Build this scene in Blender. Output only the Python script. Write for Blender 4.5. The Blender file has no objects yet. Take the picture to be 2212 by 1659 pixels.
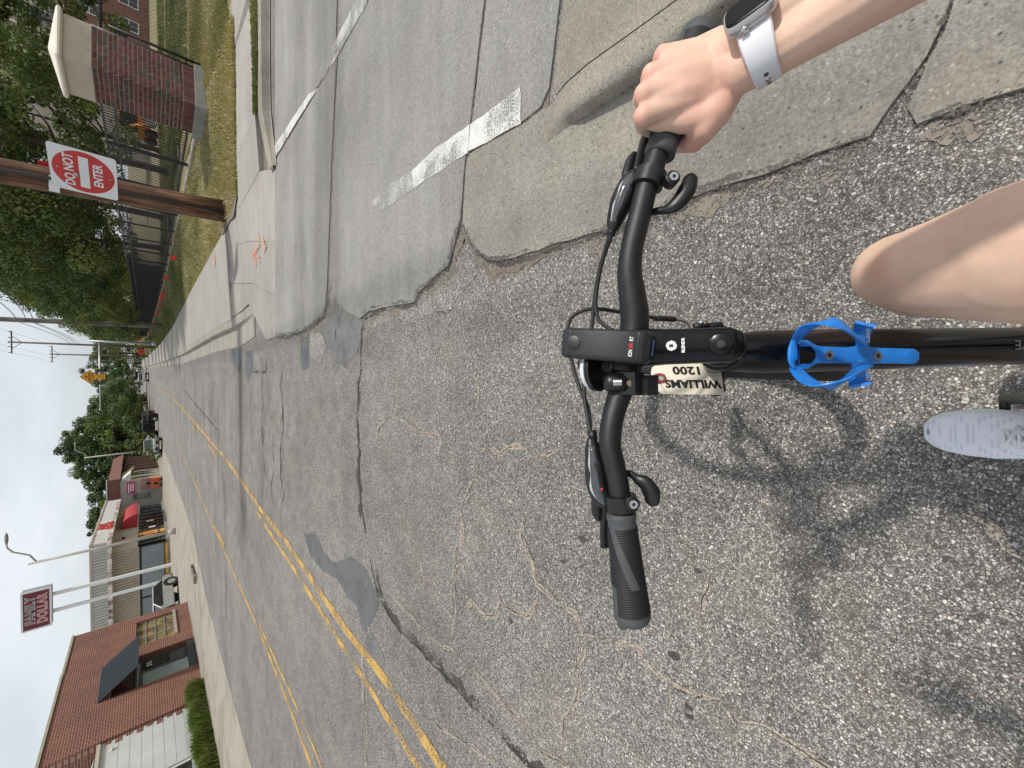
import bpy, bmesh, math, random
import numpy as np
from mathutils import Vector, Matrix
random.seed(7); RNG = np.random.default_rng(7)
R = math.radians
scn = bpy.context.scene
col = scn.collection

# ------------------------------------------------------------------ camera
CH = 1.5                      # camera height above the road
FPX = 390.0                   # focal length in pixels of a 1024 px wide picture
TH = math.atan((512 - 146) / FPX)      # pitch below the horizon
CT, ST = math.cos(TH), math.sin(TH)
cd = bpy.data.cameras.new('camera'); cam = bpy.data.objects.new('camera', cd); col.objects.link(cam)
cd.sensor_width = 36; cd.lens = FPX / 1024 * 36; cd.clip_start = 0.02; cd.clip_end = 3000
# the phone was held upright, its picture is stored lying on its side: picture-left is up in the world
ROLL = math.radians(1.1); CR, SR = math.cos(ROLL), math.sin(ROLL)
_dn = Vector((0, -ST, -CT)); _ri = Vector((1, 0, 0)); _x = _dn * CR - _ri * SR; _y = _dn * SR + _ri * CR; _z = Vector((0, -CT, ST))
cam.matrix_world = Matrix(((_x.x, _y.x, _z.x, 0), (_x.y, _y.y, _z.y, 0), (_x.z, _y.z, _z.z, CH), (0, 0, 0, 1)))
scn.camera = cam
scn.render.resolution_x = 1024; scn.render.resolution_y = 768

# ------------------------------------------------------------------ sky and sun
SUN_EL = R(61); SH = Vector((-1, 0.06, 0)).normalized()       # direction in which shadows fall
sd = -SH * math.cos(SUN_EL) + Vector((0, 0, math.sin(SUN_EL))) # towards the sun
w = bpy.data.worlds.new('World'); scn.world = w; w.use_nodes = True
nt = w.node_tree; nt.nodes.clear()
out = nt.nodes.new('ShaderNodeOutputWorld'); bg = nt.nodes.new('ShaderNodeBackground')
sky = nt.nodes.new('ShaderNodeTexSky'); sky.sky_type = 'NISHITA'; sky.sun_disc = False
sky.sun_elevation = SUN_EL; sky.sun_rotation = math.atan2(sd.x, sd.y)
sky.dust_density = 3.0; sky.air_density = 1.0; sky.ozone_density = 1.0
tc = nt.nodes.new('ShaderNodeTexCoord'); mp = nt.nodes.new('ShaderNodeMapping')
mp.inputs['Scale'].default_value = (1.2, 1.2, 3.2)
nz = nt.nodes.new('ShaderNodeTexNoise'); nz.inputs['Scale'].default_value = 1.7; nz.inputs['Detail'].default_value = 7
nz.inputs['Roughness'].default_value = 0.55
rp = nt.nodes.new('ShaderNodeValToRGB'); rp.color_ramp.elements[0].position = 0.30; rp.color_ramp.elements[1].position = 0.66
rp.color_ramp.elements[0].color = (0.45, 0.45, 0.45, 1); rp.color_ramp.elements[1].color = (0.93, 0.93, 0.93, 1)
mx = nt.nodes.new('ShaderNodeMix'); mx.data_type = 'RGBA'
mx.inputs[7].default_value = (8.3, 8.75, 9.15, 1)      # thin white cloud veil, in the sky's own units
nt.links.new(tc.outputs['Generated'], mp.inputs[0]); nt.links.new(mp.outputs[0], nz.inputs[0])
nt.links.new(nz.outputs[0], rp.inputs[0]); nt.links.new(rp.outputs[0], mx.inputs[0])
nt.links.new(sky.outputs[0], mx.inputs[6]); nt.links.new(mx.outputs[2], bg.inputs[0])
bg.inputs[1].default_value = 0.11
nt.links.new(bg.outputs[0], out.inputs[0])
sl = bpy.data.lights.new('sun', 'SUN'); sl.energy = 3.25; sl.angle = R(3.0); sl.color = (1.0, 0.955, 0.89)
so = bpy.data.objects.new('sun', sl); col.objects.link(so); so.location = (20, 5, 40)
so.rotation_euler = sd.to_track_quat('Z', 'Y').to_euler()
scn.view_settings.view_transform = 'Standard'; scn.view_settings.look = 'None'
scn.view_settings.exposure = 0.0; scn.view_settings.gamma = 1; scn.view_settings.use_curve_mapping = False

# ------------------------------------------------------------------ picture -> place
KS = 1024 / 2212                       # measurements were taken on a 2212 px wide view of the photograph
def ray(sx, sy):
    r = (384 - sy * KS) / FPX; d = (sx * KS - 512) / FPX
    r, d = r * CR - d * SR, d * CR + r * SR
    return Vector((r, CT - ST * d, -ST - CT * d))
def gz(y):                             # the street climbs gently far ahead
    if y < 45: return 0.0
    if y < 115: return 0.00022 * (y - 45) ** 2
    return 1.078 + 0.0308 * (min(y, 330) - 115)
def P(sx, sy, z=0.0):                  # on the ground, z above the street
    v = ray(sx, sy)
    if v.z < -1e-4:
        p = v * ((z - CH) / v.z) + Vector((0, 0, CH))
        if p.y < 45: return p
    lo, hi = 44.0, 329.0
    f = lambda y: CH + v.z / v.y * y - z - gz(y)
    if f(hi) > 0:
        y = 44.0
        while y < 329 and f(y) > 0: y += 1.0
        hi = min(y, 329)
    else: hi = 329.0
    y = 44.0
    while y < hi and f(y) > 0: y += 0.5
    p = v * (y / v.y) + Vector((0, 0, CH)); p.z = z + gz(y); return p
def AY(sx, sy, Y): v = ray(sx, sy); return v * (Y / v.y) + Vector((0, 0, CH))
def AX(sx, sy, X): v = ray(sx, sy); return v * (X / v.x) + Vector((0, 0, CH))
def C(sx, sy, dep): return ray(sx, sy) * dep + Vector((0, 0, CH))

# ------------------------------------------------------------------ mesh helpers
WL = {}
class MB:
    def __init__(s): s.v = []; s.f = []; s.m = []; s.mi = 0
    def add(s, vs, fs):
        o = len(s.v); s.v += [tuple(x) for x in vs]
        for f in fs: s.f.append([i + o for i in f]); s.m.append(s.mi)
        return s
    def box(s, c, size, rot=None):
        hx, hy, hz = [a / 2 for a in size]; c = Vector(c)
        vs = [Vector((x, y, z)) for x in (-hx, hx) for y in (-hy, hy) for z in (-hz, hz)]
        if rot is not None: vs = [rot @ p for p in vs]
        return s.add([p + c for p in vs], [(0, 1, 3, 2), (4, 6, 7, 5), (0, 4, 5, 1), (2, 3, 7, 6), (0, 2, 6, 4), (1, 5, 7, 3)])
    def bb(s, x0, x1, y0, y1, z0, z1): return s.box(((x0 + x1) / 2, (y0 + y1) / 2, (z0 + z1) / 2), (x1 - x0, y1 - y0, z1 - z0))
    def loft(s, rings, cap=True, closed=True):
        n = len(rings[0]); o = len(s.v)
        for r in rings: s.v += [tuple(p) for p in r]
        for a in range(len(rings) - 1):
            for i in range(n if closed else n - 1):
                j = (i + 1) % n
                s.f.append([o + a * n + i, o + a * n + j, o + (a + 1) * n + j, o + (a + 1) * n + i]); s.m.append(s.mi)
        if cap and closed:
            s.f.append([o + i for i in range(n)][::-1]); s.m.append(s.mi)
            s.f.append([o + (len(rings) - 1) * n + i for i in range(n)]); s.m.append(s.mi)
        return s
    def tube(s, pts, rad, seg=8, cap=True, flat=1.0, upv=None):
        pts = [Vector(p) for p in pts]; n = len(pts)
        if not hasattr(rad, '__len__'): rad = [rad] * n
        rings = []; prev = None
        for i in range(n):
            t = (pts[min(i + 1, n - 1)] - pts[max(i - 1, 0)]).normalized()
            if prev is None:
                a = Vector(upv) if upv is not None else (Vector((0, 0, 1)) if abs(t.z) < 0.9 else Vector((1, 0, 0)))
            else: a = prev
            a = (a - t * a.dot(t)).normalized(); b = t.cross(a); prev = a
            rings.append([pts[i] + (a * math.cos(q) * flat + b * math.sin(q)) * rad[i] for q in [2 * math.pi * k / seg for k in range(seg)]])
        return s.loft(rings, cap)
    def cyl(s, p0, p1, r0, r1=None, seg=12): return s.tube([p0, p1], [r0, r0 if r1 is None else r1], seg)
    def ball(s, c, r, seg=12, rings=8, rot=None):
        if not hasattr(r, '__len__'): r = (r, r, r)
        c = Vector(c); rr = []
        for i in range(rings + 1):
            th = math.pi * i / rings; q = max(math.sin(th), 1e-3)
            ring = [Vector((math.cos(2 * math.pi * k / seg) * q * r[0], math.sin(2 * math.pi * k / seg) * q * r[1], -math.cos(th) * r[2])) for k in range(seg)]
            if rot is not None: ring = [rot @ p for p in ring]
            rr.append([p + c for p in ring])
        return s.loft(rr)
    def prism(s, poly, ext):            # polygon (3-D points) pushed along ext
        a = [Vector(p) for p in poly]; e = Vector(ext); n = len(a)
        return s.add(a + [p + e for p in a], [list(range(n))[::-1], [n + i for i in range(n)]] + [[i, (i + 1) % n, n + (i + 1) % n, n + i] for i in range(n)])
    def obj(s, name, mats, parent=None, smooth=False, ang=None):
        me = bpy.data.meshes.new(name); off = WL.get(parent.name, Vector((0, 0, 0))) if parent else Vector((0, 0, 0))
        v = np.array(s.v, dtype=float).reshape(-1, 3) - np.array(off)
        me.from_pydata(v.tolist(), [], s.f)
        if not isinstance(mats, (list, tuple)): mats = [mats]
        for m in mats: me.materials.append(m)
        if len(mats) > 1: me.polygons.foreach_set('material_index', s.m)
        fix_normals(me)
        if smooth:
            me.polygons.foreach_set('use_smooth', [True] * len(me.polygons))
            if ang: me.set_sharp_from_angle(angle=R(ang))
        return link(name, me, parent)
def fix_normals(me):
    bm = bmesh.new(); bm.from_mesh(me); bmesh.ops.recalc_face_normals(bm, faces=bm.faces); bm.to_mesh(me); bm.free()
def link(name, data, parent=None):
    o = bpy.data.objects.new(name, data); col.objects.link(o)
    if parent: o.parent = parent; WL[o.name] = WL.get(parent.name, Vector((0, 0, 0)))
    else: WL[o.name] = Vector((0, 0, 0))
    return o
def tag(o, label=None, cat=None, group=None, kind=None):
    if label: o['label'] = label
    if cat: o['category'] = cat
    if group: o['group'] = group
    if kind: o['kind'] = kind
    return o
def thing(name, label, cat, loc=(0, 0, 0), group=None):
    o = bpy.data.objects.new(name, None); col.objects.link(o); o.location = loc; o.empty_display_size = 0.2
    WL[o.name] = Vector(loc); return tag(o, label, cat, group)
def structure(o): o['kind'] = 'structure'; return o
def copy_tree(o, parent=None, loc=None):
    c = o.copy(); col.objects.link(c); c.parent = parent
    if loc is not None: c.location = loc
    for ch in list(o.children): copy_tree(ch, c)
    return c
def sheet(name, pts, z_up, mat, parent=None, dz=0.0, thick=0.0, jag=0.0, step=0.0, seed=1):
    """flat polygon lying on the ground; jag roughens its outline"""
    rnd = random.Random(seed); pts = [Vector(p) for p in pts]; q = []
    for i, a in enumerate(pts):
        b = pts[(i + 1) % len(pts)]; n = max(1, int((b - a).length / step)) if step else 1
        for k in range(n):
            p = a.lerp(b, k / n)
            if jag: p = p + Vector((rnd.gauss(0, jag), rnd.gauss(0, jag), 0))
            q.append(p + Vector((0, 0, z_up)))
    bm = bmesh.new(); vs = [bm.verts.new(p) for p in q]; f = bm.faces.new(vs)
    bmesh.ops.triangulate(bm, faces=[f])
    if thick:
        r = bmesh.ops.extrude_face_region(bm, geom=list(bm.faces))
        for e in r['geom']:
            if isinstance(e, bmesh.types.BMVert): e.co.z += thick
    bmesh.ops.recalc_face_normals(bm, faces=bm.faces)
    if not thick and bm.faces and sum(f.normal.z for f in bm.faces) < 0: bmesh.ops.reverse_faces(bm, faces=bm.faces)
    off = WL.get(parent.name, Vector((0, 0, 0))) if parent else Vector((0, 0, 0))
    for v in bm.verts: v.co -= off
    me = bpy.data.meshes.new(name); bm.to_mesh(me); bm.free(); me.materials.append(mat)
    return link(name, me, parent)
def vnoise(x, sd):                       # smooth 1-D noise
    i = math.floor(x); f = x - i; f = f * f * (3 - 2 * f)
    h = lambda n: (math.sin(n * 127.1 + sd * 311.7) * 43758.5453) % 1 * 2 - 1
    return h(i) * (1 - f) + h(i + 1) * f
def ribbon(name, pts, wid, mat, parent=None, zup=0.005, jag=0.0, step=0.25, seed=1, wvar=0.0, fractal=0.0):
    rnd = random.Random(seed); pts = [Vector(p) for p in pts]; q = []
    for a, b in zip(pts[:-1], pts[1:]):
        n = max(1, int((b - a).length / step))
        q += [a.lerp(b, k / n) for k in range(n)]
    q.append(pts[-1]); L = []; Rr = []; s_ = 0.0; N_ = len(q)
    for i, p in enumerate(q):
        t = q[min(i + 1, N_ - 1)] - q[max(i - 1, 0)]; n = Vector((-t.y, t.x, 0)).normalized()
        if i: s_ += (p - q[i - 1]).length
        if fractal:
            c = fractal * (1.0 * vnoise(s_ / .16, seed % 97) + .45 * vnoise(s_ / .05, seed % 97 + 1) + .22 * vnoise(s_ / .017, seed % 97 + 2))
            e = min(1.0, min(s_, 1e9) / .08 + .15, (N_ - 1 - i) * step / .08 + .15)
            wl = wid * e * (.55 + .45 * vnoise(s_ / .09, seed + 3) + .28 * vnoise(s_ / .022, seed + 4)); wr = wid * e * (.55 + .45 * vnoise(s_ / .09, seed + 5) + .28 * vnoise(s_ / .022, seed + 6))
            L.append(p + n * (c + max(.0008, wl) / 2)); Rr.append(p + n * (c - max(.0008, wr) / 2)); continue
        wd = wid * (1 + rnd.uniform(-wvar, wvar)); j = rnd.gauss(0, jag)
        L.append(p + n * (wd / 2 + j)); Rr.append(p - n * (wd / 2 - j))
    mb = MB(); n = len(q)
    mb.add([a + Vector((0, 0, zup)) for a in L + Rr], [(i, n + i, n + i + 1, i + 1) for i in range(n - 1)])
    return mb.obj(name, mat, parent)
def text_mesh(name, body, size, mat, parent, M4, ext=0.001, bold=0.0, align='CENTER', sx=1.0, space=1.0):
    cu = bpy.data.curves.new(name, 'FONT'); cu.body = body; cu.size = size; cu.extrude = ext; cu.offset = bold
    cu.align_x = align; cu.align_y = 'CENTER'; cu.space_character = space; cu.resolution_u = 3
    o = bpy.data.objects.new(name, cu); col.objects.link(o)
    dg = bpy.context.evaluated_depsgraph_get(); me = bpy.data.meshes.new_from_object(o.evaluated_get(dg))
    bpy.data.objects.remove(o); bpy.data.curves.remove(cu)
    off = WL.get(parent.name, Vector((0, 0, 0))) if parent else Vector((0, 0, 0))
    me.transform(Matrix.Translation(-off) @ M4 @ Matrix.Diagonal((sx, 1, 1, 1)))
    me.materials.clear(); me.materials.append(mat)
    return link(name, me, parent)
def frame(o, x, y):                      # 4x4 with columns x, y, x×y at o
    x = Vector(x).normalized(); y = Vector(y); y = (y - x * y.dot(x)).normalized(); z = x.cross(y)
    return Matrix(((x.x, y.x, z.x, o[0]), (x.y, y.y, z.y, o[1]), (x.z, y.z, z.z, o[2]), (0, 0, 0, 1)))

# ------------------------------------------------------------------ materials
def nd(t, k, **kw):
    n = t.nodes.new(k)
    for a, b in kw.items(): setattr(n, a, b)
    return n
def M(name, c, rough=0.6, metal=0.0, var=0.12, vs=6.0, bump=0.0, bs=60.0, spec=0.5, coat=0.0, rnd=0.0, trans=0.0, c2=None, det=5.0, emit=None, alpha=1.0):
    m = bpy.data.materials.new(name); m.use_nodes = True; t = m.node_tree
    b = t.nodes['Principled BSDF']; b.inputs['Roughness'].default_value = rough; b.inputs['Metallic'].default_value = metal
    b.inputs['Specular IOR Level'].default_value = spec; b.inputs['Coat Weight'].default_value = coat
    if trans: b.inputs['Transmission Weight'].default_value = trans
    if alpha < 1: b.inputs['Alpha'].default_value = alpha
    if emit: b.inputs['Emission Color'].default_value = (*emit[0], 1); b.inputs['Emission Strength'].default_value = emit[1]
    tcn = nd(t, 'ShaderNodeTexCoord'); n = nd(t, 'ShaderNodeTexNoise'); n.inputs['Scale'].default_value = vs; n.inputs['Detail'].default_value = det
    t.links.new(tcn.outputs['Object'], n.inputs['Vector'])
    cr = nd(t, 'ShaderNodeValToRGB'); cr.color_ramp.elements[0].position = 0.3; cr.color_ramp.elements[1].position = 0.7
    lo = [max(0, x * (1 - var)) for x in c]; hi = [min(1, x * (1 + var)) for x in (c2 or c)]
    cr.color_ramp.elements[0].color = (*lo, 1); cr.color_ramp.elements[1].color = (*hi, 1)
    t.links.new(n.outputs['Fac'], cr.inputs['Fac']); last = cr.outputs['Color']
    if rnd:
        oi = nd(t, 'ShaderNodeObjectInfo'); hv = nd(t, 'ShaderNodeHueSaturation')
        mr = nd(t, 'ShaderNodeMapRange'); mr.inputs['To Min'].default_value = 1 - rnd; mr.inputs['To Max'].default_value = 1 + rnd
        t.links.new(oi.outputs['Random'], mr.inputs['Value']); t.links.new(mr.outputs[0], hv.inputs['Value'])
        t.links.new(last, hv.inputs['Color']); last = hv.outputs['Color']
    t.links.new(last, b.inputs['Base Color'])
    if bump:
        n2 = nd(t, 'ShaderNodeTexNoise'); n2.inputs['Scale'].default_value = bs; n2.inputs['Detail'].default_value = 4
        t.links.new(tcn.outputs['Object'], n2.inputs['Vector'])
        bp = nd(t, 'ShaderNodeBump'); bp.inputs['Strength'].default_value = bump; bp.inputs['Distance'].default_value = 0.01
        t.links.new(n2.outputs['Fac'], bp.inputs['Height']); t.links.new(bp.outputs['Normal'], b.inputs['Normal'])
    return m
def ramp(t, fac, stops, interp='LINEAR'):
    cr = nd(t, 'ShaderNodeValToRGB'); e = cr.color_ramp.elements; cr.color_ramp.interpolation = interp
    while len(e) < len(stops): e.new(0.5)
    for i, (p, c) in enumerate(stops): e[i].position = p; e[i].color = (*c, 1) if hasattr(c, '__len__') else (c, c, c, 1)
    t.links.new(fac, cr.inputs['Fac']); return cr.outputs['Color']
def mixc(t, fac, a, b, mode='MIX'):
    m = nd(t, 'ShaderNodeMix', data_type='RGBA', blend_type=mode)
    for s, k in ((fac, 0), (a, 6), (b, 7)):
        if hasattr(s, 'links'): t.links.new(s, m.inputs[k])
        else: m.inputs[k].default_value = s if k == 0 else (*s, 1)
    return m.outputs[2]
def noise(t, vec, sc, det=5, rough=0.5, dist=0.0):
    n = nd(t, 'ShaderNodeTexNoise'); n.inputs['Scale'].default_value = sc; n.inputs['Detail'].default_value = det
    n.inputs['Roughness'].default_value = rough; n.inputs['Distortion'].default_value = dist
    t.links.new(vec, n.inputs['Vector']); return n.outputs['Fac']
def newmat(name):
    m = bpy.data.materials.new(name); m.use_nodes = True; t = m.node_tree
    tcn = nd(t, 'ShaderNodeTexCoord'); return m, t, t.nodes['Principled BSDF'], tcn.outputs['Object']
def bumpn(t, b, h, st, dist=0.01):
    bp = nd(t, 'ShaderNodeBump'); bp.inputs['Strength'].default_value = st; bp.inputs['Distance'].default_value = dist
    t.links.new(h, bp.inputs['Height']); t.links.new(bp.outputs['Normal'], b.inputs['Normal'])

def asphalt_mat(name, lift=1.0, sandy=0.0):
    """worn asphalt: pale stones of two sizes in dark binder"""
    m, t, b, v = newmat(name); b.inputs['Roughness'].default_value = 0.85; b.inputs['Specular IOR Level'].default_value = 0.3
    cols = []; hs = []
    for sc, th in ((120, 0.07), (215, 0.06)):
        vo = nd(t, 'ShaderNodeTexVoronoi', feature='F1'); vo.inputs['Scale'].default_value = sc; t.links.new(v, vo.inputs['Vector'])
        ve = nd(t, 'ShaderNodeTexVoronoi', feature='DISTANCE_TO_EDGE'); ve.inputs['Scale'].default_value = sc; t.links.new(v, ve.inputs['Vector'])
        sp = nd(t, 'ShaderNodeSeparateColor'); t.links.new(vo.outputs['Color'], sp.inputs[0])
        stone = ramp(t, sp.outputs[0], [(0.0, (0.055, 0.052, 0.049)), (0.30, (0.115, 0.109, 0.102)), (0.60, (0.185, 0.178, 0.168)), (0.82, (0.29, 0.282, 0.268)), (0.95, (0.41, 0.40, 0.38)), (1.0, (0.34, 0.28, 0.23))])
        edge = ramp(t, ve.outputs['Distance'], [(0.0, 0.0), (th * 2.4, 1.0)])
        cols.append(mixc(t, edge, (0.045, 0.042, 0.040), stone)); hs.append(edge)
    pick = ramp(t, noise(t, v, 55, 2), [(0.44, 0.0), (0.56, 1.0)])
    c = mixc(t, pick, cols[0], cols[1])
    big = ramp(t, noise(t, v, 0.55, 6, 0.6), [(0.25, 0.66), (0.5, 0.95), (0.75, 1.22)])
    c = mixc(t, 1.0, c, big, 'MULTIPLY')
    mid = ramp(t, noise(t, v, 4.0, 6, 0.65), [(0.25, 0.70), (0.5, 1.0), (0.75, 1.15)])
    c = mixc(t, ramp(t, noise(t, v, 11, 4, 0.6), [(0.70, 0.0), (0.78, 0.6)]), c, (0.04, 0.037, 0.034))
    c = mixc(t, 1.0, c, mid, 'MULTIPLY')
    sand = ramp(t, noise(t, v, 1.3, 6, 0.7), [(0.52, 0.0), (0.82, 0.30 + sandy)])
    c = mixc(t, sand, c, (0.25, 0.205, 0.16))
    c = mixc(t, 1.0, c, (lift, lift * 0.982, lift * 0.952), 'MULTIPLY')
    t.links.new(c, b.inputs['Base Color']); bumpn(t, b, hs[0], 0.55, 0.006); return m
def concrete_mat(name, c, tan=0.3, grit=1.0, dark=0.75, rnd=0.06, tracks=()):
    m, t, b, v = newmat(name); b.inputs['Roughness'].default_value = 0.88; b.inputs['Specular IOR Level'].default_value = 0.3
    fine = noise(t, v, 120, 4, 0.8)
    g = ramp(t, fine, [(0.28, 1 - 0.42 * grit), (0.5, 1.0), (0.72, 1 + 0.42 * grit)])
    col_ = mixc(t, 1.0, c, g, 'MULTIPLY')
    st = ramp(t, noise(t, v, 0.9, 7, 0.62), [(0.28, dark), (0.55, 1.0), (0.8, 1.1)])
    col_ = mixc(t, 1.0, col_, st, 'MULTIPLY')
    mp = nd(t, 'ShaderNodeMapping'); mp.inputs['Scale'].default_value = (0.35, 5.5, 1); t.links.new(v, mp.inputs[0])
    sk = ramp(t, noise(t, mp.outputs[0], 1.0, 5, 0.6), [(0.3, 0.86), (0.7, 1.06)])
    col_ = mixc(t, 1.0, col_, sk, 'MULTIPLY')
    for yc, hw, dk in tracks:       # grimy wheel tracks running along the street
        sx = nd(t, 'ShaderNodeSeparateXYZ'); t.links.new(v, sx.inputs[0]); a1 = nd(t, 'ShaderNodeMath', operation='MULTIPLY_ADD'); t.links.new(sx.outputs['X'], a1.inputs[0]); a1.inputs[1].default_value = 0.09; t.links.new(sx.outputs['Y'], a1.inputs[2])
        a2 = nd(t, 'ShaderNodeMath', operation='MULTIPLY_ADD'); t.links.new(noise(t, v, 3.5, 6, 0.65), a2.inputs[0]); a2.inputs[1].default_value = 0.5; t.links.new(a1.outputs[0], a2.inputs[2])
        a3 = nd(t, 'ShaderNodeMath', operation='SUBTRACT'); t.links.new(a2.outputs[0], a3.inputs[0]); a3.inputs[1].default_value = yc + 0.25
        a4 = nd(t, 'ShaderNodeMath', operation='ABSOLUTE'); t.links.new(a3.outputs[0], a4.inputs[0])
        col_ = mixc(t, 1.0, col_, ramp(t, a4.outputs[0], [(hw * .45, dk), (hw, 1.0)]), 'MULTIPLY')
    tn = ramp(t, noise(t, v, 2.2, 5, 0.6), [(0.45, 0.0), (0.8, tan)])
    col_ = mixc(t, tn, col_, (0.33, 0.275, 0.21))
    m2 = ramp(t, noise(t, v, 48, 6, 0.75), [(0.30, 0.78), (0.5, 1.0), (0.70, 1.18)])
    col_ = mixc(t, 1.0, col_, m2, 'MULTIPLY')
    vo = nd(t, 'ShaderNodeTexVoronoi', feature='F1'); vo.inputs['Scale'].default_value = 46; t.links.new(v, vo.inputs['Vector'])
    spk = ramp(t, vo.outputs['Distance'], [(0.12, 1.0), (0.24, 0.0)])
    sp = nd(t, 'ShaderNodeSeparateColor'); t.links.new(vo.outputs['Color'], sp.inputs[0])
    spc = ramp(t, sp.outputs[0], [(0.2, 0.35), (0.8, 1.6)])
    col_ = mixc(t, spk, col_, mixc(t, 1.0, col_, spc, 'MULTIPLY'))
    oi = nd(t, 'ShaderNodeObjectInfo'); mr = nd(t, 'ShaderNodeMapRange'); mr.inputs['To Min'].default_value = 1 - rnd; mr.inputs['To Max'].default_value = 1 + rnd
    t.links.new(oi.outputs['Random'], mr.inputs['Value']); hv = nd(t, 'ShaderNodeHueSaturation'); t.links.new(mr.outputs[0], hv.inputs['Value']); t.links.new(col_, hv.inputs['Color'])
    t.links.new(hv.outputs[0], b.inputs['Base Color']); bumpn(t, b, fine, 0.6, 0.006); return m
def paint_mat(name, c, wear=0.5, sc=45, dirt=(0.16, 0.15, 0.14)):
    """road paint with worn-through holes"""
    m, t, b, v = newmat(name); b.inputs['Roughness'].default_value = 0.7
    n1 = noise(t, v, sc, 5, 0.7); n2 = noise(t, v, 3.0, 4, 0.6)
    a = nd(t, 'ShaderNodeMath', operation='ADD'); t.links.new(n1, a.inputs[0])
    mu = nd(t, 'ShaderNodeMath', operation='MULTIPLY'); t.links.new(n2, mu.inputs[0]); mu.inputs[1].default_value = 0.8
    t.links.new(mu.outputs[0], a.inputs[1])
    al = ramp(t, a.outputs[0], [(0.84 + 0.5 * (wear - 0.5), 0.0), (0.96 + 0.5 * (wear - 0.5), 1.0)])
    cc = mixc(t, ramp(t, noise(t, v, 18, 5, 0.6), [(0.35, 0.45), (0.65, 0.0)]), c, dirt)
    t.links.new(cc, b.inputs['Base Color']); t.links.new(al, b.inputs['Alpha']); return m
def brick_wall_mat(name, c1, c2, mortar, bw=0.203, bh=0.0677, axis='Y'):
    m, t, b, v = newmat(name); b.inputs['Roughness'].default_value = 0.85
    sx = nd(t, 'ShaderNodeSeparateXYZ'); t.links.new(v, sx.inputs[0]); cb = nd(t, 'ShaderNodeCombineXYZ')
    t.links.new(sx.outputs[axis], cb.inputs[0]); t.links.new(sx.outputs['Z'], cb.inputs[1])
    br = nd(t, 'ShaderNodeTexBrick'); br.inputs['Scale'].default_value = 1; br.inputs['Brick Width'].default_value = bw; br.inputs['Row Height'].default_value = bh
    br.inputs['Mortar Size'].default_value = 0.009; br.inputs['Mortar Smooth'].default_value = 0.2
    br.inputs['Color1'].default_value = (*c1, 1); br.inputs['Color2'].default_value = (*c2, 1); br.inputs['Mortar'].default_value = (*mortar, 1)
    t.links.new(cb.outputs[0], br.inputs['Vector'])
    big = ramp(t, noise(t, v, 0.8, 5), [(0.3, 0.82), (0.7, 1.15)])
    c = mixc(t, 1.0, br.outputs['Color'], big, 'MULTIPLY'); t.links.new(c, b.inputs['Base Color'])
    inv = nd(t, 'ShaderNodeMath', operation='SUBTRACT'); inv.inputs[0].default_value = 1; t.links.new(br.outputs['Fac'], inv.inputs[1])
    bumpn(t, b, inv.outputs[0], 0.6, 0.01); return m
def leaf_mat(name, c, c2):
    m, t, b, v = newmat(name); b.inputs['Roughness'].default_value = 0.55; b.inputs['Specular IOR Level'].default_value = 0.35
    at = nd(t, 'ShaderNodeAttribute'); at.attribute_name = 'tint'
    cc = mixc(t, at.outputs['Fac'], c, c2); t.links.new(cc, b.inputs['Base Color'])
    tr = nd(t, 'ShaderNodeBsdfTranslucent'); t.links.new(mixc(t, 1.0, cc, (1.3, 1.5, 0.6), 'MULTIPLY'), tr.inputs[0])
    ms = nd(t, 'ShaderNodeMixShader'); ms.inputs[0].default_value = 0.2
    t.links.new(b.outputs[0], ms.inputs[1]); t.links.new(tr.outputs[0], ms.inputs[2])
    t.links.new(ms.outputs[0], t.nodes['Material Output'].inputs[0]); return m

MAT = {}
MAT['asphalt'] = asphalt_mat('asphalt', 1.58)
MAT['slab'] = concrete_mat('street_concrete', (0.262, 0.254, 0.238), 0.12, 1.0, 0.74, 0.05, ((4.75, .62, .72), (5.75, .35, .84)))
MAT['walk'] = concrete_mat('sidewalk_concrete', (0.32, 0.30, 0.268), 0.35, 0.6, 0.85)
MAT['gutter'] = concrete_mat('gutter_concrete', (0.285, 0.264, 0.226), 0.30, 1.15, 0.70)
MAT['curb'] = concrete_mat('curb_concrete', (0.28, 0.256, 0.215), 0.45, 1.1, 0.60)
MAT['lot'] = concrete_mat('lot_concrete', (0.335, 0.305, 0.255), 0.4, 0.6, 0.66)
MAT['stone'] = M('limestone', (0.46, 0.40, 0.32), 0.8, var=0.08, vs=8, bump=0.15, bs=120)
MAT['stonecap'] = M('limestone_cap', (0.62, 0.57, 0.48), 0.8, var=0.08, vs=8, bump=0.15, bs=120)
MAT['plinth'] = M('grey_stone_plinth', (0.26, 0.25, 0.23), 0.85, var=0.15, vs=5, bump=0.3, bs=80)
MAT['tar'] = paint_mat('tar_patch', (0.105, 0.109, 0.112), 0.27, 70, (0.075, 0.076, 0.077))
MAT['grit'] = paint_mat('loose_grit', (0.22, 0.185, 0.145), 0.52, 100, (0.12, 0.105, 0.09))
MAT['chip'] = paint_mat('chipped_edge', (0.10, 0.09, 0.078), 0.55, 90, (0.06, 0.055, 0.05))
MAT['oldpatch'] = paint_mat('old_asphalt_patch', (0.15, 0.147, 0.142), 0.25, 50, (0.10, 0.097, 0.092))
MAT['palepatch'] = asphalt_mat('pale_patch', 1.75, 0.2)
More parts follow.
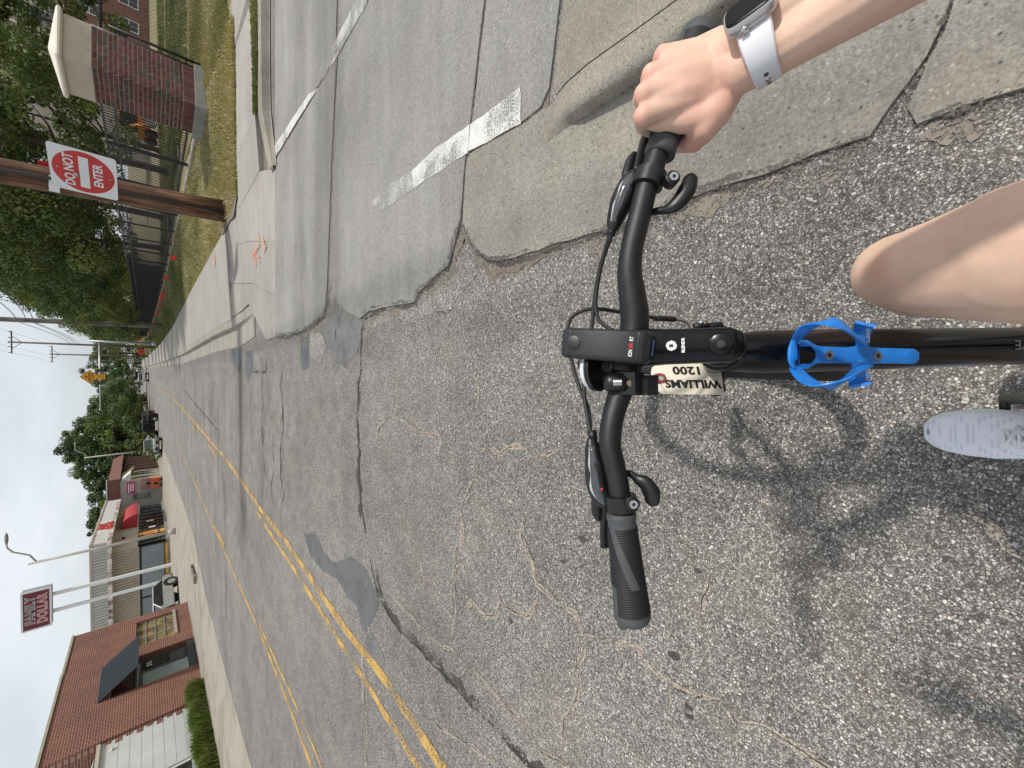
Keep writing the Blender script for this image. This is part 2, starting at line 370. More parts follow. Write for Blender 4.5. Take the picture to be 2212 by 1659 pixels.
def crack_mat(name, c, lo, hi, sc):
    m, t, b, v = newmat(name); b.inputs['Roughness'].default_value = 0.95
    f = noise(t, v, sc, 4, 0.75); t.links.new(ramp(t, f, [(lo, 0.0), (hi, 1.0)]), b.inputs['Alpha'])
    vo = nd(t, 'ShaderNodeTexVoronoi'); vo.inputs['Scale'].default_value = 170; t.links.new(v, vo.inputs['Vector']); sp = nd(t, 'ShaderNodeSeparateColor'); t.links.new(vo.outputs['Color'], sp.inputs[0])
    t.links.new(mixc(t, 1.0, c, ramp(t, sp.outputs[0], [(0.0, 0.55), (0.5, 1.0), (1.0, 1.35)]), 'MULTIPLY'), b.inputs['Base Color']); return m
MAT['sandcrack'] = crack_mat('sand_filled_crack', (0.37, 0.315, 0.255), 0.40, 0.54, 150)
MAT['darkcrack'] = paint_mat('dark_crack', (0.025, 0.023, 0.021), 0.42, 60, (0.02, 0.02, 0.02))
MAT['stain'] = paint_mat('dark_crack_grime', (0.055, 0.049, 0.043), 0.50, 85, (0.04, 0.035, 0.03))
MAT['spot'] = M('black_spot', (0.05, 0.047, 0.043), 0.9, var=0.4, vs=90)
MAT['dirt'] = M('dirt', (0.16, 0.13, 0.10), 0.95, var=0.3, vs=25, bump=0.5, bs=120)
MAT['yellow'] = paint_mat('yellow_road_paint', (0.56, 0.345, 0.085), 0.44, 75, (0.27, 0.18, 0.07))
MAT['whitep'] = paint_mat('white_road_paint', (0.60, 0.59, 0.56), 0.34, 120, (0.36, 0.35, 0.33))
MAT['whitefaint'] = paint_mat('faded_white_road_paint', (0.47, 0.46, 0.44), 0.47, 110, (0.30, 0.29, 0.28))
MAT['orangep'] = paint_mat('orange_spray_paint', (0.80, 0.20, 0.05), 0.48, 30, (0.8, 0.3, 0.15))
MAT['grassground'] = M('lawn_soil', (0.10, 0.10, 0.035), 0.95, var=0.4, vs=5, bump=0.5, bs=90, c2=(0.20, 0.165, 0.085))
MAT['iron'] = M('black_iron', (0.012, 0.012, 0.014), 0.45, var=0.1)
MAT['black'] = M('black_plastic', (0.014, 0.014, 0.015), 0.42, var=0.1, vs=40)
MAT['white'] = M('white_paint', (0.72, 0.72, 0.70), 0.5, var=0.06)
MAT['galv'] = M('galvanised_steel', (0.42, 0.43, 0.43), 0.45, metal=0.6, var=0.12, vs=4)
MAT['glassdark'] = M('dark_glass', (0.02, 0.023, 0.025), 0.06, var=0.2, spec=0.6)
# ================================================================== THE SETTING
def strip(name, rows, mat, parent=None, kind='structure'):
    """surface lofted between rows of ground points"""
    mb = MB(); n = len(rows[0]); o = 0
    for r in rows: mb.v += [tuple(p) for p in r]
    for a in range(len(rows) - 1):
        for i in range(n - 1): mb.f.append([a * n + i, a * n + i + 1, (a + 1) * n + i + 1, (a + 1) * n + i]); mb.m.append(0)
    o = mb.obj(name, mat, parent)
    if sum(p.normal.z for p in o.data.polygons) < 0: o.data.flip_normals()
    if kind and not parent: o['kind'] = kind
    return o
def resamp(pts, n):
    pts = [Vector(p) for p in pts]; L = [0]
    for a, b in zip(pts[:-1], pts[1:]): L.append(L[-1] + (b - a).length)
    res = []
    for k in range(n):
        s = L[-1] * k / (n - 1); i = 0
        while i < len(L) - 2 and L[i + 1] < s: i += 1
        res.append(pts[i].lerp(pts[i + 1], (s - L[i]) / max(1e-9, L[i + 1] - L[i])))
    return res
def by_y(pts, ys):                      # x,z of a polyline at given y
    pts = sorted([Vector(p) for p in pts], key=lambda p: p.y); r = []
    for y in ys:
        if y <= pts[0].y: a, b = pts[0], pts[1]
        elif y >= pts[-1].y: a, b = pts[-2], pts[-1]
        else:
            i = max(k for k in range(len(pts) - 1) if pts[k].y <= y); a, b = pts[i], pts[i + 1]
        t = (y - a.y) / max(1e-6, b.y - a.y); r.append(a.x + (b.x - a.x) * t)
    return r
YS = [-40, -12, -6, -3, 0, 2, 4, 6, 8, 10, 13, 17, 22, 28, 35, 43, 50, 57, 65, 74, 84, 95, 107, 120, 150, 190, 240, 290, 330]
# ---- ground that reaches the horizon
rows = []
for x in (-900, -300, -100, -30, 0, 30, 100, 300, 900): rows.append([Vector((x, y, gz(y) - 0.07)) for y in YS + [420, 600, 1500]])
strip('ground', rows, MAT['grassground'])
# ---- asphalt street
LEFT = [(-8.33, -10), (-8.3, 8), (-8.2, 13), (-7.9, 18.5), (-7.0, 23), (-6.9, 30), (-7.2, 40), (-7.0, 46), (-7.5, 67), (-5.5, 107), (-4.5, 150), (0, 330)]
RIGHT = [(14, -40), (14, 6.9), (13.9, 7.02), (1.4, 9.0), (1.55, 13), (1.9, 25), (5.1, 105), (7.0, 150), (14, 330)]
xl = by_y([(a, b, 0) for a, b in LEFT], YS)
ysr = YS
def xr(y): return 14.0 if y < 6.9 else by_y([(1.5, 8.5, 0), (1.6, 13, 0), (1.9, 25, 0), (5.2, 107, 0), (14, 330, 0)], [y])[0] + (0 if y > 8.5 else 0)
rows = []
for k in range(5):
    rows.append([Vector((a + (xr(y) - a) * k / 4, y, gz(y))) for a, y in zip(xl, YS)])
road = strip('road', rows, MAT['asphalt'])

def poly(name, pts, mat, parent, z=0.0, thick=0.0, jag=0.0, step=0.0, seed=1):
    return sheet(name, [p if isinstance(p, Vector) else P(*p) for p in pts], z, mat, parent, thick=thick, jag=jag, step=step, seed=seed)
def W(x, y, z=0.0): return Vector((x, y, z))
# ---- concrete side street, slab by slab
side = structure(sheet('side_street', [W(1.2, 1.3), W(14, 0.2), W(14, 6.0), W(1.2, 6.9)], 0.0035, MAT['dirt']))
SL = dict(mat=MAT['slab'], parent=side, z=0.001, thick=0.013, step=0.12, jag=0.002)
poly('slab', [(731, 126), (672, 224), (598, 347), (597, 540), (597, 726), (629, 723), (660, 712), (677, 702), (700, 682), (707, 660), (709.5, 598), (711, 567), (720, 308)], seed=1, **SL)
poly('slab', [(733, 126), W(3.42, 3.28), W(3.38, 1.53), (1049, 4), (1020, 256), (1008.5, 342), (997, 480), (981, 540), (970, 574), (945, 596), (923, 618), (905, 632), (899, 653), (862, 659), (828, 665), (800, 672), (780, 688), (748, 672), (728, 640), (714.5, 598), (716, 567), (725, 308)], seed=2, **SL)
poly('slab', [(596, 341), (668, 220), (727, 123), (730.5, 2), W(14, 2.7), W(14, 5.75), W(6.1, 6.58), (597, 2)], seed=3, **SL)
poly('slab', [(734.5, 119), W(3.46, 3.3), W(3.40, 1.55), W(14, -0.9), W(14, 2.66), (734.5, 2)], seed=4, **SL)
poly('slab', [(1054.5, 4), W(3.4, 1.50), W(14, -1.0), W(14, -1.9), W(3.5, 0.83), (1213, 4), (1198, 120), (1190, 190), (1171, 234), (1128, 268), (1018, 326), (1014, 342), (1025, 256)], seed=5, **SL)
GL = dict(mat=MAT['gutter'], parent=side, z=0.001, thick=0.0125, step=0.06, jag=0.003)
poly('gutter_slab', [(1002, 480), (1012, 346), (1019, 332), (1131, 272), (1175, 239), (1192, 232), (1400, 105), (1600, 20), (1850, -60), (2080, -70), (2050, 0), (2031, 65), (1998, 128), (1960, 182), (1925, 230), (1895, 272), (1880, 293), (1707, 357), (1512, 422), (1325, 492), (1188, 533), (1100, 561), (1062, 563), (1040, 548), (1018, 520)], seed=6, **GL)
poly('gutter_slab', [(2090, -70), (2062, 0), (2043, 65), (2010, 132), (1985, 190), (1962, 238), (1984, 267), (2212, 190), (2500, 90), (2400, -150)], seed=7, **GL)
# near kerb return beside the rider
def PZ(l, z): return [P(a, b, z if not hasattr(z, '__len__') else z[i]) for i, (a, b) in enumerate(l)]
J = PZ([(1196, 205), (1196, 185), (1203, 115), (1216, 20), (1226, -60), (1240, -200)], [0.016, 0.016, 0.016, 0.016, 0.016, 0.016])
K = PZ([(1201, 206), (1222, 178), (1270, 136), (1349, 80), (1456, 2), (1640, -130)], [0.018, 0.04, 0.075, 0.10, 0.11, 0.11])
K2 = PZ([(1202, 207.5), (1223.5, 180), (1271.5, 138), (1350.5, 82), (1457.5, 4), (1641.5, -128)], [0.018, 0.04, 0.075, 0.10, 0.11, 0.11])
N = PZ([(1168, 296), (1208, 255), (1240, 232), (1330, 170), (1440, 96), (1640, -70)], [0.018, 0.05, 0.09, 0.105, 0.11, 0.11])
T1 = PZ([(1166, 308), (1216, 262), (1249, 243), (1341, 182), (1451, 108), (1651, -58)], [0.015, 0.035, 0.06, 0.075, 0.08, 0.08])
T2 = PZ([(1163, 322), (1222, 276), (1256, 257), (1349, 199), (1459, 126), (1660, -40)], 0.0145)
def jitter(row, a, sd):
    r_ = random.Random(sd); return [p + Vector((r_.gauss(0, a), r_.gauss(0, a), r_.gauss(0, a * .4))) for p in row]
walkn = strip('near_sidewalk', [resamp(J, 40), resamp(K, 40)], MAT['curb'])
kerbn = strip('near_kerb', [resamp(K2, 40), [a.lerp(b, .6) for a, b in zip(resamp(K2, 40), resamp(N, 40))], resamp(N, 40), resamp(T1, 40), jitter(resamp(T2, 40), .004, 6)], MAT['curb'])
for p in kerbn.data.polygons: p.use_smooth = True
# ---- far corner: ramp, pavement slabs, kerb and gutter
E0 = [(596, 300), (595, 345), (595, 450), (595, 540), (595, 620), (595, 700), (594, 735)]
walk = structure(sheet('sidewalk', [P(600, 300), P(598, 730), P(540, 700), P(520, 520, .1), P(515, 330, .1)], -0.01, MAT['dirt']))
def quad_walk(name, l, mat=None, seed=1):
    """pavement piece with its own height at each corner, built as a thin slab"""
    pts = [P(a, b, z) for a, b, z in l]; mb = MB()
    c = sum(pts, Vector()) / len(pts); q = [p.lerp(c, 0.006 / max(0.3, (p - c).length)) for p in pts]
    n = len(q); mb.v = [tuple(p) for p in q] + [tuple(p - Vector((0, 0, 0.10))) for p in q]
    mb.f = [list(range(n))] + [[i, n + i, n + (i + 1) % n, (i + 1) % n] for i in range(n)]; mb.m = [0] * len(mb.f)
    return mb.obj(name, mat or MAT['walk'], walk)
zE, zm, zl = 0.013, 0.13, 0.22
# side street pavement (runs to the right)
quad_walk('slab', [(551, 250, zm), (543, 0, zm), (531, 0, 0.19), (500, 126, zl), (506, 308, zl), (511, 343, zl)])
quad_walk('slab', [(543, 0, zm), (533, -300, zm), (480, -300, zl), (493, 0, zl), (500, 126, zl), (531, 0, 0.19)])
quad_walk('slab', [(560, 368, 0.09), (551, 250, zm), (511, 343, zl), (510, 446, zl), (518, 448, 0.2)])
quad_walk('slab', [(595, 366, zE), (572, 367, 0.05), (560, 370, 0.09), (518, 448, 0.2), (510, 446, zl), (498, 472, zl), (499, 531, 0.16), (540, 521, 0.10), (595, 521, zE)])
quad_walk('slab', [(595, 521, zE), (540, 521, 0.10), (499, 531, 0.16), (498, 472, zl), (477, 510, zl), (455, 550, zl), (500, 613, 0.15), (545, 612, 0.07), (595, 640, zE)])
quad_walk('slab', [(595, 640, zE), (545, 612, 0.07), (500, 613, 0.15), (495, 690, 0.13), (520, 672, 0.10), (537, 656, 0.05), (575, 735, zE), (595, 728, zE)])
# pavement along the street: slabs between kerb and lawn
lawn_edge = [P(a, b, zl) for a, b in [(455, 550), (422, 610), (375, 702), (327, 761)]] + [W(8.4, 150, zl + gz(150))]
curb_top = [P(a, b, 0.13) for a, b in [(500, 690), (462, 710), (395, 757), (325, 787)]] + [W(6.6, 150, 0.13 + gz(150))]
yy = [10.25, 12.0, 13.8, 15.6, 17.4, 19.2, 21.0, 23, 25, 27, 29, 31, 33.5, 36, 39, 42, 46, 50, 55, 60, 66, 73, 82, 93, 107, 125, 150]
cx = by_y(curb_top, yy); lx = by_y(lawn_edge, yy)
def slab4(a, b, c, d, mat, parent, nm='slab', inset=0.006):
    q = [Vector(p) for p in (a, b, c, d)]; m = sum(q, Vector()) / 4; q = [p + (m - p).normalized() * inset for p in q]
    mb = MB(); mb.v = [tuple(p) for p in q] + [tuple(p - Vector((0, 0, 0.1))) for p in q]
    mb.f = [[0, 1, 2, 3]] + [[i, 4 + i, 4 + (i + 1) % 4, (i + 1) % 4] for i in range(4)]; mb.m = [0] * 5
    return mb.obj(nm, mat, parent)
for i in range(len(yy) - 1):
    a, b = yy[i], yy[i + 1]
    slab4(W(cx[i], a, 0.13 + gz(a)), W(lx[i], a, zl + gz(a)), W(lx[i + 1], b, zl + gz(b)), W(cx[i + 1], b, 0.13 + gz(b)), MAT['walk'], walk)
# kerb + gutter along the street
kerb = []
for dx, z in ((-0.0, 0.128), (-0.16, 0.13), (-0.20, 0.11), (-0.23, 0.006), (-0.62, 0.006)):
    pass
yk = [8.55, 9.3, 10.2] + yy[1:]
kx = by_y([P(537, 656, .1)] + curb_top, yk)
prof = [(0.02, 0.126), (-0.13, 0.128), (-0.17, 0.115), (-0.21, 0.012), (-0.60, 0.010)]
rows = []
for dx, z in prof: rows.append([W(x + dx, y, (z if i > 2 else 0.012 + (z - 0.012) * (i / 2.5 + 0.1)) + gz(y)) for i, (x, y) in enumerate(zip(kx, yk))])
kerb = strip('kerb_and_gutter', rows, MAT['gutter'])
# far kerb of the side street
K0 = [P(a, b, 0.13) for a, b in [(571, 366), (558, 250), (556, 100), (556, 0)]] + [W(9.5, 6.45, 0.13), W(14, 5.95, 0.13)]
d = Vector((0.05, -1, 0)).normalized()
rows = []
for s_, z in ((0.0, 0.132), (0.15, 0.13), (0.19, 0.115), (0.22, 0.014), (0.27, 0.014)):
    rows.append([p + d * s_ * (1.0) + Vector((0, 0, (z - 0.13) if i else (z - 0.13) * 0.4 - 0.06)) for i, p in enumerate(K0)])
strip('side_street_kerb', rows, MAT['curb'])
# ---- lawns
fence_line = [P(a, b, 0.50) for a, b in [(418, 280), (402, 389), (387, 462), (362, 577), (332, 690)]] + [W(10.6, 104, 0.5 + gz(104)), W(12.5, 150, 0.5 + gz(150))]
yl = [8.7, 9.6, 10.3, 11.0, 12, 13, 15, 17.5, 20, 23, 27, 31, 36, 42, 50, 60, 73, 90, 107, 150]
LE = [P(a, b, zl) for a, b in [(510, 430), (498, 466), (478, 505)]] + lawn_edge
le = by_y(LE, yl); fl = by_y([W(6.9, 8.7, .3)] + fence_line, yl)
rows = []
for t in (0, 0.33, 0.66, 1.0): rows.append([W(a + (b - a) * t, y, zl - 0.01 + (0.28 * t if y > 12.8 else 0.28 * t * (y - 8.7) / 4.3) + gz(y) + 0.03 * math.sin(3 * t + y)) for a, b, y in zip(le, fl, yl)])
for t, xx, z in ((2, 40, 0.55), (3, 120, 0.6)): rows.append([W(xx, y, z + gz(y)) for y in yl])
lawn = strip('lawn', rows, MAT['grassground'])
LR = [W(6.9, 9.0, zl), P(493, 0, zl), P(480, -300, zl)]
RB = [W(6.9, 13.2, 0.49), W(8.6, 13.2, 0.49), W(LR[2].x + .5, 13.2, 0.49)]
lawn2 = strip('corner_lawn', [resamp(LR, 8), [a.lerp(b, .5) + Vector((0, 0, .02)) for a, b in zip(resamp(LR, 8), resamp(RB, 8))], resamp(RB, 8), [p + Vector((3, 26, .06)) for p in resamp(RB, 8)]], MAT['grassground'])
verge = strip('grass_verge', [PZ([(551, 246), (548, 120), (542, 0), (536, -150)], 0.135), PZ([(556, 246), (557, 120), (556, 0), (556, -150)], 0.135)], MAT['grassground'])
# dirt round the pole
sheet('dirt_patch', [P(a, b, 0.235) for a, b in [(512, 425), (505, 462), (480, 508), (468, 505), (462, 450), (480, 420), (500, 415)]], 0.0, MAT['dirt'], lawn, jag=0.03, step=0.2)

# ---- left side: forecourt, gutter, kerb line
yl2 = [-10, 4, 8, 10, 12, 14, 16, 18.5, 21, 23, 26, 30, 35, 40, 46, 55, 67, 80, 107, 150]
lx2 = by_y([W(a, b) for a, b in LEFT], yl2)
rows = [[W(x + 0.35, y, 0.004 + gz(y)) for x, y in zip(lx2, yl2)], [W(x - 0.1, y, 0.008 + gz(y)) for x, y in zip(lx2, yl2)], [W(x - 0.55, y, 0.05 + gz(y)) for x, y in zip(lx2, yl2)],
        [W(x - 1.2, y, 0.09 + gz(y)) for x, y in zip(lx2, yl2)], [W(-60, y, 0.09 + gz(y)) for y in yl2]]
fore = strip('forecourt', rows, MAT['lot'])
for i, l in enumerate([[(405, 1300), (432, 1440)], [(398, 1240), (402, 1330)], [(440, 1400), (452, 1480)], [(452, 1480), (470, 1560), (480, 1659)], [(392, 1130), (396, 1200)], [(386, 1060), (390, 1110)]]):
    ribbon('joint', [P(a, b, 0.092) for a, b in l], 0.05, MAT['stain'], fore, 0.004, seed=i + 3, step=.05, fractal=.03)
sheet('forecourt_patch', [P(a, b, 0.093) for a, b in [(404, 1275), (428, 1420), (437, 1418), (420, 1270)]], 0.003, MAT['walk'], fore, jag=.03, step=.3)

# ---- markings on the street (children of the road)
def line(pts, wid, mat, z, par, seed=1, nm='lane_line', jag=0.006, wvar=0.12, step=0.15, fr=0.0):
    return ribbon(nm, [P(*p) for p in pts], wid, mat, par, z, jag, step, seed, wvar, fr)
cA = [(337, 837), (370, 857), (405, 894), (450, 947), (482, 984), (525, 1042), (557, 1092), (617, 1167), (686, 1270), (751, 1365), (833, 1468), (959, 1659), (1100, 1870)]
cB = [(556, 1106), (597, 1171), (651, 1253), (699, 1328), (781, 1458), (833, 1543), (908, 1659), (1010, 1820)]
lA = [(380, 944), (400, 994), (425, 1052), (450, 1112), (475, 1167), (508, 1242), (556, 1352), (600, 1458), (675, 1659), (740, 1840)]
lB = [(562, 1352), (624, 1488), (672, 1598), (696, 1659), (760, 1830)]
line(cA, 0.105, MAT['yellow'], 0.0050, road, 1); line(cB, 0.08, MAT['yellow'], 0.0050, road, 2)
line(lA, 0.095, MAT['yellow'], 0.0050, road, 3); line(lB, 0.065, MAT['yellow'], 0.0050, road, 4)
line([(465, 1136), (484, 1179)], 0.10, MAT['yellow'], 0.005, road, 5)
line([(450, 960), (466, 985)], 0.10, MAT['yellow'], 0.005, road, 6); line([(415, 918), (420, 928)], 0.2, MAT['yellow'], 0.005, road, 7)
# tar and patches
S3 = lambda l: [(378 + .3418 * a, 1092 + .3418 * b) for a, b in l]
S2 = lambda l: [(486 + .3418 * a, 540 + .3418 * b) for a, b in l]
S4 = lambda l: [(1080 + .3418 * a, 1092 + .3418 * b) for a, b in l]
PK = dict(parent=road, z=0.003, jag=0.011, step=0.05)
poly('tar_patch', S3([(820, 180), (880, 170), (920, 240), (935, 290), (1000, 365), (1060, 345), (1120, 320), (1180, 370), (1230, 450), (1265, 520), (1290, 600), (1285, 660), (1245, 720), (1210, 800), (1190, 770), (1150, 640), (1080, 560), (1030, 470), (920, 400), (850, 300)]), MAT['tar'], **PK)
poly('patch', S3([(1210, 830), (1240, 790), (1330, 960), (1300, 1040), (1330, 1100), (1290, 1110), (1200, 960)]), MAT['oldpatch'], seed=9, **PK)
poly('patch', S2([(600, 500), (650, 395), (690, 300), (735, 395), (850, 440), (868, 500), (850, 600), (830, 660), (760, 750), (705, 700), (640, 600)]), MAT['oldpatch'], seed=3, **PK)
poly('patch', S2([(480, 512), (530, 522), (530, 740), (490, 765), (478, 690)]), MAT['tar'], seed=4, **PK)
poly('patch', S2([(535, 520), (620, 520), (645, 620), (600, 715), (545, 690)]), MAT['palepatch'], seed=5, **PK)
poly('patch', S2([(35, 625), (108, 622), (112, 745), (90, 775), (40, 705)]), MAT['tar'], seed=6, **PK)
poly('patch', S2([(135, 645), (180, 632), (180, 760), (145, 830), (130, 720)]), MAT['tar'], seed=7, **PK)
poly('patch', S2([(110, 640), (132, 640), (130, 760), (112, 760)]), MAT['palepatch'], seed=8, **PK)
poly('patch', S2([(900, 440), (1080, 345), (1200, 350), (1270, 245), (1420, 110), (1560, 60), (1600, 160), (1500, 260), (1440, 380), (1240, 440), (1100, 420), (950, 495)]), MAT['palepatch'], seed=11, **PK)
poly('patch', S2([(180, 640), (260, 640), (262, 770), (185, 770)]), MAT['palepatch'], seed=12, **PK)
for i, (q, r) in enumerate([((1420, 70), .07), ((2165, 1380), .03), ((1600, 85), .03)]):
    pass
for i, (a, b) in enumerate([(520, 210), (400, 355), (1100, 950), (1190, 1270), (1200, 1330), (70, 730), (770, 760), (1250, 410)]):
    c = P(*S4([(a, b)])[0]); rnd = random.Random(i); r_ = 0.011 + 0.006 * rnd.random()
    sheet('tar_spot', [c + Vector((math.cos(k * .785) * r_ * rnd.uniform(.6, 1.3), math.sin(k * .785) * 1.5 * r_ * rnd.uniform(.6, 1.3), 0)) for k in range(8)], 0.003, MAT['spot'], road)
# dark transverse joint crack
dc = [(783, 694), (778, 796), (773, 882), (776.5, 984), (781.6, 1100), (791, 1160), (805, 1229), (819, 1297), (856.5, 1352), (938.5, 1437), (1000, 1502), (1061.6, 1570), (1130, 1639), (1230, 1740)]
line(dc, 0.036, MAT['darkcrack'], 0.0045, road, 21, 'crack', step=.012, fr=.014)
line([(776, 820), (772, 900), (775, 1000), (781, 1120)], 0.16, MAT['stain'], 0.0028, road, 27, 'crack', step=.02, fr=.02)
line([(p[0] + 8, p[1]) for p in dc[6:]], 0.14, MAT['stain'], 0.0026, road, 28, 'crack', step=.02, fr=.02)
line(S2([(690, 540), (705, 500), (695, 610)]), 0.03, MAT['darkcrack'], 0.0045, road, 22, 'crack', step=.012, fr=.012)
line(S2([(865, 430), (880, 480), (865, 560), (860, 630)]), 0.055, MAT['darkcrack'], 0.0046, road, 23, 'crack', step=.012, fr=.012)
line(S2([(845, 440), (910, 415), (960, 405), (1010, 375)]), 0.03, MAT['darkcrack'], 0.0046, road, 24, 'crack', step=.012, fr=.012)
line(S2([(1290, 415), (1340, 380), (1420, 400)]), 0.022, MAT['darkcrack'], 0.0046, road, 25, 'crack', step=.012, fr=.012)
line(S2([(265, 670), (262, 770), (180, 768)]), 0.05, MAT['darkcrack'], 0.0046, road, 26, 'crack', step=.012, fr=.012)
line(S2([(1640, 70), (1660, 150), (1700, 160), (1770, 110), (1800, 130), (1900, 90), (2050, 20)]), 0.03, MAT['dirt'], 0.0046, road, 29, 'crack', 0.01, 0.6, 0.05)
# pale sandy cracks
for i, l in enumerate([
    S3([(1430, 60), (1440, 140), (1530, 290), (1580, 450), (1640, 480)]), S3([(1370, 560), (1480, 690), (1600, 820), (1730, 900), (1800, 970), (1900, 1050), (2050, 1210), (2200, 1350)]),
    S3([(1630, 1370), (1740, 1430), (1900, 1540), (2060, 1640)]), S3([(1820, 60), (1815, 220), (1770, 300), (1780, 640), (1750, 860)]), S3([(1590, 470), (1560, 540)]),
    S3([(1830, 640), (1880, 600), (1960, 690), (2030, 700), (2060, 610), (2200, 690)]),
    S4([(150, 50), (130, 200), (200, 370), (240, 500), (350, 590), (470, 680), (540, 820), (700, 850), (880, 900), (1000, 1060), (1090, 1140), (1200, 1190), (1400, 1250), (1490, 1370), (1680, 1390), (1900, 1510), (2100, 1659), (2300, 1800)]),
    S4([(540, 830), (500, 980), (490, 1200), (400, 1350), (390, 1500)]), S4([(240, 580), (170, 690), (60, 640), (0, 610)]), S4([(1320, 430), (1300, 560), (1275, 720)]), S4([(1085, 1150), (1060, 1290)]),
    S4([(0, 1230), (150, 1390), (260, 1560), (450, 1659)]),
    S2([(1070, 850), (1060, 1030), (1150, 1080), (1220, 1150), (1350, 1180), (1390, 1270)]), S2([(1050, 1040), (970, 1130), (955, 1210)]), S2([(1580, 800), (1610, 880), (1600, 1000)]),
    S2([(1600, 1250), (1700, 1250), (1740, 1290), (1850, 1240), (1950, 1310), (2110, 1250)]), S2([(1610, 1350), (1570, 1480), (1500, 1600)]),
    S2([(410, 1340), (480, 1380), (500, 1420), (540, 1370), (570, 1440), (620, 1500), (690, 1530)]), S2([(690, 1580), (720, 1530), (760, 1530)]), S2([(230, 1450), (300, 1500)]),
    [(786, 1410), (785, 1468), (788, 1536), (793, 1659), (800, 1800)], [(2750, 2400), (2900, 2480)]]):
    line(l, 0.046 if i < 20 else 0.12, MAT['sandcrack'], 0.0042, road, 40 + i, 'crack', step=.009, fr=.010); line(l, 0.008 if i < 20 else 0.02, MAT['darkcrack'], 0.0046, road, 40 + i + 97, 'crack', step=.009, fr=.0102)
for i, l in enumerate([S4([(1000, 1050), (1100, 1010)]),
    [(1890, 1530), (1990, 1560), (2090, 1640)], [(1600, 1340), (1720, 1380)]]): pass
line([(2080, 1105), (2140, 1130), (2180, 1175), (2230, 1225)], 0.040, MAT['sandcrack'], 0.0042, road, 71, 'crack', step=.007, fr=.01)
for i in range(9):   # faint long cracks further up the lane
    x = random.choice([490, 520, 545, 570, 590, 610, 640, 665, 690]); y0 = random.uniform(760, 1000)
    line([(x + random.uniform(-5, 5), y0 + 40 * k) for k in range(6)], 0.02, MAT['darkcrack'], 0.0044, road, 80 + i, 'crack', 0.01, 0.7, 0.12)
for i, x in enumerate([398, 420, 440, 455, 470]):
    line([(x, 800 + 8 * i), (x + 1, 900), (x + 2, 1020), (x + 3, 1080)], 0.05, MAT['darkcrack'], 0.0044, road, 95 + i, 'crack', 0.01, 0.7, 0.3)
line([(395, 840), (420, 870), (445, 900), (470, 930)], 0.05, MAT['darkcrack'], 0.0044, road, 101, 'crack', 0.02, 0.5, 0.3)
# grit and broken edges where concrete meets asphalt
ED = [[(1002, 480), (1018, 520), (1040, 548), (1062, 563), (1100, 561), (1188, 533), (1325, 492), (1512, 422), (1707, 357), (1880, 293)], [(1984, 267), (2212, 190), (2400, 125)], [(997, 480), (981, 540), (970, 574), (945, 596), (923, 618), (905, 632), (899, 653), (862, 659), (828, 665), (800, 672), (780, 688)], [(597, 726), (629, 723), (660, 712), (677, 702), (700, 682), (707, 660), (709, 600)]]
for i, l in enumerate(ED):
    sg_ = 1 if i < 2 else 1
    line([(a + 4, b + 10) for a, b in l], 0.16, MAT['grit'], 0.0045, road, 201 + i, 'loose_grit', step=.012, fr=.022)
    line([(a + 2, b + 4) for a, b in l], 0.05, MAT['stain'], 0.0055, road, 211 + i, 'broken_edge', step=.010, fr=.012)
    line([(a - 1, b - 3) for a, b in l], 0.05, MAT['chip'], 0.0152, side, 221 + i, 'broken_edge', step=.010, fr=.012)
for i, l in enumerate([[(1051, 0), (1022, 256), (1010, 342), (999, 480)], [(732, 0), (722, 308), (712, 590)], [(804, 0), (731, 123), (670, 222), (596, 345)], [(1172, 236), (1130, 270), (1016, 330)], [(2052, 0), (2033, 65), (2000, 130), (1960, 190), (1900, 280)]]):
    line(l, 0.028, MAT['chip'], 0.0153, side, 231 + i, 'chipped_joint', step=.012, fr=.004)
# white bars on the side street
S1 = lambda l: [(486 + .3418 * a, .3418 * b) for a, b in l]
for l, m_ in ((S1([(1885, 562), (1880, 790), (1550, 968), (1565, 795)]), 'whitep'), (S1([(1562, 795), (1547, 970), (1210, 1195), (1190, 1090), (1320, 965)]), 'whitep'), (S1([(1190, 1090), (1210, 1195), (1010, 1330), (930, 1290), (1060, 1170)]), 'whitefaint'),
              (S1([(930, 0), (720, 360), (600, 560), (600, 470), (830, 30), (850, 0)]), 'whitefaint'), (S1([(540, 600), (600, 560), (480, 745), (320, 1005), (325, 920), (440, 745)]), 'whitep')):
    poly('stop_line', l, MAT[m_], side, z=0.0185, jag=0.004, step=0.06)
poly('paint_block', S2([(218, 220), (320, 172), (318, 240), (225, 290)]), MAT['whitep'], side, z=0.0185, jag=0.01, step=0.08)
# orange survey spray on the pavement
def spray(l, z, wid, seed): ribbon('survey_mark', [P(a, b, z) for a, b in l], wid, MAT['orangep'], walk, 0.008, 0.012, 0.04, seed, 0.5)
spray([(557, 500), (558, 520)], 0.085, 0.03, 1); spray([(567, 515), (573, 530), (568, 545)], 0.065, 0.05, 2); spray([(560, 525), (552, 540), (545, 555), (553, 560), (550, 575)], 0.09, 0.06, 3); spray([(545, 545), (556, 552), (560, 568)], 0.085, 0.05, 4)
spray([(463, 550), (463, 575)], 0.225, 0.10, 5); spray([(455, 608), (455, 614)], 0.225, 0.04, 6)
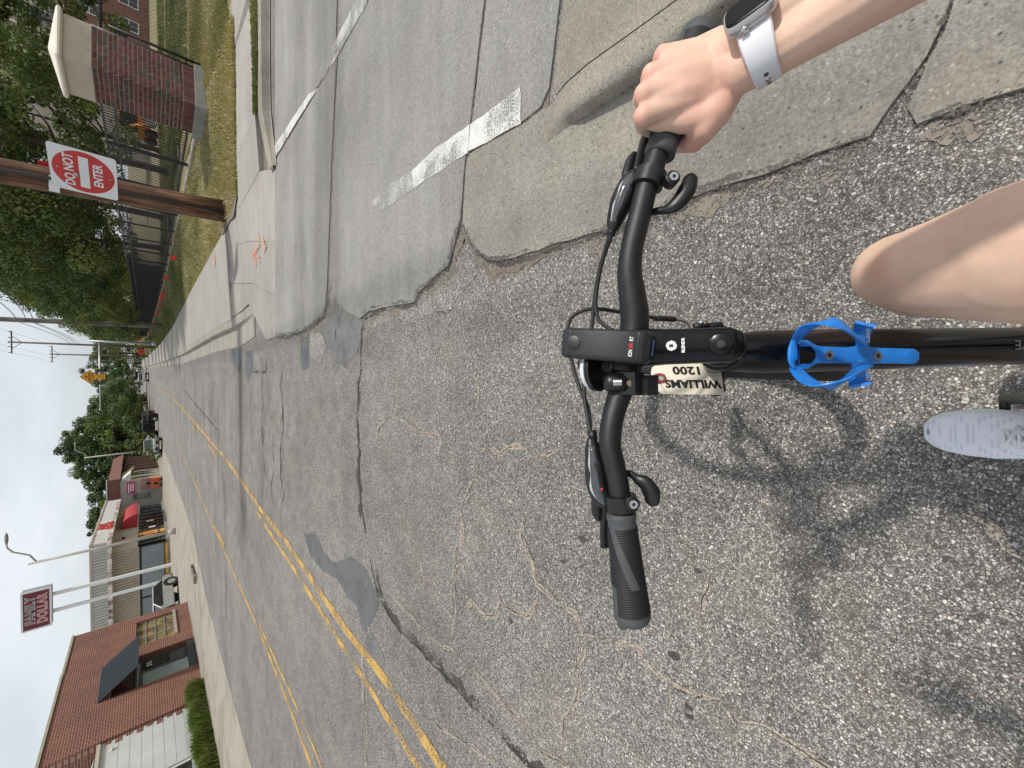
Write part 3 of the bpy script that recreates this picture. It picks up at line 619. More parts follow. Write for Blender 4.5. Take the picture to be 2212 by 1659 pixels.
# storm drain in the left kerb
sd_ = thing('storm_drain', 'dark storm drain inlet in the kerb across the street', 'storm drain', P(424, 1232, 0.02))
c = P(424, 1232, 0.02)
MB().bb(c.x - 0.30, c.x - 0.05, c.y - 0.7, c.y + 0.7, 0.03, 0.17).obj('lid', MAT['curb'], sd_)
MB().bb(c.x - 0.06, c.x + 0.02, c.y - 0.62, c.y + 0.62, 0.012, 0.11).obj('opening', MAT['black'], sd_)
MB().bb(c.x - 0.06, c.x + 0.06, c.y - 0.75, c.y - 0.62, 0.008, 0.165).obj('end_block', MAT['curb'], sd_)
MB().bb(c.x - 0.06, c.x + 0.06, c.y + 0.62, c.y + 0.75, 0.008, 0.165).obj('end_block', MAT['curb'], sd_)
# ================================================================== RIGHT-HAND SIDE
MAT['brickA'] = M('pillar_brick', (0.115, 0.040, 0.036), 0.85, var=0.25, vs=30, bump=0.3, bs=150, rnd=0.30)
MAT['brickB'] = M('pillar_brick_dark', (0.075, 0.055, 0.052), 0.85, var=0.25, vs=30, bump=0.3, bs=150, rnd=0.30)
MAT['mortar'] = M('buff_mortar', (0.30, 0.245, 0.175), 0.95, var=0.12, vs=40, bump=0.3, bs=200)
MAT['wood'] = None
def wood_mat(name, c1, c2, c3):
    m, t, b, v = newmat(name); b.inputs['Roughness'].default_value = 0.85
    mp = nd(t, 'ShaderNodeMapping'); mp.inputs['Scale'].default_value = (9, 9, 0.55); t.links.new(v, mp.inputs[0])
    f = noise(t, mp.outputs[0], 2.2, 8, 0.65, 0.8)
    c = ramp(t, f, [(0.28, c1), (0.45, c2), (0.62, c3), (0.75, c2)])
    c = mixc(t, ramp(t, noise(t, v, 2.0, 4), [(0.35, 0.0), (0.7, 0.55)]), c, tuple(x * 0.45 for x in c1))
    t.links.new(c, b.inputs['Base Color']); bumpn(t, b, f, 0.8, 0.02); return m
MAT['polewood'] = wood_mat('brown_pole_wood', (0.038, 0.018, 0.010), (0.115, 0.048, 0.021), (0.26, 0.15, 0.08))
MAT['greywood'] = wood_mat('grey_pole_wood', (0.09, 0.08, 0.07), (0.20, 0.18, 0.155), (0.31, 0.28, 0.24))
MAT['farwood'] = M('far_pole_wood', (0.14, 0.115, 0.095), 0.9, var=0.2)
MAT['signred'] = M('sign_red', (0.45, 0.022, 0.018), 0.45, var=0.12, vs=5)
MAT['signwhite'] = M('sign_white', (0.66, 0.67, 0.67), 0.4, var=0.06, vs=4)
MAT['signyellow'] = M('sign_yellow', (0.72, 0.33, 0.01), 0.45, var=0.06)
MAT['signorange'] = M('sign_orange', (0.85, 0.09, 0.04), 0.5, var=0.08)
MAT['flagred'] = M('flag_red', (0.75, 0.05, 0.02), 0.6, var=0.1)
MAT['bark'] = M('bark', (0.075, 0.058, 0.042), 0.95, var=0.35, vs=12, bump=0.8, bs=30)
MAT['leaf1'] = leaf_mat('leaves', (0.020, 0.040, 0.011), (0.190, 0.228, 0.052))
MAT['leaf2'] = leaf_mat('leaves_dark', (0.022, 0.042, 0.014), (0.125, 0.162, 0.048))
MAT['leaf3'] = leaf_mat('leaves_fresh', (0.05, 0.085, 0.018), (0.14, 0.19, 0.045))
MAT['grassblade'] = leaf_mat('grass_blades', (0.075, 0.105, 0.025), (0.38, 0.30, 0.15))
MAT['cable'] = M('cable', (0.015, 0.015, 0.016), 0.6, var=0.1)
# ---- brick gate pillar
pa = R(12); ex = Vector((math.cos(pa), math.sin(pa), 0)); ey = Vector((-math.sin(pa), math.cos(pa), 0)); PC = Vector((6.46, 11.26, 0.36)); PA = 0.95
pill = thing('gate_pillar', 'brick gate pillar with pale stone cap at the lawn corner', 'pillar', PC + ex * PA / 2 + ey * PA / 2)
RM = Matrix((ex, ey, (0, 0, 1))).transposed()
pc = PC + ex * PA / 2 + ey * PA / 2
MB().box(pc + Vector((0, 0, 0.10)), (PA + 0.16, PA + 0.16, 0.26), RM).obj('plinth', MAT['plinth'], pill)
core = MB().box(pc + Vector((0, 0, 1.03)), (PA + 0.008, PA + 0.008, 1.65), RM).obj('mortar_core', MAT['mortar'], pill)
bl = 0.2; ch = 0.0735
def brick_mesh(nm, l, h, d, mat):
    mb = MB(); mb.box((0, 0, 0), (l, d, h)); me = bpy.data.meshes.new(nm); me.from_pydata([list(v) for v in mb.v], [], mb.f)
    bm = bmesh.new(); bm.from_mesh(me); bmesh.ops.bevel(bm, geom=bm.edges[:], offset=0.004, segments=1, affect='EDGES'); bm.to_mesh(me); bm.free(); fix_normals(me)
    me.materials.append(mat); return me
bmA = [brick_mesh('brick', bl - 0.011, ch - 0.012, 0.09, MAT[k]) for k in ('brickA', 'brickA', 'brickA', 'brickB')]
bmH = [brick_mesh('brick_half', 0.089, ch - 0.012, 0.09, MAT[k]) for k in ('brickA', 'brickA', 'brickB')]
bmS = [brick_mesh('brick_soldier', 0.058, 0.19, 0.09, MAT['brickA'])]
rb = random.Random(3)
faces4 = [(-ey, ex, 0), (-ex, -ey, 90), (ey, -ex, 180), (ex, ey, 270)]
cnt = 0
for fi, (nrm, along, _) in enumerate(faces4[:2]):
    base = pc + nrm * (PA / 2 - 0.037); rot = Matrix((along, nrm * -1, (0, 0, 1))).transposed().to_4x4()
    def put(me, u, z, out):
        o = bpy.data.objects.new('brick', me); col.objects.link(o); o.parent = pill
        o.matrix_local = Matrix.Translation(base + along * u + nrm * out + Vector((0, 0, z)) - WL[pill.name] + pill.location * 0) @ rot
    for k in range(15): put(bmS[0], -PA / 2 + 0.0317 + k * 0.0633, 0.335, rb.uniform(-.002, .003))
    for r_ in range(19):
        z = 0.475 + r_ * ch; half = (r_ + fi) % 2; u = -PA / 2
        lens = ([0.1] if half else []) + [0.2] * 4 + ([] if half else [0.1]) + [0.05]
        lens = ([0.15] if half else [0.2]) + [0.2] * 3 + ([0.2] if half else [0.15])
        for L_ in lens:
            me = rb.choice(bmA) if L_ > 0.17 else rb.choice(bmA)
            put(me, u + L_ / 2 + (0.0 if L_ > .17 else (0.02 if u < 0 else -0.02)) * 0, z, rb.uniform(-.002, .004)); u += L_
stone_z = 0.36 + 0.475 + 19 * ch - 0.03
MB().box(pc + Vector((0, 0, stone_z - 0.36 + 0.19)), (PA + 0.03, PA + 0.03, 0.38), RM).obj('stone_block', MAT['stone'], pill)
cz = stone_z + 0.38
rings = []
for w_, z in ((PA + 0.03, 0.0), (PA + 0.12, 0.004), (PA + 0.17, 0.03), (PA + 0.17, 0.06), (PA + 0.13, 0.085), (PA + 0.11, 0.09), (0.02, 0.24)):
    rings.append([Vector((pc.x, pc.y, cz + z)) + RM @ Vector((sx * w_ / 2, sy * w_ / 2, 0)) for sx, sy in ((-1, -1), (1, -1), (1, 1), (-1, 1))])
MB().loft(rings).obj('cap', MAT['stonecap'], pill)

# ---- black picket fence, one thing per bay run
fpts = [Vector(p) for p in [P(418, 280, .5), P(402, 389, .5), P(387, 462, .5), P(362, 577, .5), P(332, 690, .5)]] + [W(10.6, 104, 0.5 + gz(104))]
fpts[0] = pc + ey * 0.45 - ex * 0.2; fpts[0].z = 0.5
def along(pts, step):
    r = []; acc = 0; L = [0]
    for a, b in zip(pts[:-1], pts[1:]): L.append(L[-1] + (b - a).length)
    s = 0
    while s < L[-1]:
        i = max(k for k in range(len(L) - 1) if L[k] <= s); r.append(pts[i].lerp(pts[i + 1], (s - L[i]) / (L[i + 1] - L[i]))); s += step
    return r
posts = along(fpts, 2.4)
for p in posts: p.z = 0.47 + gz(p.y)
FH = 1.68
fence = thing('iron_fence', 'long black iron picket fence running from the brick pillar up the street', 'fence', posts[0])
def bar_box(p0, p1, w_, h_): 
    mb = MB(); d_ = (p1 - p0); L_ = d_.length; x_ = d_.normalized(); s_ = Vector((0, 0, 1)).cross(x_).normalized(); u_ = x_.cross(s_)
    return mb.box((p0 + p1) / 2, (L_, w_, h_), Matrix((x_, s_, u_)).transposed())
picket = MB().box((0, 0, FH / 2 - 0.02), (0.017, 0.017, FH - 0.1)); 
me_p = bpy.data.meshes.new('picket'); me_p.from_pydata([list(v) for v in picket.v], [], picket.f); fix_normals(me_p); me_p.materials.append(MAT['iron'])
stuff = MB(); npk = 0
curbm = MB()
for i, (a, b) in enumerate(zip(posts[:-1], posts[1:])):
    if i < 30: MB().box(a + Vector((0, 0, FH / 2)), (0.065, 0.065, FH + 0.08)).obj('post', MAT['iron'], fence)
    else: stuff.box(a + Vector((0, 0, FH / 2)), (0.065, 0.065, FH + 0.08))
    for z in (0.18, FH - 0.22, FH):
        q = bar_box(a + Vector((0, 0, z)), b + Vector((0, 0, z)), 0.035, 0.04)
        if i < 30: q.obj('rail', MAT['iron'], fence)
        else: stuff.v += [v for v in []] or []; o_ = len(stuff.v); stuff.v += q.v; stuff.f += [[k + o_ for k in f] for f in q.f]; stuff.m += q.m
    n = 19
    for k in range(1, n):
        p = a.lerp(b, k / n) + Vector((0, 0, 0.09))
        if npk < 290:
            o = bpy.data.objects.new('picket', me_p); col.objects.link(o); o.parent = fence; o.location = p - posts[0]; npk += 1
        else: stuff.box(p + Vector((0, 0, FH / 2 - 0.02)), (0.017, 0.017, FH - 0.1))
    curbm.bb(min(a.x, b.x) - 0.12, max(a.x, b.x) + 0.1, a.y, b.y, a.z - 0.2, a.z + 0.02) if i < 2 else None
s_ = stuff.obj('far_pickets', MAT['iron'], fence); s_['kind'] = 'stuff'
rows = []
for dx, dz in ((-0.16, -0.15), (-0.15, 0.045), (0.12, 0.045), (0.13, -0.15)): rows.append([p + Vector((dx, 0, dz)) for p in posts])
strip('fence_kerb', rows, MAT['walk'])
# dark mesh screen tied to the far part of the fence
a0 = 7
# ---- chain-link fence to the right of the pillar
clf = thing('chain_link_fence', 'wire chain-link fence with black steel posts right of the brick pillar', 'fence', pc + ex * 0.6)
b0 = pc + ex * 0.64 - ey * 0.30; b0.z = 0.42; dirn = Vector((1, -0.03, 0)).normalized()
for u, r_, h_ in ((0.0, 0.055, 1.80), (0.16, 0.03, 1.55), (2.9, 0.03, 1.75), (5.8, 0.03, 1.75)):
    MB().cyl(b0 + dirn * u - Vector((0, 0, .15)), b0 + dirn * u + Vector((0, 0, h_)), r_, seg=10).obj('post', MAT['iron'], clf, True)
MB().cyl(b0 + Vector((0, 0, 1.66)), b0 + dirn * 8 + Vector((0, 0, 1.66)), 0.024, seg=8).obj('top_rail', MAT['iron'], clf, True)
MB().cyl(b0 + Vector((0, 0, .3)), b0 + dirn * .2 + Vector((0, 0, .3)), 0.02, seg=6).obj('hinge', MAT['iron'], clf)
MB().cyl(b0 + Vector((0, 0, 1.4)), b0 + dirn * .2 + Vector((0, 0, 1.4)), 0.02, seg=6).obj('hinge', MAT['iron'], clf)
wires = MB(); hh = 1.62; ww = 7.8; sp = 0.085; k = -hh
while k < ww:
    for sg in (0, 1):
        u0, u1 = k, k + hh; z0, z1 = (0, hh) if not sg else (hh, 0)
        c0, c1 = max(0, u0), min(ww, u1)
        if c1 > c0:
            za = z0 + (z1 - z0) * (c0 - u0) / hh; zb = z0 + (z1 - z0) * (c1 - u0) / hh
            wires.tube([b0 + dirn * (c0 + .2) + Vector((0, 0, za + .03)), b0 + dirn * (c1 + .2) + Vector((0, 0, zb + .03))], 0.0022, 3, False)
    k += sp
o = wires.obj('wire_mesh', MAT['iron'], clf); o['kind'] = 'stuff'

# ---- wooden utility pole with sign
def pole_thing(nm, label, base, top, r0, r1, mat, seg=14, group=None, n=8):
    t = thing(nm, label, 'utility pole', base, group)
    pts = [Vector(base).lerp(Vector(top), i / n) for i in range(n + 1)]
    rr = [r0 + (r1 - r0) * i / n for i in range(n + 1)]
    MB().tube(pts, rr, seg).obj('shaft', mat, t, True); return t
pb = Vector((3.75, 10.08, 0.20)); pt = Vector((3.02, 10.1, 11.5))
pole1 = pole_thing('utility_pole', 'brown splintered wooden utility pole carrying the red and white sign', pb, pt, 0.215, 0.15, MAT['polewood'], 20, n=14)
MB().tube([pb + Vector((-0.10, -0.25, -0.02)), pb + Vector((-0.20, -0.235, 2.2)), pb + Vector((-0.32, -0.22, 4.0)), pb + Vector((-0.75, -0.16, 10))], 0.03, 8).obj('conduit', M('conduit_rubber', (0.03, 0.026, 0.024), 0.5), pole1, True)
MB().bb(pb.x - 0.42, pb.x - 0.16, pb.y - 0.225, pb.y - 0.215, 2.5, 2.62).obj('tag_plate', MAT['signwhite'], pole1)
MB().cyl((2.7, 9.75, 9.2), (2.7, 9.75, 10.1), 0.25, seg=14).obj('transformer', MAT['galv'], pole1, True)
MB().box((3.08, 10.1, 10.9), (2.4, 0.1, 0.12)).obj('crossarm', MAT['polewood'], pole1)
def do_not_enter():
    cpt = Vector((3.66, 9.58, 2.20)); ux = Vector((0.47, -0.60, 0)).normalized(); uz = Vector((0.02, 0.02, 1)).normalized()
    t = thing('do_not_enter_sign', 'red and white DO NOT ENTER sign on the brown pole', 'sign', cpt - Vector((0, 0, 0.38)))
    Fm = frame(cpt, ux, uz); h = 0.385
    def plate(nm, pts, z, th, mat):
        mb = MB(); mb.prism([Fm @ Vector((x, y, z)) for x, y in pts], (Fm.to_3x3() @ Vector((0, 0, 1))) * th); return mb.obj(nm, mat, t)
    rc = []
    for cx_, cy_, a0_ in ((h - .04, h - .04, 0), (-h + .04, h - .04, 90), (-h + .04, -h + .04, 180), (h - .04, -h + .04, 270)):
        for k in range(5): q = R(a0_ + k * 22.5); rc.append((cx_ + .04 * math.cos(q), cy_ + .04 * math.sin(q)))
    plate('panel', rc, 0, 0.003, MAT['signwhite'])
    plate('red_disc', [(0.355 * math.cos(R(k * 7.5)), 0.355 * math.sin(R(k * 7.5))) for k in range(48)], 0.0035, 0.001, MAT['signred'])
    plate('white_bar', [(-.27, -.055), (.27, -.055), (.27, .055), (-.27, .055)], 0.005, 0.001, MAT['signwhite'])
    for txt, y in (('DO NOT', 0.165), ('ENTER', -0.165)):
        text_mesh('lettering', txt, 0.155, MAT['signwhite'], t, Fm @ Matrix.Translation((0, y, 0.0052)), 0.0005, 0.004, sx=0.88)
    for y in (.3, -.3): MB().cyl(Fm @ Vector((0, y, 0.004)), Fm @ Vector((0, y, 0.012)), 0.012, seg=8).obj('bolt', MAT['galv'], t)
    MB().box(cpt + Vector((-.03, .17, .1)), (0.08, 0.28, 0.05)).obj('bracket', MAT['galv'], t)
do_not_enter()
# back of a second red sign on the far side of the pole
t = thing('red_sign_back', 'small red sign edge behind the brown pole above the round sign', 'sign', (3.92, 10.35, 2.55))
MB().box(AY(99, 365, 10.22), (0.24, 0.012, 0.17), Matrix.Rotation(R(-35), 3, 'Z')).obj('panel', MAT['signred'], t)
MB().cyl((3.75, 10.2, 2.86), (3.86, 10.28, 2.86), 0.02, seg=6).obj('bracket', MAT['galv'], t)
# overhead cable from that pole across the street (its shadow lies on the road)
cb_ = thing('overhead_cable', 'thick black cable slung from the brown pole across the street', 'cable', (3.05, 12.6, 9.3))
MB().tube([(7.5, 12.2, 9.5), (3.0, 12.5, 9.3), (0, 12.75, 8.9), (-4, 13.1, 8.7), (-9, 13.5, 8.9), (-16, 14.1, 9.8)], 0.045, 6).obj('wire', MAT['cable'], cb_, True)
MB().tube([(-0.2, 12.77, 8.72), (-1.3, 12.86, 8.66)], 0.13, 10).obj('splice_case', MAT['cable'], cb_, True)
# further poles
p2 = pole_thing('utility_pole', 'grey weathered wooden pole on the lawn, nearest behind the brown one', W(5.95, 48, 0.25), W(5.55, 48, 13), 0.235, 0.16, MAT['greywood'], 14, n=6)
def xpole(base, H_, label, arms):
    t = pole_thing('utility_pole', label, base, base + Vector((0, 0, H_)), 0.16, 0.11, MAT['farwood'], 8, 'distant poles with crossarms', 2)
    for z, w_ in arms:
        MB().box(base + Vector((0, 0, z)), (w_, 0.1, 0.13)).obj('crossarm', MAT['farwood'], t)
        for s_ in (-1, 1): MB().tube([base + Vector((s_ * w_ * .28, 0, z)), base + Vector((0, 0, z - .9))], 0.03, 4).obj('brace', MAT['farwood'], t)
        for u in (-.46, -.2, .2, .46): MB().cyl(base + Vector((u * w_, 0, z + .06)), base + Vector((u * w_, 0, z + .28)), 0.05, seg=6).obj('insulator', MAT['plinth'], t)
def topz(sx, sy, Y): return AY(sx, sy, Y)
b3 = AY(323, 750, 80); b3.z = 0.3 + gz(80); h3 = AY(17, 750, 80).z - b3.z
xpole(b3, h3, 'second distant pole with a wide crossarm above the trees', [(h3 - 0.3, 2.9)])
b4 = AY(313, 770, 105); b4.z = 0.3 + gz(105); h4 = AY(107, 772, 105).z - b4.z
xpole(b4, h4, 'third distant pole with a crossarm, smaller, above the mast arm', [(h4 - 0.3, 2.9)])
b5 = AY(308, 780, 140); b5.z = 0.3 + gz(140)
xpole(b5, 9.5, 'farthest crossarm pole beside the small white sign', [(9.2, 2.6)])
# wires between the poles
ends = []
for wi_, u in enumerate((-.46, -.2, .46)):
    A_ = b3 + Vector((u * 2.9, 0, h3)); B_ = b4 + Vector((u * 2.9, 0, h4)); t = thing('power_line', ('leftmost', 'middle', 'rightmost')[wi_] + ' thin power line strung between the distant crossarm poles', 'wire', A_, 'power lines')
    pts = [A_.lerp(B_, k / 8) - Vector((0, 0, 4 * 0.5 * (k / 8) * (1 - k / 8))) for k in range(9)]
    O_ = A_ + Vector((1.5, -60, 5.5)); pts = [O_.lerp(A_, k / 8) - Vector((0, 0, 4 * 0.9 * (k / 8) * (1 - k / 8))) for k in range(8)] + pts
    MB().tube(pts, 0.012, 4, False).obj('strand', MAT['cable'], t)
for k, (dx, dz) in enumerate(((0, 0), (0.12, 0.35), (-0.05, 0.75))):
    q0 = W(5.6 + dx, 48, 7.9 + dz); q1 = W(3.42 + dx, 9.9, 4.7 + dz); q3 = W(3.2 + dx, -30, 5.2 + dz)
    t = thing('service_cable', ('lowest', 'middle', 'highest')[k] + ' of the black cables sagging from the grey pole to the brown pole', 'cable', q0, 'cables on the grey pole')
    q2 = b3 + Vector((0, 0, 7.5 + dz))
    sg = lambda A, B, d_, n_=8: [A.lerp(B, j / n_) - Vector((0, 0, 4 * d_ * (j / n_) * (1 - j / n_))) for j in range(n_)]
    MB().tube(sg(q3, q1, .35) + sg(q1, q0, .5) + sg(q0, q2, .4) + [q2], 0.02, 5, False).obj('strand', MAT['cable'], t)

# ---- warning signal mast
mb_ = W(5.9, 66, 0.25 + gz(66)); MY = 66
mast = thing('signal_mast', 'galvanised mast with a long arm over the street holding warning signs', 'signal mast', mb_)
MB().tube([mb_, mb_ + Vector((0, 0, 5.85))], [0.15, 0.11], 10).obj('post', MAT['galv'], mast, True)
MB().tube([mb_ + Vector((0, 0, 0.0)), mb_ + Vector((0, 0, 0.5)), mb_ + Vector((0, 0, 0.62))], [0.3, 0.26, 0.14], 8).obj('base_cover', MAT['galv'], mast, True)
az = AY(216, 790, MY).z
MB().tube([W(5.9, MY, az), W(-2.1, MY, az + 0.05)], [0.11, 0.06], 10).obj('arm', MAT['galv'], mast, True)
for sx_, sy_ in ((215, 800), (217, 827)):
    c_ = AY(sx_, sy_, MY); MB().box(c_ + Vector((0, -0.05, 0)), (0.34, 0.2, 0.36)).obj('beacon', MAT['black'], mast)
    bmk = MB().cyl(c_ + Vector((0, -0.16, 0)), c_ + Vector((0, -0.20, 0)), 0.13, seg=14).obj('beacon_lens', M('dull_lens', (0.10, 0.05, 0.01), 0.3), mast)
c_ = AY(194, 814, MY)
t = thing('be_prepared_sign', 'yellow diamond sign reading BE PREPARED TO STOP above the mast arm', 'sign', c_ - Vector((0, 0, .8)))
Fm = frame(c_ + Vector((0, -0.12, 0)), (1, 0, 0), (0, 0, 1)); D_ = 0.80
def dia(nm, r_, z, mat, par): MB().prism([Fm @ Vector((r_ * math.cos(R(a)), r_ * math.sin(R(a)), z)) for a in (0, 90, 180, 270)], Fm.to_3x3() @ Vector((0, 0, .004))).obj(nm, mat, par)
dia('border', D_, 0.0, MAT['black'], t); dia('panel', D_ - 0.04, 0.005, MAT['signyellow'], t)
for i, s_ in enumerate(('BE', 'PREPARED', 'TO STOP')): text_mesh('lettering', s_, 0.22, MAT['black'], t, Fm @ Matrix.Translation((0, .26 - .25 * i, .011)), .001, .008, sx=0.95 if i == 1 else 1.0)
c2_ = AY(219, 814, MY)
t = thing('when_flashing_sign', 'small yellow plate reading WHEN FLASHING below the yellow diamond', 'sign', c2_ - Vector((0, 0, .3)))
Fm = frame(c2_ + Vector((0, -0.14, 0)), (1, 0, 0), (0, 0, 1))
MB().prism([Fm @ Vector((x, y, 0)) for x, y in ((-.32, -.3), (.32, -.3), (.32, .3), (-.32, .3))], Fm.to_3x3() @ Vector((0, 0, .004))).obj('panel', MAT['signyellow'], t)
for i, s_ in enumerate(('WHEN', 'FLASHING')): text_mesh('lettering', s_, 0.14, MAT['black'], t, Fm @ Matrix.Translation((0, .12 - .24 * i, .006)), .001, .004, sx=0.85)
# distant green light
c_ = AY(246, 796, 150)
t = thing('traffic_light', 'distant traffic light showing green in front of the trees', 'traffic light', c_ - Vector((0, 0, .6)))
MB().box(c_ + Vector((0, 0.1, 0.25)), (0.45, 0.3, 1.3)).obj('housing', MAT['black'], t)
MB().cyl(c_ + Vector((0, -0.06, -0.2)), c_ + Vector((0, -0.1, -0.2)), 0.2, seg=12).obj('green_lamp', M('green_lamp', (0.0, 0.5, 0.3), 0.4, emit=((0.05, 1.0, 0.6), 4.0)), t)
MB().tube([c_ + Vector((0, 0.3, 0.9)), c_ + Vector((6, 0.3, 0.9)), c_ + Vector((6.4, .3, .8)), c_ + Vector((6.5, 0.3, -4.8))], 0.08, 6).obj('mast_arm', MAT['black'], t)
# orange roadwork diamonds
def workdia(sx, sy, Y, r_, label, txt):
    c = AY(sx, sy, Y); t = thing('roadwork_sign', label, 'sign', Vector((c.x, c.y, gz(Y) + .25)))
    Fm = frame(c, (1, 0, 0), (0, 0, 1))
    MB().prism([Fm @ Vector((r_ * math.cos(R(a)), r_ * math.sin(R(a)), 0)) for a in (0, 90, 180, 270)], Fm.to_3x3() @ Vector((0, 0, .01))).obj('panel', MAT['signorange'], t)
    for i, s_ in enumerate(txt): text_mesh('lettering', s_, r_ * .27, MAT['black'], t, Fm @ Matrix.Translation((0, r_ * (.28 - .3 * i), .012)), .001, .006)
    for dx in (-.5, .5): MB().tube([c + Vector((0, 0.03, -r_ * .6)), Vector((c.x + dx, c.y + .1, gz(Y) + .25))], 0.025, 5).obj('stand_leg', MAT['galv'], t)
workdia(305, 760, 92, 0.62, 'bright orange roadwork diamond on a stand by the pavement', ('ROAD', 'WORK', 'AHEAD'))
workdia(300, 729, 108, 0.62, 'farther orange roadwork diamond half hidden by the iron fence end', ('ROAD', 'WORK', 'AHEAD'))
c = AY(282, 780, 112); t = thing('small_white_sign', 'small white street sign on a thin post beside the yellow jacket', 'sign', Vector((c.x, c.y, gz(112) + .25)))
MB().box(c, (0.85, 0.02, 0.9)).obj('panel', MAT['signwhite'], t)
for q in (.25, 0, -.25): MB().box(c + Vector((0, -.013, q)), (0.6, 0.004, .09)).obj('print', MAT['black'], t)
MB().cyl(Vector((c.x, c.y + .03, gz(112) + .2)), c + Vector((0, .03, .4)), 0.04, seg=6).obj('post', MAT['galv'], t)

# ---- little red survey flags in the lawn
for i, (a, b) in enumerate([(384, 565), (364, 606), (357, 640), (355, 647), (350, 661), (344, 677), (339, 682), (334, 695), (327, 712), (325, 725)]):
    g_ = P(a + 6 - i * .3, b, 0.40); s_ = 0.17 if i == 0 else 0.19
    lab = ['nearest and largest red survey flag in the lawn before the iron fence'] + [o_ + ' red survey flag along the iron fence, counted from the brown pole' for o_ in ('second', 'third', 'fourth', 'fifth', 'sixth', 'seventh', 'eighth', 'ninth', 'farthest')]; lab = lab[i]
    t = thing('survey_flag', lab, 'flag', g_, 'red survey flags'); top = g_ + Vector((0, 0, 0.32))
    MB().cyl(g_ - Vector((0, 0, .05)), top, 0.004, seg=4).obj('wire', MAT['galv'], t)
    mb = MB(); rr = random.Random(i)
    nx = 5; L0 = []; L1 = []
    for k in range(nx): 
        o_ = Vector((s_ * k / (nx - 1), 0.03 * math.sin(k * 1.7 + i), 0)); L0.append(top + o_); L1.append(top + o_ + Vector((0.01 * k, 0.01, -s_ - .02 * rr.random())))
    mb.loft([L0, L1], False, False); mb.loft([[p + Vector((0, .004, 0)) for p in L0], [p + Vector((0, .004, 0)) for p in L1]], False, False)
    mb.obj('pennant', MAT['flagred'], t)

# ---- trees
def tree(nm, label, base, H_, rad, z0, seed, mat, nleaf=9000, ls=0.17, trunk=0.16, group=None, nc=90, squash=1.0, gap=0.0, cat='tree'):
    rng = np.random.default_rng(seed); rnd = random.Random(seed)
    base = Vector(base); t = thing(nm, label, cat, base, group)
    mb = MB(); top = base + Vector((rnd.uniform(-.4, .4), rnd.uniform(-.4, .4), H_ * 0.8))
    mb.tube([base - Vector((0, 0, .2)), base + Vector((0.05, 0, 0.4)), base.lerp(top, .35), base.lerp(top, .65), top], [trunk * 1.5, trunk * 1.05, trunk * .8, trunk * .5, trunk * .12], 8)
    for k in range(9):
        a = rnd.uniform(0, 6.28); s_ = base.lerp(top, rnd.uniform(.22, .7)); e_ = s_ + Vector((math.cos(a) * rad * .7, math.sin(a) * rad * .7, rnd.uniform(.2, .5) * H_ * .4))
        m_ = s_.lerp(e_, .5) + Vector((0, 0, -.15)); mb.tube([s_, m_, e_], [trunk * .42, trunk * .26, trunk * .06], 5)
    mb.obj('trunk', MAT['bark'], t, True)
    # clump centres through the crown
    ch_ = H_ - z0; cc = base + Vector((0, 0, z0 + ch_ / 2))
    d = rng.normal(size=(nc, 3)); d /= np.linalg.norm(d, axis=1)[:, None]
    rr = np.where(rng.uniform(size=nc) < .8, rng.uniform(0.82, 1.04, nc), rng.uniform(.3, .8, nc))
    cen = d * rr[:, None] * np.array([rad, rad, ch_ / 2 * squash])
    lob = 1 + 0.16 * np.sin(3 * np.arctan2(d[:, 1], d[:, 0]) + seed) + 0.14 * np.sin(5 * d[:, 2] + seed)
    cen *= lob[:, None]; cen[:, :2] *= (1.12 - 0.42 * np.clip(cen[:, 2:3] / (ch_ / 2), -1, 1))
    cs = rng.uniform(0.55, 1.15, nc) * rad * 0.235
    idx = rng.integers(0, nc, nleaf)
    e = rng.normal(size=(nleaf, 3)); e /= np.linalg.norm(e, axis=1)[:, None]
    pos = cen[idx] + e * (cs[idx] * rng.uniform(0.30, 1.0, nleaf) ** 0.45)[:, None] * np.array([1, 1, 0.75]) + np.array(cc)
    nrm = e + rng.normal(size=(nleaf, 3)) * 0.55 + np.array([0, 0, .35]); nrm /= np.linalg.norm(nrm, axis=1)[:, None]
    a_ = np.cross(nrm, rng.normal(size=(nleaf, 3))); a_ /= np.linalg.norm(a_, axis=1)[:, None]; b_ = np.cross(nrm, a_)
    s = ls * rng.uniform(0.6, 1.35, nleaf)[:, None]
    V_ = np.stack([pos - a_ * s * .5, pos + b_ * s * .36, pos + a_ * s * .5, pos - b_ * s * .36], 1).reshape(-1, 3)
    tint = np.clip(rng.normal(0.42, 0.22, nc)[idx] + rng.normal(0, 0.12, nleaf), 0, 1)
    leaf_object('crown', V_, tint, mat, t); return t
def leaf_object(nm, V_, tint, mat, parent):
    n = len(V_) // 4; off = np.array(WL[parent.name]) if parent else 0
    me = bpy.data.meshes.new(nm); me.vertices.add(n * 4); me.vertices.foreach_set('co', (V_ - off).astype(np.float32).ravel())
    me.loops.add(n * 4); me.loops.foreach_set('vertex_index', np.arange(n * 4, dtype=np.int32))
    me.polygons.add(n); me.polygons.foreach_set('loop_start', np.arange(0, n * 4, 4, dtype=np.int32))
    at = me.attributes.new('tint', 'FLOAT', 'POINT'); at.data.foreach_set('value', np.repeat(tint, 4).astype(np.float32))
    me.materials.append(mat); me.update(calc_edges=True); me.validate()
    return link(nm, me, parent)
TG = 'street trees behind the iron fence'
lab = ['broad leafy tree behind the fence, nearest beside the brick pillar', 'tall dark tree behind the fence, second from the brick pillar', 'tall dark tree right behind the brown pole', 'bushy tree behind the fence, next beyond the brown pole',
       'pointed tree left of the gap in the tree row', 'tree just right of the grey pole', 'tree directly behind the grey pole', 'tree behind the signal mast', 'distant tree beyond the signal mast', 'distant tree at the far end of the fence row']
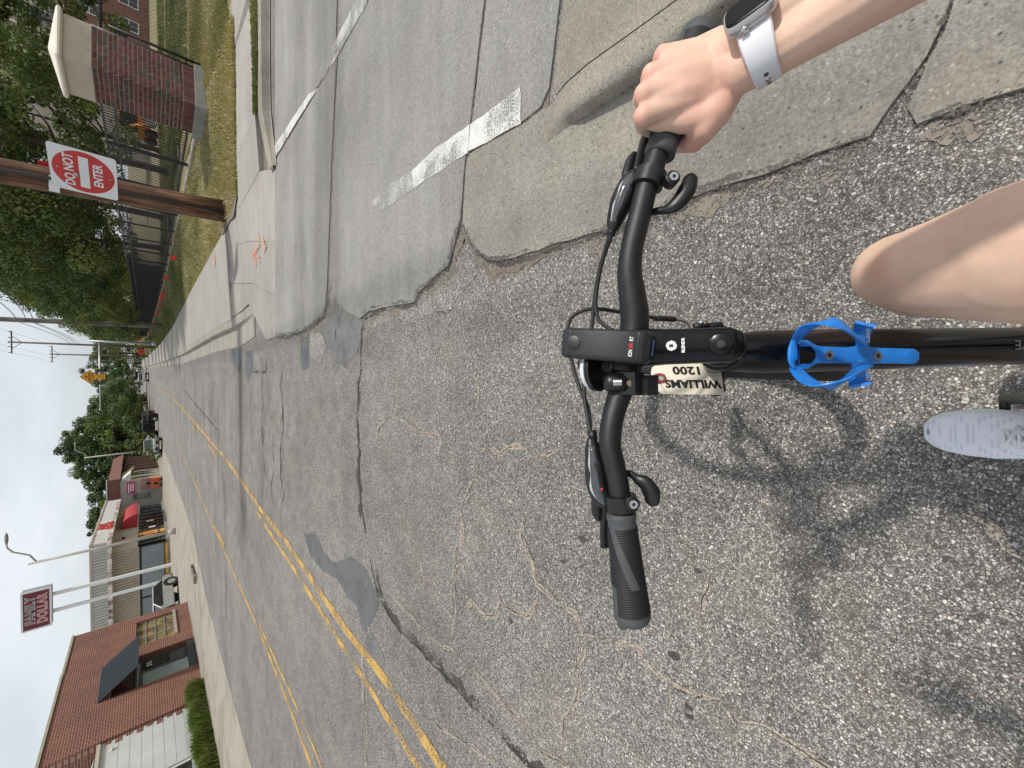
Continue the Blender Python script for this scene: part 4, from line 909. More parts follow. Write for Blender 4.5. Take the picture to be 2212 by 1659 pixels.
TR = [(9.9, 23.5, 9.8, 3.2, 2.3), (9.6, 29, 10.3, 3.3, 2.1), (9.5, 35, 10.6, 3.5, 1.7), (9.6, 41.5, 10.2, 3.4, 1.3), (9.8, 49, 9.8, 3.3, 1.2), (10.2, 57, 9.4, 3.2, 1.2), (10.5, 66, 9.2, 3.3, 1.2), (10.8, 76, 9.0, 3.3, 1.2), (11.5, 90, 9.0, 3.6, 1.2), (12.5, 108, 9.0, 4, 1.2)]
for i, (x, y, h_, r_, z0) in enumerate(TR):
    tree('street_tree', lab[i], (x, y, 0.5 + gz(y)), h_, r_, z0, 100 + i, MAT['leaf1'], 42000 if i < 5 else 20000, 0.125 if i < 5 else 0.18, group=TG, nc=190)
tree('airy_tree', 'airy tree at the top right corner with sky showing through', (15.5, 18.5, .6), 9.5, 3.2, 3.0, 131, MAT['leaf2'], 9000, 0.17, nc=46)
tree('shade_tree', 'dark tree behind the stone cap of the pillar', (20.0, 32, .6), 7.2, 3.0, 2.2, 132, MAT['leaf1'], 15000, 0.17, nc=70)
tree('shade_tree', 'dark tree between the house and the pillar tree row', (16.5, 36, .6), 9.0, 3.2, 2.6, 133, MAT['leaf2'], 14000, 0.17, nc=80)
FT = 'distant trees at the end of the street'
for i, (sx, sy, Y, h_, r_, lb) in enumerate([(300, 765, 125, 9.0, 4.2, 'distant tree behind the orange diamond'), (300, 785, 150, 11, 5, 'distant tree behind the traffic light'), (300, 806, 175, 12.5, 5.5, 'distant tree above the white car'), (300, 828, 190, 11, 5.0, 'distant tree behind the yellow diamond sign'),
    (300, 846, 240, 10, 5, 'small far tree at the end of the street'), (300, 862, 215, 9, 5, 'small far tree left of the street end')]):
    c = AY(sx, sy, Y); tree('distant_tree', lb, (c.x, Y, gz(Y)), h_, r_, 0.8, 150 + i, MAT['leaf2'], 6500, 0.34, 0.25, FT, 60)
LT = 'trees on the left side of the street'
for i, (sx, sy, Y, h_, r_, lb) in enumerate([(320, 872, 125, 8.8, 4.5, 'left street tree nearest the road beyond the black car'), (320, 898, 112, 9.6, 4.4, 'large tree behind the black car'), (320, 932, 100, 10.2, 4.6, 'large tree behind the silver car'), (320, 962, 98, 10.4, 4.6, 'large tree behind the brown roof'),
    (320, 990, 100, 9.5, 4.0, 'tree at the right end of the brown roof building'), (330, 1035, 100, 8.6, 3.6, 'tree rising behind the brown roof'), (330, 1105, 95, 8.3, 3.4, 'tree peeking over the white shop fascia'), (330, 1128, 99, 8.2, 3.0, 'smaller tree over the white shop fascia')]):
    c = AY(sx, sy, Y); tree('left_tree', lb, (c.x, Y, gz(Y)), h_, r_, 0.8, 170 + i, MAT['leaf2'] if i % 2 else MAT['leaf1'], 24000, 0.26, 0.22, LT, 150)
c = AY(325, 955, 74); tree('round_shrub', 'rounded green shrub beside the silver car', (c.x, 74, gz(74)), 3.6, 1.6, 0.2, 190, MAT['leaf1'], 5000, 0.16, 0.08, nc=50, cat='shrub')
c = AY(328, 985, 62); tree('round_shrub', 'low shrub against the post fence of the brown building', (c.x, 66, gz(66)), 1.6, 1.0, 0.1, 191, MAT['leaf3'], 2500, 0.12, 0.05, nc=40, cat='shrub')
# ---- grass blades on the lawn between pavement and fence
def grass(nm, label, rowsA, rowsB, n, seed, hgt, dry):
    rng = np.random.default_rng(seed); A_ = np.array([list(p) for p in rowsA]); B_ = np.array([list(p) for p in rowsB])
    seg = np.linalg.norm(np.diff(A_, axis=0), axis=1); L = np.concatenate([[0], np.cumsum(seg)])
    s = L[-1] * rng.uniform(0, 1, n) ** 1.6; i = np.clip(np.searchsorted(L, s) - 1, 0, len(seg) - 1); f = ((s - L[i]) / seg[i])[:, None]
    u = rng.uniform(0, 1, n)[:, None]
    p = (A_[i] * (1 - f) + A_[i + 1] * f) * (1 - u) + (B_[i] * (1 - f) + B_[i + 1] * f) * u
    h = hgt * rng.uniform(.4, 1.3, n); a = rng.uniform(0, 6.28, n); w_ = 0.012 * rng.uniform(.7, 1.6, n)
    dx = np.stack([np.cos(a), np.sin(a), 0 * a], 1); ln = rng.normal(0, 0.5, (n, 2)) * h[:, None]
    tip = p + np.stack([ln[:, 0], ln[:, 1], h], 1)
    V_ = np.stack([p - dx * w_[:, None], p + dx * w_[:, None], tip + dx * w_[:, None] * .3, tip - dx * w_[:, None] * .3], 1).reshape(-1, 3)
    pt = np.sin(p[:, 0] * 2.1 + 1.3 * np.sin(p[:, 1] * .9)) * .5 + np.sin(p[:, 1] * 1.7 + p[:, 0]) * .4
    tint = np.clip(dry(p) + .28 * pt + rng.normal(0, .22, n), 0, 1)
    o = leaf_object(nm, V_, tint, MAT['grassblade'], None); tag(o, label, 'grass', kind='stuff'); return o
grass('lawn_grass', 'patchy dry lawn grass between the pavement and the iron fence', [W(a, y, zl - .02 + gz(y)) for a, y in zip(le, yl)], [W(a, y, zl + .24 * min(1, max(0, (y - 8.7) / 4.3)) + gz(y)) for a, y in zip(fl, yl)], 90000, 5, 0.075, lambda p: np.clip(0.95 - (p[:, 1] - 9) * .05, .1, 1))
grass('corner_grass', 'dry straw-coloured grass in front of the brick pillar', resamp(LR, 8), resamp(RB, 8), 45000, 6, 0.07, lambda p: 0.62 + 0 * p[:, 0])
grass('verge_grass', 'narrow green grass verge beside the side street kerb', PZ([(551, 246), (548, 120), (542, 0), (536, -150)], 0.135), PZ([(556, 246), (557, 120), (556, 0), (556, -150)], 0.135), 5000, 8, 0.035, lambda p: 0.36 + 0 * p[:, 0])
# grass field behind the fences
A_ = [W(p.x, 13.4, .52) for p in RB]
grass('field_grass', 'mown green field behind the chain-link fence', [W(8.4, 14, .52), W(14, 13.5, .52), W(24, 13.5, .52)], [W(9, 34, .58), W(20, 34, .58), W(40, 34, .58)], 70000, 9, 0.10, lambda p: 0.22 + 0 * p[:, 0])
strip('park_path', [[W(8.2, 25.5, .60), W(40, 21, .60)], [W(8.2, 26.6, .60), W(40, 22, .60)]], MAT['walk'])
strip('park_path', [[W(8.2, 17.6, .57), W(40, 16.4, .57)], [W(8.2, 18.1, .57), W(40, 16.9, .57)]], MAT['walk'])
# ---- buildings behind the trees on the right
MAT['beige'] = M('beige_concrete_wall', (0.40, 0.35, 0.28), 0.85, var=0.12, vs=.6)
MAT['brickhouse'] = M('brick_house_wall', (0.20, 0.10, 0.075), 0.9, var=0.2, vs=3)
cb = thing('stone_building', 'large beige stone building behind the trees at the upper right', 'building', (52, 66, .5))
MB().bb(38, 66, 66, 90, .4, 21).obj('wall', MAT['beige'], cb)
for k in range(5): MB().bb(37.7, 66.2, 65.7, 65.99, 3.5 + 4 * k, 4.0 + 4 * k).obj('band', MAT['stonecap'], cb)
for k in range(9): MB().bb(39 + 3 * k, 39.5 + 3 * k, 65.5, 65.98, .4, 21.0).obj('pilaster', MAT['stonecap'], cb)
for k in range(8):
    for j in range(5): MB().bb(40.2 + 3 * k, 41.4 + 3 * k, 65.9, 65.97, 1.3 + 4 * j, 3.2 + 4 * j).obj('window', MAT['glassdark'], cb)
hb = thing('brick_house', 'brick house with white framed windows behind the pillar', 'house', (33, 46, .5))
MB().bb(25, 40, 40, 50, .4, 7.2).obj('wall', MAT['brickhouse'], hb)
MB().add([(24.4, 39.4, 7.2), (40.6, 39.4, 7.2), (40.6, 50.6, 7.2), (24.4, 50.6, 7.2), (27, 45, 10.4), (38, 45, 10.4)], [(0, 1, 5, 4), (1, 2, 5), (2, 3, 4, 5), (3, 0, 4), (0, 3, 2, 1)]).obj('roof', M('grey_shingles', (0.09, 0.085, 0.08), .9, var=.2), hb)
for k in range(5):
    for z in (1.5, 4.6):
        x = 26.2 + 2.8 * k; wv = MB().bb(x, x + 1.3, 39.9, 39.96, z, z + 1.7).obj('window', MAT['white'], hb)
        for a in (0, 1):
            for b in (0, 1): MB().bb(x + .1 + .58 * a, x + .62 + .58 * a, 39.87, 39.895, z + .1 + .78 * b, z + .8 + .78 * b).obj('pane', MAT['glassdark'], wv)
hb.location = hb.location + Vector((15, 22, 0))
# orange loader behind the fence
MAT['machine'] = M('machine_orange', (0.62, 0.22, 0.03), .5, var=.15)
def loader(base):
    t = thing('compact_loader', 'orange compact loader standing on the grass behind the iron fence', 'loader', base)
    b = Vector(base)
    MB().box(b + Vector((0, 0, .75)), (1.4, 2.0, .7)).obj('body', MAT['machine'], t)
    cab = MB().box(b + Vector((0, -.1, 1.55)), (1.1, 1.1, .95)).obj('cab', MAT['black'], t)
    MB().box(b + Vector((0, -.1, 2.06)), (1.2, 1.2, .08)).obj('roof', MAT['machine'], cab)
    for sx_ in (-1, 1):
        MB().tube([b + Vector((sx_ * .62, .9, 1.4)), b + Vector((sx_ * .62, -.6, 1.5)), b + Vector((sx_ * .62, -1.5, .5))], .09, 6).obj('lift_arm', MAT['machine'], t)
        for y_ in (-.6, .6): MB().cyl(b + Vector((sx_ * .62, y_, .38)), b + Vector((sx_ * .92, y_, .38)), .38, seg=16).obj('wheel', MAT['black'], t)
    MB().add([b + Vector(q) for q in ((-.8, -1.5, .15), (.8, -1.5, .15), (.8, -2.2, .12), (-.8, -2.2, .12), (-.8, -1.5, .8), (.8, -1.5, .8))], [(0, 1, 2, 3), (0, 1, 5, 4), (0, 3, 4), (1, 2, 5)]).obj('bucket', MAT['plinth'], t)
loader((AY(262, 255, 40).x, 40.0, .58))
# ================================================================== LEFT-HAND SIDE
c4 = lambda x, y: (.25 * x, 1244 + .25 * y)
c3 = lambda x, y: (.25 * x, 829.4 + .25 * y)
MAT['redbrick'] = brick_wall_mat('red_brick_wall', (0.20, 0.062, 0.042), (0.145, 0.045, 0.032), (0.30, 0.21, 0.15))
MAT['whitewall'] = M('white_painted_block', (0.50, 0.52, 0.50), 0.8, var=0.08, vs=1.5, bump=0.2, bs=60)
MAT['coping'] = M('coping_stone', (0.36, 0.33, 0.25), 0.85, var=0.25, vs=6)
MAT['navy'] = M('navy_canvas', (0.009, 0.015, 0.022), 0.95, var=0.1, vs=8)
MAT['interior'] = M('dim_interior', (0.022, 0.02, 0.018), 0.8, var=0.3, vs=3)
MAT['paleglass'] = M('pale_reflecting_glass', (0.23, 0.29, 0.28), 0.08, var=0.2, vs=1.2, spec=0.8)
MAT['greyglass'] = M('grey_film_glass', (0.21, 0.235, 0.25), 0.12, var=0.15, vs=.8, spec=0.7)
MAT['steelbar'] = M('window_bar', (0.20, 0.20, 0.18), 0.6, var=.1)
MAT['oldglass'] = M('old_window_glass', (0.10, 0.10, 0.07), 0.10, var=0.6, vs=2.2, c2=(0.26, 0.20, 0.09), spec=0.7)
MAT['tarp'] = M('white_tarp', (0.62, 0.64, 0.66), 0.35, var=0.15, vs=2, bump=0.5, bs=3)
# ---- brick building
fx = lambda y: -12.02 + 0.041 * y                   # its street front
fd = Vector((0.041, 1, 0)).normalized(); fn = Vector((fd.y, -fd.x, 0))
def FW(y, z, out=0.0): return Vector((fx(y), y, z)) + fn * out
bk = thing('brick_building', 'low red brick building with a dark awning over its door', 'building', FW(22.35, 0.05))
def wall_quad(nm, y0, y1, z0, z1, mat, par, out=0.0, th=0.25):
    mb = MB(); a = [FW(y0, z0, out), FW(y1, z0, out), FW(y1, z1, out), FW(y0, z1, out)]
    mb.prism(a, -fn * th); return mb.obj(nm, mat, par)
Y0, Y1, ZT = 18.38, 26.35, 4.02
WY0, WY1, WZ0, WZ1 = 23.55, 25.78, 0.70, 1.98       # window
DY0, DY1, DZ1 = 20.55, 22.72, 2.62                  # shop door recess
for y0, y1, z0, z1 in ((Y0, DY0, 0, ZT), (DY0, DY1, DZ1, ZT), (DY1, WY0, 0, ZT), (WY0, WY1, 0, WZ0), (WY0, WY1, WZ1, ZT), (WY1, Y1, 0, ZT)):
    wall_quad('wall', y0, y1, z0, z1, MAT['redbrick'], bk)
MAT['redbrickx'] = brick_wall_mat('red_brick_side', (0.17, 0.055, 0.04), (0.13, 0.042, 0.03), (0.26, 0.19, 0.14), axis='X')
for y in (Y0, Y1):
    a = FW(y, 0); b = a - fn * 9; mb = MB(); mb.prism([a - fn * .252, b, b + Vector((0, 0, ZT)), a - fn * .252 + Vector((0, 0, ZT))], fd * (0.2 if y == Y0 else -0.2)); mb.obj('side_wall', MAT['redbrickx'], bk)
mb = MB(); mb.prism([FW(Y0 + .1, ZT - .3, -.3), FW(Y1 - .1, ZT - .3, -.3), FW(Y1 - .1, ZT - .3, -8.9), FW(Y0 + .1, ZT - .3, -8.9)], (0, 0, .1)); mb.obj('roof', MAT['tar'], bk)
for y0, y1, z in ((Y0 - .04, 23.35, ZT + .002), (23.36, Y1 + .04, ZT - 0.02)):
    mb = MB(); mb.prism([FW(y0, z, .04), FW(y1, z, .04), FW(y1, z + .07, .04), FW(y0, z + .07, .04)], -fn * .36); mb.obj('coping', MAT['coping'], bk)
wn = wall_quad('window', WY0, WY1, WZ0, WZ1, MAT['oldglass'], bk, -0.12, 0.02)
for k in range(4): wall_quad('bar', WY0, WY1, WZ0 + (WZ1 - WZ0) * k / 4 - .02 + (.02 if k == 0 else 0), WZ0 + (WZ1 - WZ0) * k / 4 + .02, MAT['steelbar'], wn, -0.09, 0.025)
for k in range(4): y = WY0 + (WY1 - WY0) * k / 3; wall_quad('bar', max(WY0, y - .02), min(WY1, y + .02), WZ0, WZ1, MAT['steelbar'], wn, -0.085, 0.025)
wall_quad('sill', WY0 - .05, WY1 + .05, WZ0 - .10, WZ0 - .002, MAT['coping'], bk, 0.06, 0.2)
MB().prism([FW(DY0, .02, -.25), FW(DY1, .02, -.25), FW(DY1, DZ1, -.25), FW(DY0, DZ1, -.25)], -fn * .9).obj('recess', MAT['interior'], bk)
dr = wall_quad('shop_front', DY0 + .02, 21.45, .38, 1.75, MAT['paleglass'], bk, -.06, .02)
for y0, y1, z0, z1 in ((DY0 + .01, DY1 - .01, .10, .37), (DY0 + .01, 21.5, 1.76, 1.88), (21.46, 21.56, .37, 1.76), (DY0 + .01, DY0 + .07, .37, 1.76), (DY0 + .01, DY1 - .01, 1.89, 1.97)):
    wall_quad('frame', y0, y1, z0, z1, M('charcoal_frame', (.03, .033, .036), .4), dr, -.045, .05)
dd = wall_quad('door', 21.58, 22.45, .38, 1.88, MAT['glassdark'], bk, -.10, .03)
for y0, y1, z0, z1 in ((21.58, 21.66, .38, 1.88), (22.38, 22.46, .38, 1.88), (21.66, 22.38, 1.79, 1.88), (21.66, 22.38, .38, .47), (21.66, 22.38, 1.1, 1.14)):
    wall_quad('door_frame', y0, y1, z0, z1, MAT['black'], dd, -.09, .03)
text_mesh('house_number', '315', 0.22, MAT['white'], dd, frame(FW(22.0, 1.55, -.08), fd, (0, 0, 1)), .002, .004)
wall_quad('transom', DY0 + .02, DY1 - .02, 2.0, DZ1 - .02, M('transom_glass', (.05, .022, .018), .1, var=.4, vs=2), dr, -.12, .02)
# awning
A0, A1 = FW(20.52, 2.95, .005), FW(22.78, 2.95, .005); B0, B1 = Vector((-10.12, 20.05, 1.86)), Vector((-10.03, 22.3, 1.86))
aw = MB(); up = Vector((0, 0, .015)); aw.add([A0, A1, B1, B0, A0 - up, A1 - up, B1 - up, B0 - up], [(0, 1, 2, 3), (4, 7, 6, 5), (0, 4, 5, 1), (1, 5, 6, 2), (2, 6, 7, 3), (3, 7, 4, 0)])
awn = aw.obj('awning', MAT['navy'], bk)
for p, q in ((A0, B0), (A1, B1)): MB().tube([q - up * 2, Vector((p.x, p.y, 1.9))], .012, 5).obj('awning_rod', MAT['galv'], awn)
# ---- white painted building
wb = thing('white_building', 'white painted block building joined to the brick one', 'building', FW(14, 0.05, -.3))
ZW = 2.72
def ww(nm, y0, y1, z0, z1, mat, out=-.12, th=.2, par=None): return wall_quad(nm, y0, y1, z0, z1, mat, par or wb, out, th)
for y0, y1, z0, z1 in ((6, 14.4, 0, ZW), (14.4, 16.0, 0, .62), (14.4, 16.0, 1.28, ZW), (16.0, 18.37, 0, ZW)): ww('wall', y0, y1, z0, z1, MAT['whitewall'])
for k in range(10):     # seams between the painted panels
    z = .42 + .27 * k
    if z < 2.6: ww('panel_seam', 16.02, 18.3, z, z + .006, MAT['plinth'], -.117, .002)
wi = ww('window', 14.41, 15.99, .63, 1.27, MAT['glassdark'], -.2, .02)
for y in (14.41, 15.2, 15.93): ww('window_bar', y, y + .06, .63, 1.27, MAT['white'], -.18, .03, wi)
ww('window_bar', 14.47, 15.93, 1.2, 1.27, MAT['white'], -.175, .03, wi)
ww('parapet_cap', 6, 18.36, ZW, ZW + .09, MAT['stone'], -.05, .35)
for k in range(9):      # brick teeth left where the walls meet
    ww('brick_tooth', 18.16 if k % 2 else 18.26, 18.372, .5 + .25 * k, .64 + .25 * k, MAT['redbrick'], -.10, .05)
a = FW(6.0, 0, -.12); b = a - fn * 9; mb = MB(); mb.prism([a - fn * .202, b, b + Vector((0, 0, ZW)), a - fn * .202 + Vector((0, 0, ZW))], fd * .2); mb.obj('side_wall', MAT['whitewall'], wb)
mb = MB(); mb.prism([FW(6.21, ZW - .2, -.33), FW(18.36, ZW - .2, -.33), FW(18.36, ZW - .2, -9), FW(6.21, ZW - .2, -9)], (0, 0, .1)); mb.obj('roof', MAT['plinth'], wb)
rows = []
for j in range(6):
    rows.append([FW(18.3 - 1.3 * i, ZW + .1 + (0.75 + .18 * math.sin(i * 1.9 + j)) * math.sin(math.pi * min(1, (j + .35) / 5.5)) * (0.3 + .7 * min(1, i / 2.0)), -.4 - .5 * j) for i in range(9)])
tp = strip('roof_tarp', rows, MAT['tarp'], wb); 
MB().ball(FW(17.9, 2.45, -.09), .05, 8, 6).obj('lamp', MAT['stonecap'], wb)
# ---- tufted grass hedge in front of it
rng = np.random.default_rng(11); n = 26000
t_ = rng.uniform(0, 1, n); cx_ = -11.05 + 0.041 * (12 + 6.6 * t_ - 18) + rng.normal(0, .13, n); cy_ = 12.0 + 6.6 * t_; h_ = (0.30 + .18 * np.abs(np.sin(cy_ * 2.3))) * rng.uniform(.7, 1.3, n)
a_ = rng.uniform(0, 6.28, n); ln = rng.uniform(.1, .75, n) * h_; p0 = np.stack([cx_, cy_, np.full(n, .06)], 1); tip = p0 + np.stack([np.cos(a_) * ln + .05, np.sin(a_) * ln, h_ * rng.uniform(.75, 1.1, n)], 1); mid = (p0 + tip) / 2 + np.stack([0 * h_, 0 * h_, h_ * .14], 1)
w_ = np.stack([-np.sin(a_), np.cos(a_), 0 * a_], 1) * .012
V1 = np.stack([p0 - w_, p0 + w_, mid + w_, mid - w_], 1).reshape(-1, 3); V2 = np.stack([mid - w_, mid + w_, tip + w_ * .2, tip - w_ * .2], 1).reshape(-1, 3)
hg = thing('grass_hedge', 'row of tufted green ornamental grass along the white wall', 'hedge', (-11.1, 15.3, .05))
leaf_object('blades', np.concatenate([V1, V2]), np.clip(np.concatenate([rng.normal(.3, .2, n), rng.normal(.55, .2, n)]), 0, 1), leaf_mat('hedge_blades', (0.045, 0.075, 0.015), (0.20, 0.24, 0.06)), hg)['kind'] = 'stuff'

# ---- shop with white fascia
MAT['fasciaW'] = M('white_fascia', (0.55, 0.55, 0.52), .7, var=.05, vs=1)
MAT['fasciaG'] = M('grey_metal_fascia', (0.48, 0.465, 0.43), .6, var=.08, vs=1)
MAT['siding'] = M('tan_siding', (0.42, 0.37, 0.28), .7, var=.08, vs=1)
MAT['darkseam'] = M('siding_seam', (0.10, 0.088, 0.07), .8)
MAT['mottle'] = M('peeling_fascia_edge', (0.14, 0.05, 0.045), .8, var=.5, vs=2.6, c2=(0.62, 0.56, 0.50), det=8)
MAT['redcanvas'] = M('red_canvas', (0.36, 0.028, 0.035), .7, var=.12, vs=3)
MAT['orangeposter'] = M('orange_poster', (0.60, 0.27, 0.02), .5, var=.3, vs=1.6, c2=(0.70, 0.38, 0.10))
MAT['shopred'] = M('shop_red', (0.50, 0.04, 0.02), .5, var=.3, vs=2)
SHP = thing('dollar_shop', 'single-storey shop with white fascia, red curved awning and grey windows', 'shop', (-15, 50, .1))
SX, SY, SL_, SD = -13.5, 48.0, 64.3, -34.0
zb = 0.08
MB().bb(SX - .3, SX, SY, SL_, 2.22, 3.9).obj('front_wall', MAT['siding'], SHP)
MB().bb(SD, SX - .302, SY, SY + .3, 2.15, 3.9).obj('side_wall', MAT['siding'], SHP)
for k in range(84):
    x = SX - .42 - k * .235; MB().bb(x, x + .035, SY - .012, SY - .001, 2.2, 3.75).obj('siding_seam', MAT['darkseam'], SHP)
MB().bb(SX - .3, SX - .02, SY, SL_, zb, .35).obj('front_base', MAT['plinth'], SHP); MB().bb(SD, SX - .302, SY + .02, SY + .3, zb, .2).obj('side_base', MAT['plinth'], SHP)
FXf, FYs = -12.55, 47.1
MB().bb(SD, FXf, FYs, FYs + .12, 4.06, 4.95).obj('side_fascia', MAT['fasciaG'], SHP)
MB().bb(FXf - .12, FXf, FYs + .121, SL_ + .3, 4.06, 4.95).obj('front_fascia', MAT['fasciaW'], SHP)
for k in range(90): x = FXf - .25 - k * .235; MB().bb(x, x + .03, FYs - .011, FYs - .001, 4.08, 4.9).obj('fascia_seam', MAT['darkseam'], SHP)
MB().bb(SD, FXf + .06, FYs - .06, FYs + .2, 4.952, 5.08).obj('fascia_cap', MAT['stone'], SHP); MB().bb(FXf - .2, FXf + .06, FYs + .201, SL_ + .35, 4.952, 5.08).obj('fascia_cap', MAT['stone'], SHP)
MB().bb(SD, FXf + .012, FYs - .012, FYs + .12, 3.80, 4.058).obj('fascia_edge', MAT['mottle'], SHP); MB().bb(FXf - .12, FXf + .012, FYs + .121, SL_ + .3, 3.80, 4.058).obj('fascia_edge', MAT['mottle'], SHP)
MB().bb(SD, FXf - .125, FYs + .125, SL_ + .2, 3.9, 3.98).obj('soffit', MAT['siding'], SHP)
MB().bb(SD, FXf - .2, FYs + .2, SL_ + .2, 4.6, 4.7).obj('roof', MAT['tar'], SHP)
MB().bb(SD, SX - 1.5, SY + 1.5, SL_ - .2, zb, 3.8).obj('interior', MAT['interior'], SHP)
# street front windows
y = SY + .05; k = 0
wid = [1.2, 1.5, 1.5, 1.4, 1.1, 1.1, 1.5, 1.5, 1.5, 1.5, 1.9]
for wdt in wid:
    y1 = min(y + wdt, SL_ - .05); m_ = MAT['orangeposter'] if k in (1, 2) else MAT['glassdark']
    wv = MB().bb(SX - .16, SX - .13, y + .04, y1 - .04, .36, 2.2).obj('shop_window', m_, SHP)
    MB().bb(SX - .13, SX - .06, y - .04, y + .04, .36, 2.2).obj('mullion', MAT['black'], wv)
    MB().bb(SX - .13, SX - .065, y + .041, y1 - .041, .80, .86).obj('mullion', MAT['black'], wv)
    if k in (1, 2):
        MB().ball((SX - .12, (y + y1) / 2, 1.45), (.01, .13, .38), 10, 6).obj('poster_print', MAT['shopred'], wv)
    y = y1; k += 1
MB().bb(SX - .08, SX - .04, 53.0, 53.4, 1.0, 1.5).obj('notice', MAT['white'], SHP); MB().bb(SX - .08, SX - .04, 55.6, 56.1, 1.1, 1.7).obj('notice', MAT['white'], SHP)
# side windows
x = SX - .35; seq = [(2.2, 'greyglass'), (2.4, 'greyglass'), (2.3, 'greyglass'), (2.4, 'orangeposter'), (1.7, 'interior'), (2.5, 'glassdark'), (2.4, 'glassdark')]
MB().bb(SD, SX - .302, SY + .14, SY + .2, 2.0, 2.148).obj('head_frame', MAT['black'], SHP)
for wdt, mk in seq:
    wv = MB().bb(x - wdt + .06, x - .06, SY + .16, SY + .19, .5, 1.99).obj('shop_window', MAT[mk], SHP)
    MB().bb(x - .06, x + .06, SY + .1, SY + .16, .21, 1.99).obj('mullion', MAT['black'], wv)
    MB().bb(x - wdt + .061, x - .061, SY + .1, SY + .158, .45, .5).obj('mullion', MAT['black'], wv)
    MB().bb(x - wdt + .061, x - .061, SY + .17, SY + .19, .21, .449).obj('lower_panel', MAT['orangeposter'], wv)
    if mk == 'orangeposter':
        for a in range(4):
            for b in range(3): MB().ball((x - .45 - .5 * a, SY + .155, .75 + .42 * b), (.17, .006, .15), 10, 6).obj('poster_print', M('poster_pale', (.75, .50, .22), .5), wv)
    x -= wdt
# curved red awning
ca = []; nseg = 10
for yv in (54.0, 59.5):
    prof = [Vector((SX + .01, yv, 2.35))] + [Vector((SX + 1.25 * math.sin(q), yv, 2.35 + 1.15 * math.cos(q))) for q in [math.pi / 2 * (1 - j / nseg) for j in range(nseg + 1)]]
    prof[-1].x = SX + .01; ca.append(prof)
MB().loft(ca).obj('curved_awning', MAT['redcanvas'], SHP)
# red lettering on the fascia
for i, tx in enumerate(('FAMILY', 'DOLLAR')):
    text_mesh('fascia_lettering', tx, .62, MAT['shopred'], SHP, frame(Vector((FXf + .04, 52.6, 4.62 - .48 * i)), (0, 1, 0), (0, 0, 1)), .03, .02, sx=1.15)
MB().bb(FXf - .04, FXf + .02, 50.6, 54.7, 4.1, 4.94).obj('letter_board', MAT['signwhite'], SHP)
MB().box((SX + .08, 50.6, 3.2), (.16, .22, .22)).obj('wall_lamp', MAT['black'], SHP)
# ---- pylon sign
py = thing('pylon_sign', 'dark red FAMILY DOLLAR sign box on two tall white poles', 'sign', (-15.4, 44, .1))
for xx in (-14.72, -15.95):
    MB().bb(xx - .11, xx + .11, 43.9, 44.1, .08, 6.85).obj('pole', MAT['white'], py)
fr = MB().bb(-16.8, -14.05, 43.7, 44.35, 6.72, 8.1).obj('cabinet', MAT['galv'], py)
for x0, x1, z0, z1 in ((-16.82, -14.03, 6.70, 6.80), (-16.82, -14.03, 8.02, 8.12), (-16.82, -16.72, 6.80, 8.02), (-14.13, -14.03, 6.80, 8.02)): MB().bb(x0, x1, 43.62, 43.698, z0, z1).obj('trim', MAT['signwhite'], fr)
MB().bb(-16.719, -14.131, 43.66, 43.698, 6.801, 8.019).obj('face', M('sign_maroon', (0.13, 0.012, 0.018), .35, var=.08), py)
def outlined(tx, z, fill, sx_):
    text_mesh('letter_outline', tx, .62, MAT['signwhite'], py, frame(Vector((-15.42, 43.652, z)), (1, 0, 0), (0, 0, 1)), .004, .028, sx=sx_, space=1.12)
    text_mesh('letter_fill', tx, .62, fill, py, frame(Vector((-15.42, 43.642, z)), (1, 0, 0), (0, 0, 1)), .004, -.004, sx=sx_, space=1.12)
outlined('FAMILY', 7.68, M('sign_fill', (0.12, 0.012, 0.018), .4), 0.88); outlined('DOLLAR', 7.12, M('sign_fill_red', (0.55, 0.02, 0.02), .4), 0.80)
# ---- street lamps
def lamp(label, base, top, head, r0):
    t = thing('street_lamp', label, 'street lamp', base, 'street lamps on the left')
    base, top, head = Vector(base), Vector(top), Vector(head)
    MB().tube([base, base.lerp(top, .5), top], [r0, r0 * .8, r0 * .6], 10).obj('post', MAT['stonelamp'], t, True)
    MB().tube([base, base + Vector((0, 0, .3)), base + Vector((0, 0, .45))], [r0 * 2, r0 * 1.8, r0 * 1.05], 10).obj('base', MAT['stonelamp'], t, True)
    j = top - Vector((0, 0, .35)); d_ = head - j
    MB().tube([j, j + Vector((d_.x * .35, d_.y * .35, d_.z * .25)), j + Vector((d_.x * .6, d_.y * .6, d_.z * .8)), j + Vector((d_.x * .8, d_.y * .8, d_.z * .98)), head - Vector((.1, 0, 0))], r0 * .4, 8).obj('arm', MAT['stonelamp'], t, True)
    MB().ball(head + Vector((.25, 0, 0)), (.36, .13, .08), 12, 8).obj('lamp_head', MAT['plinth'], t, True)
MAT['stonelamp'] = M('weathered_lamp_post', (0.40, 0.37, 0.33), .6, var=.12, vs=4)
lamp('tall street lamp in front of the white fascia shop', (-10.05, 37, .08), (-10.23, 37, 6.8), (-8.75, 37, 7.58), .115)
lamp('street lamp beside the silver car and the brown roof', (-8.35, 75, .35), (-8.5, 75, 7.5), (-7.0, 75, 8.25), .12)
lamp('farther street lamp in front of the large tree', (-7.3, 110, 1.0), (-7.32, 110, 8.1), (-5.8, 110, 8.9), .13)
t = thing('grey_mast', 'short grey mast post left of the farthest street lamp', 'mast', (-6.7, 112, 1.0)); MB().tube([(-6.7, 112, 1.0), (-6.6, 112, 7.9)], [.2, .16], 8).obj('post', MAT['galv'], t, True); MB().tube([(-6.7, 112, 2.2), (-6.7, 112, 2.7)], [.35, .3], 8).obj('collar', MAT['galv'], t)

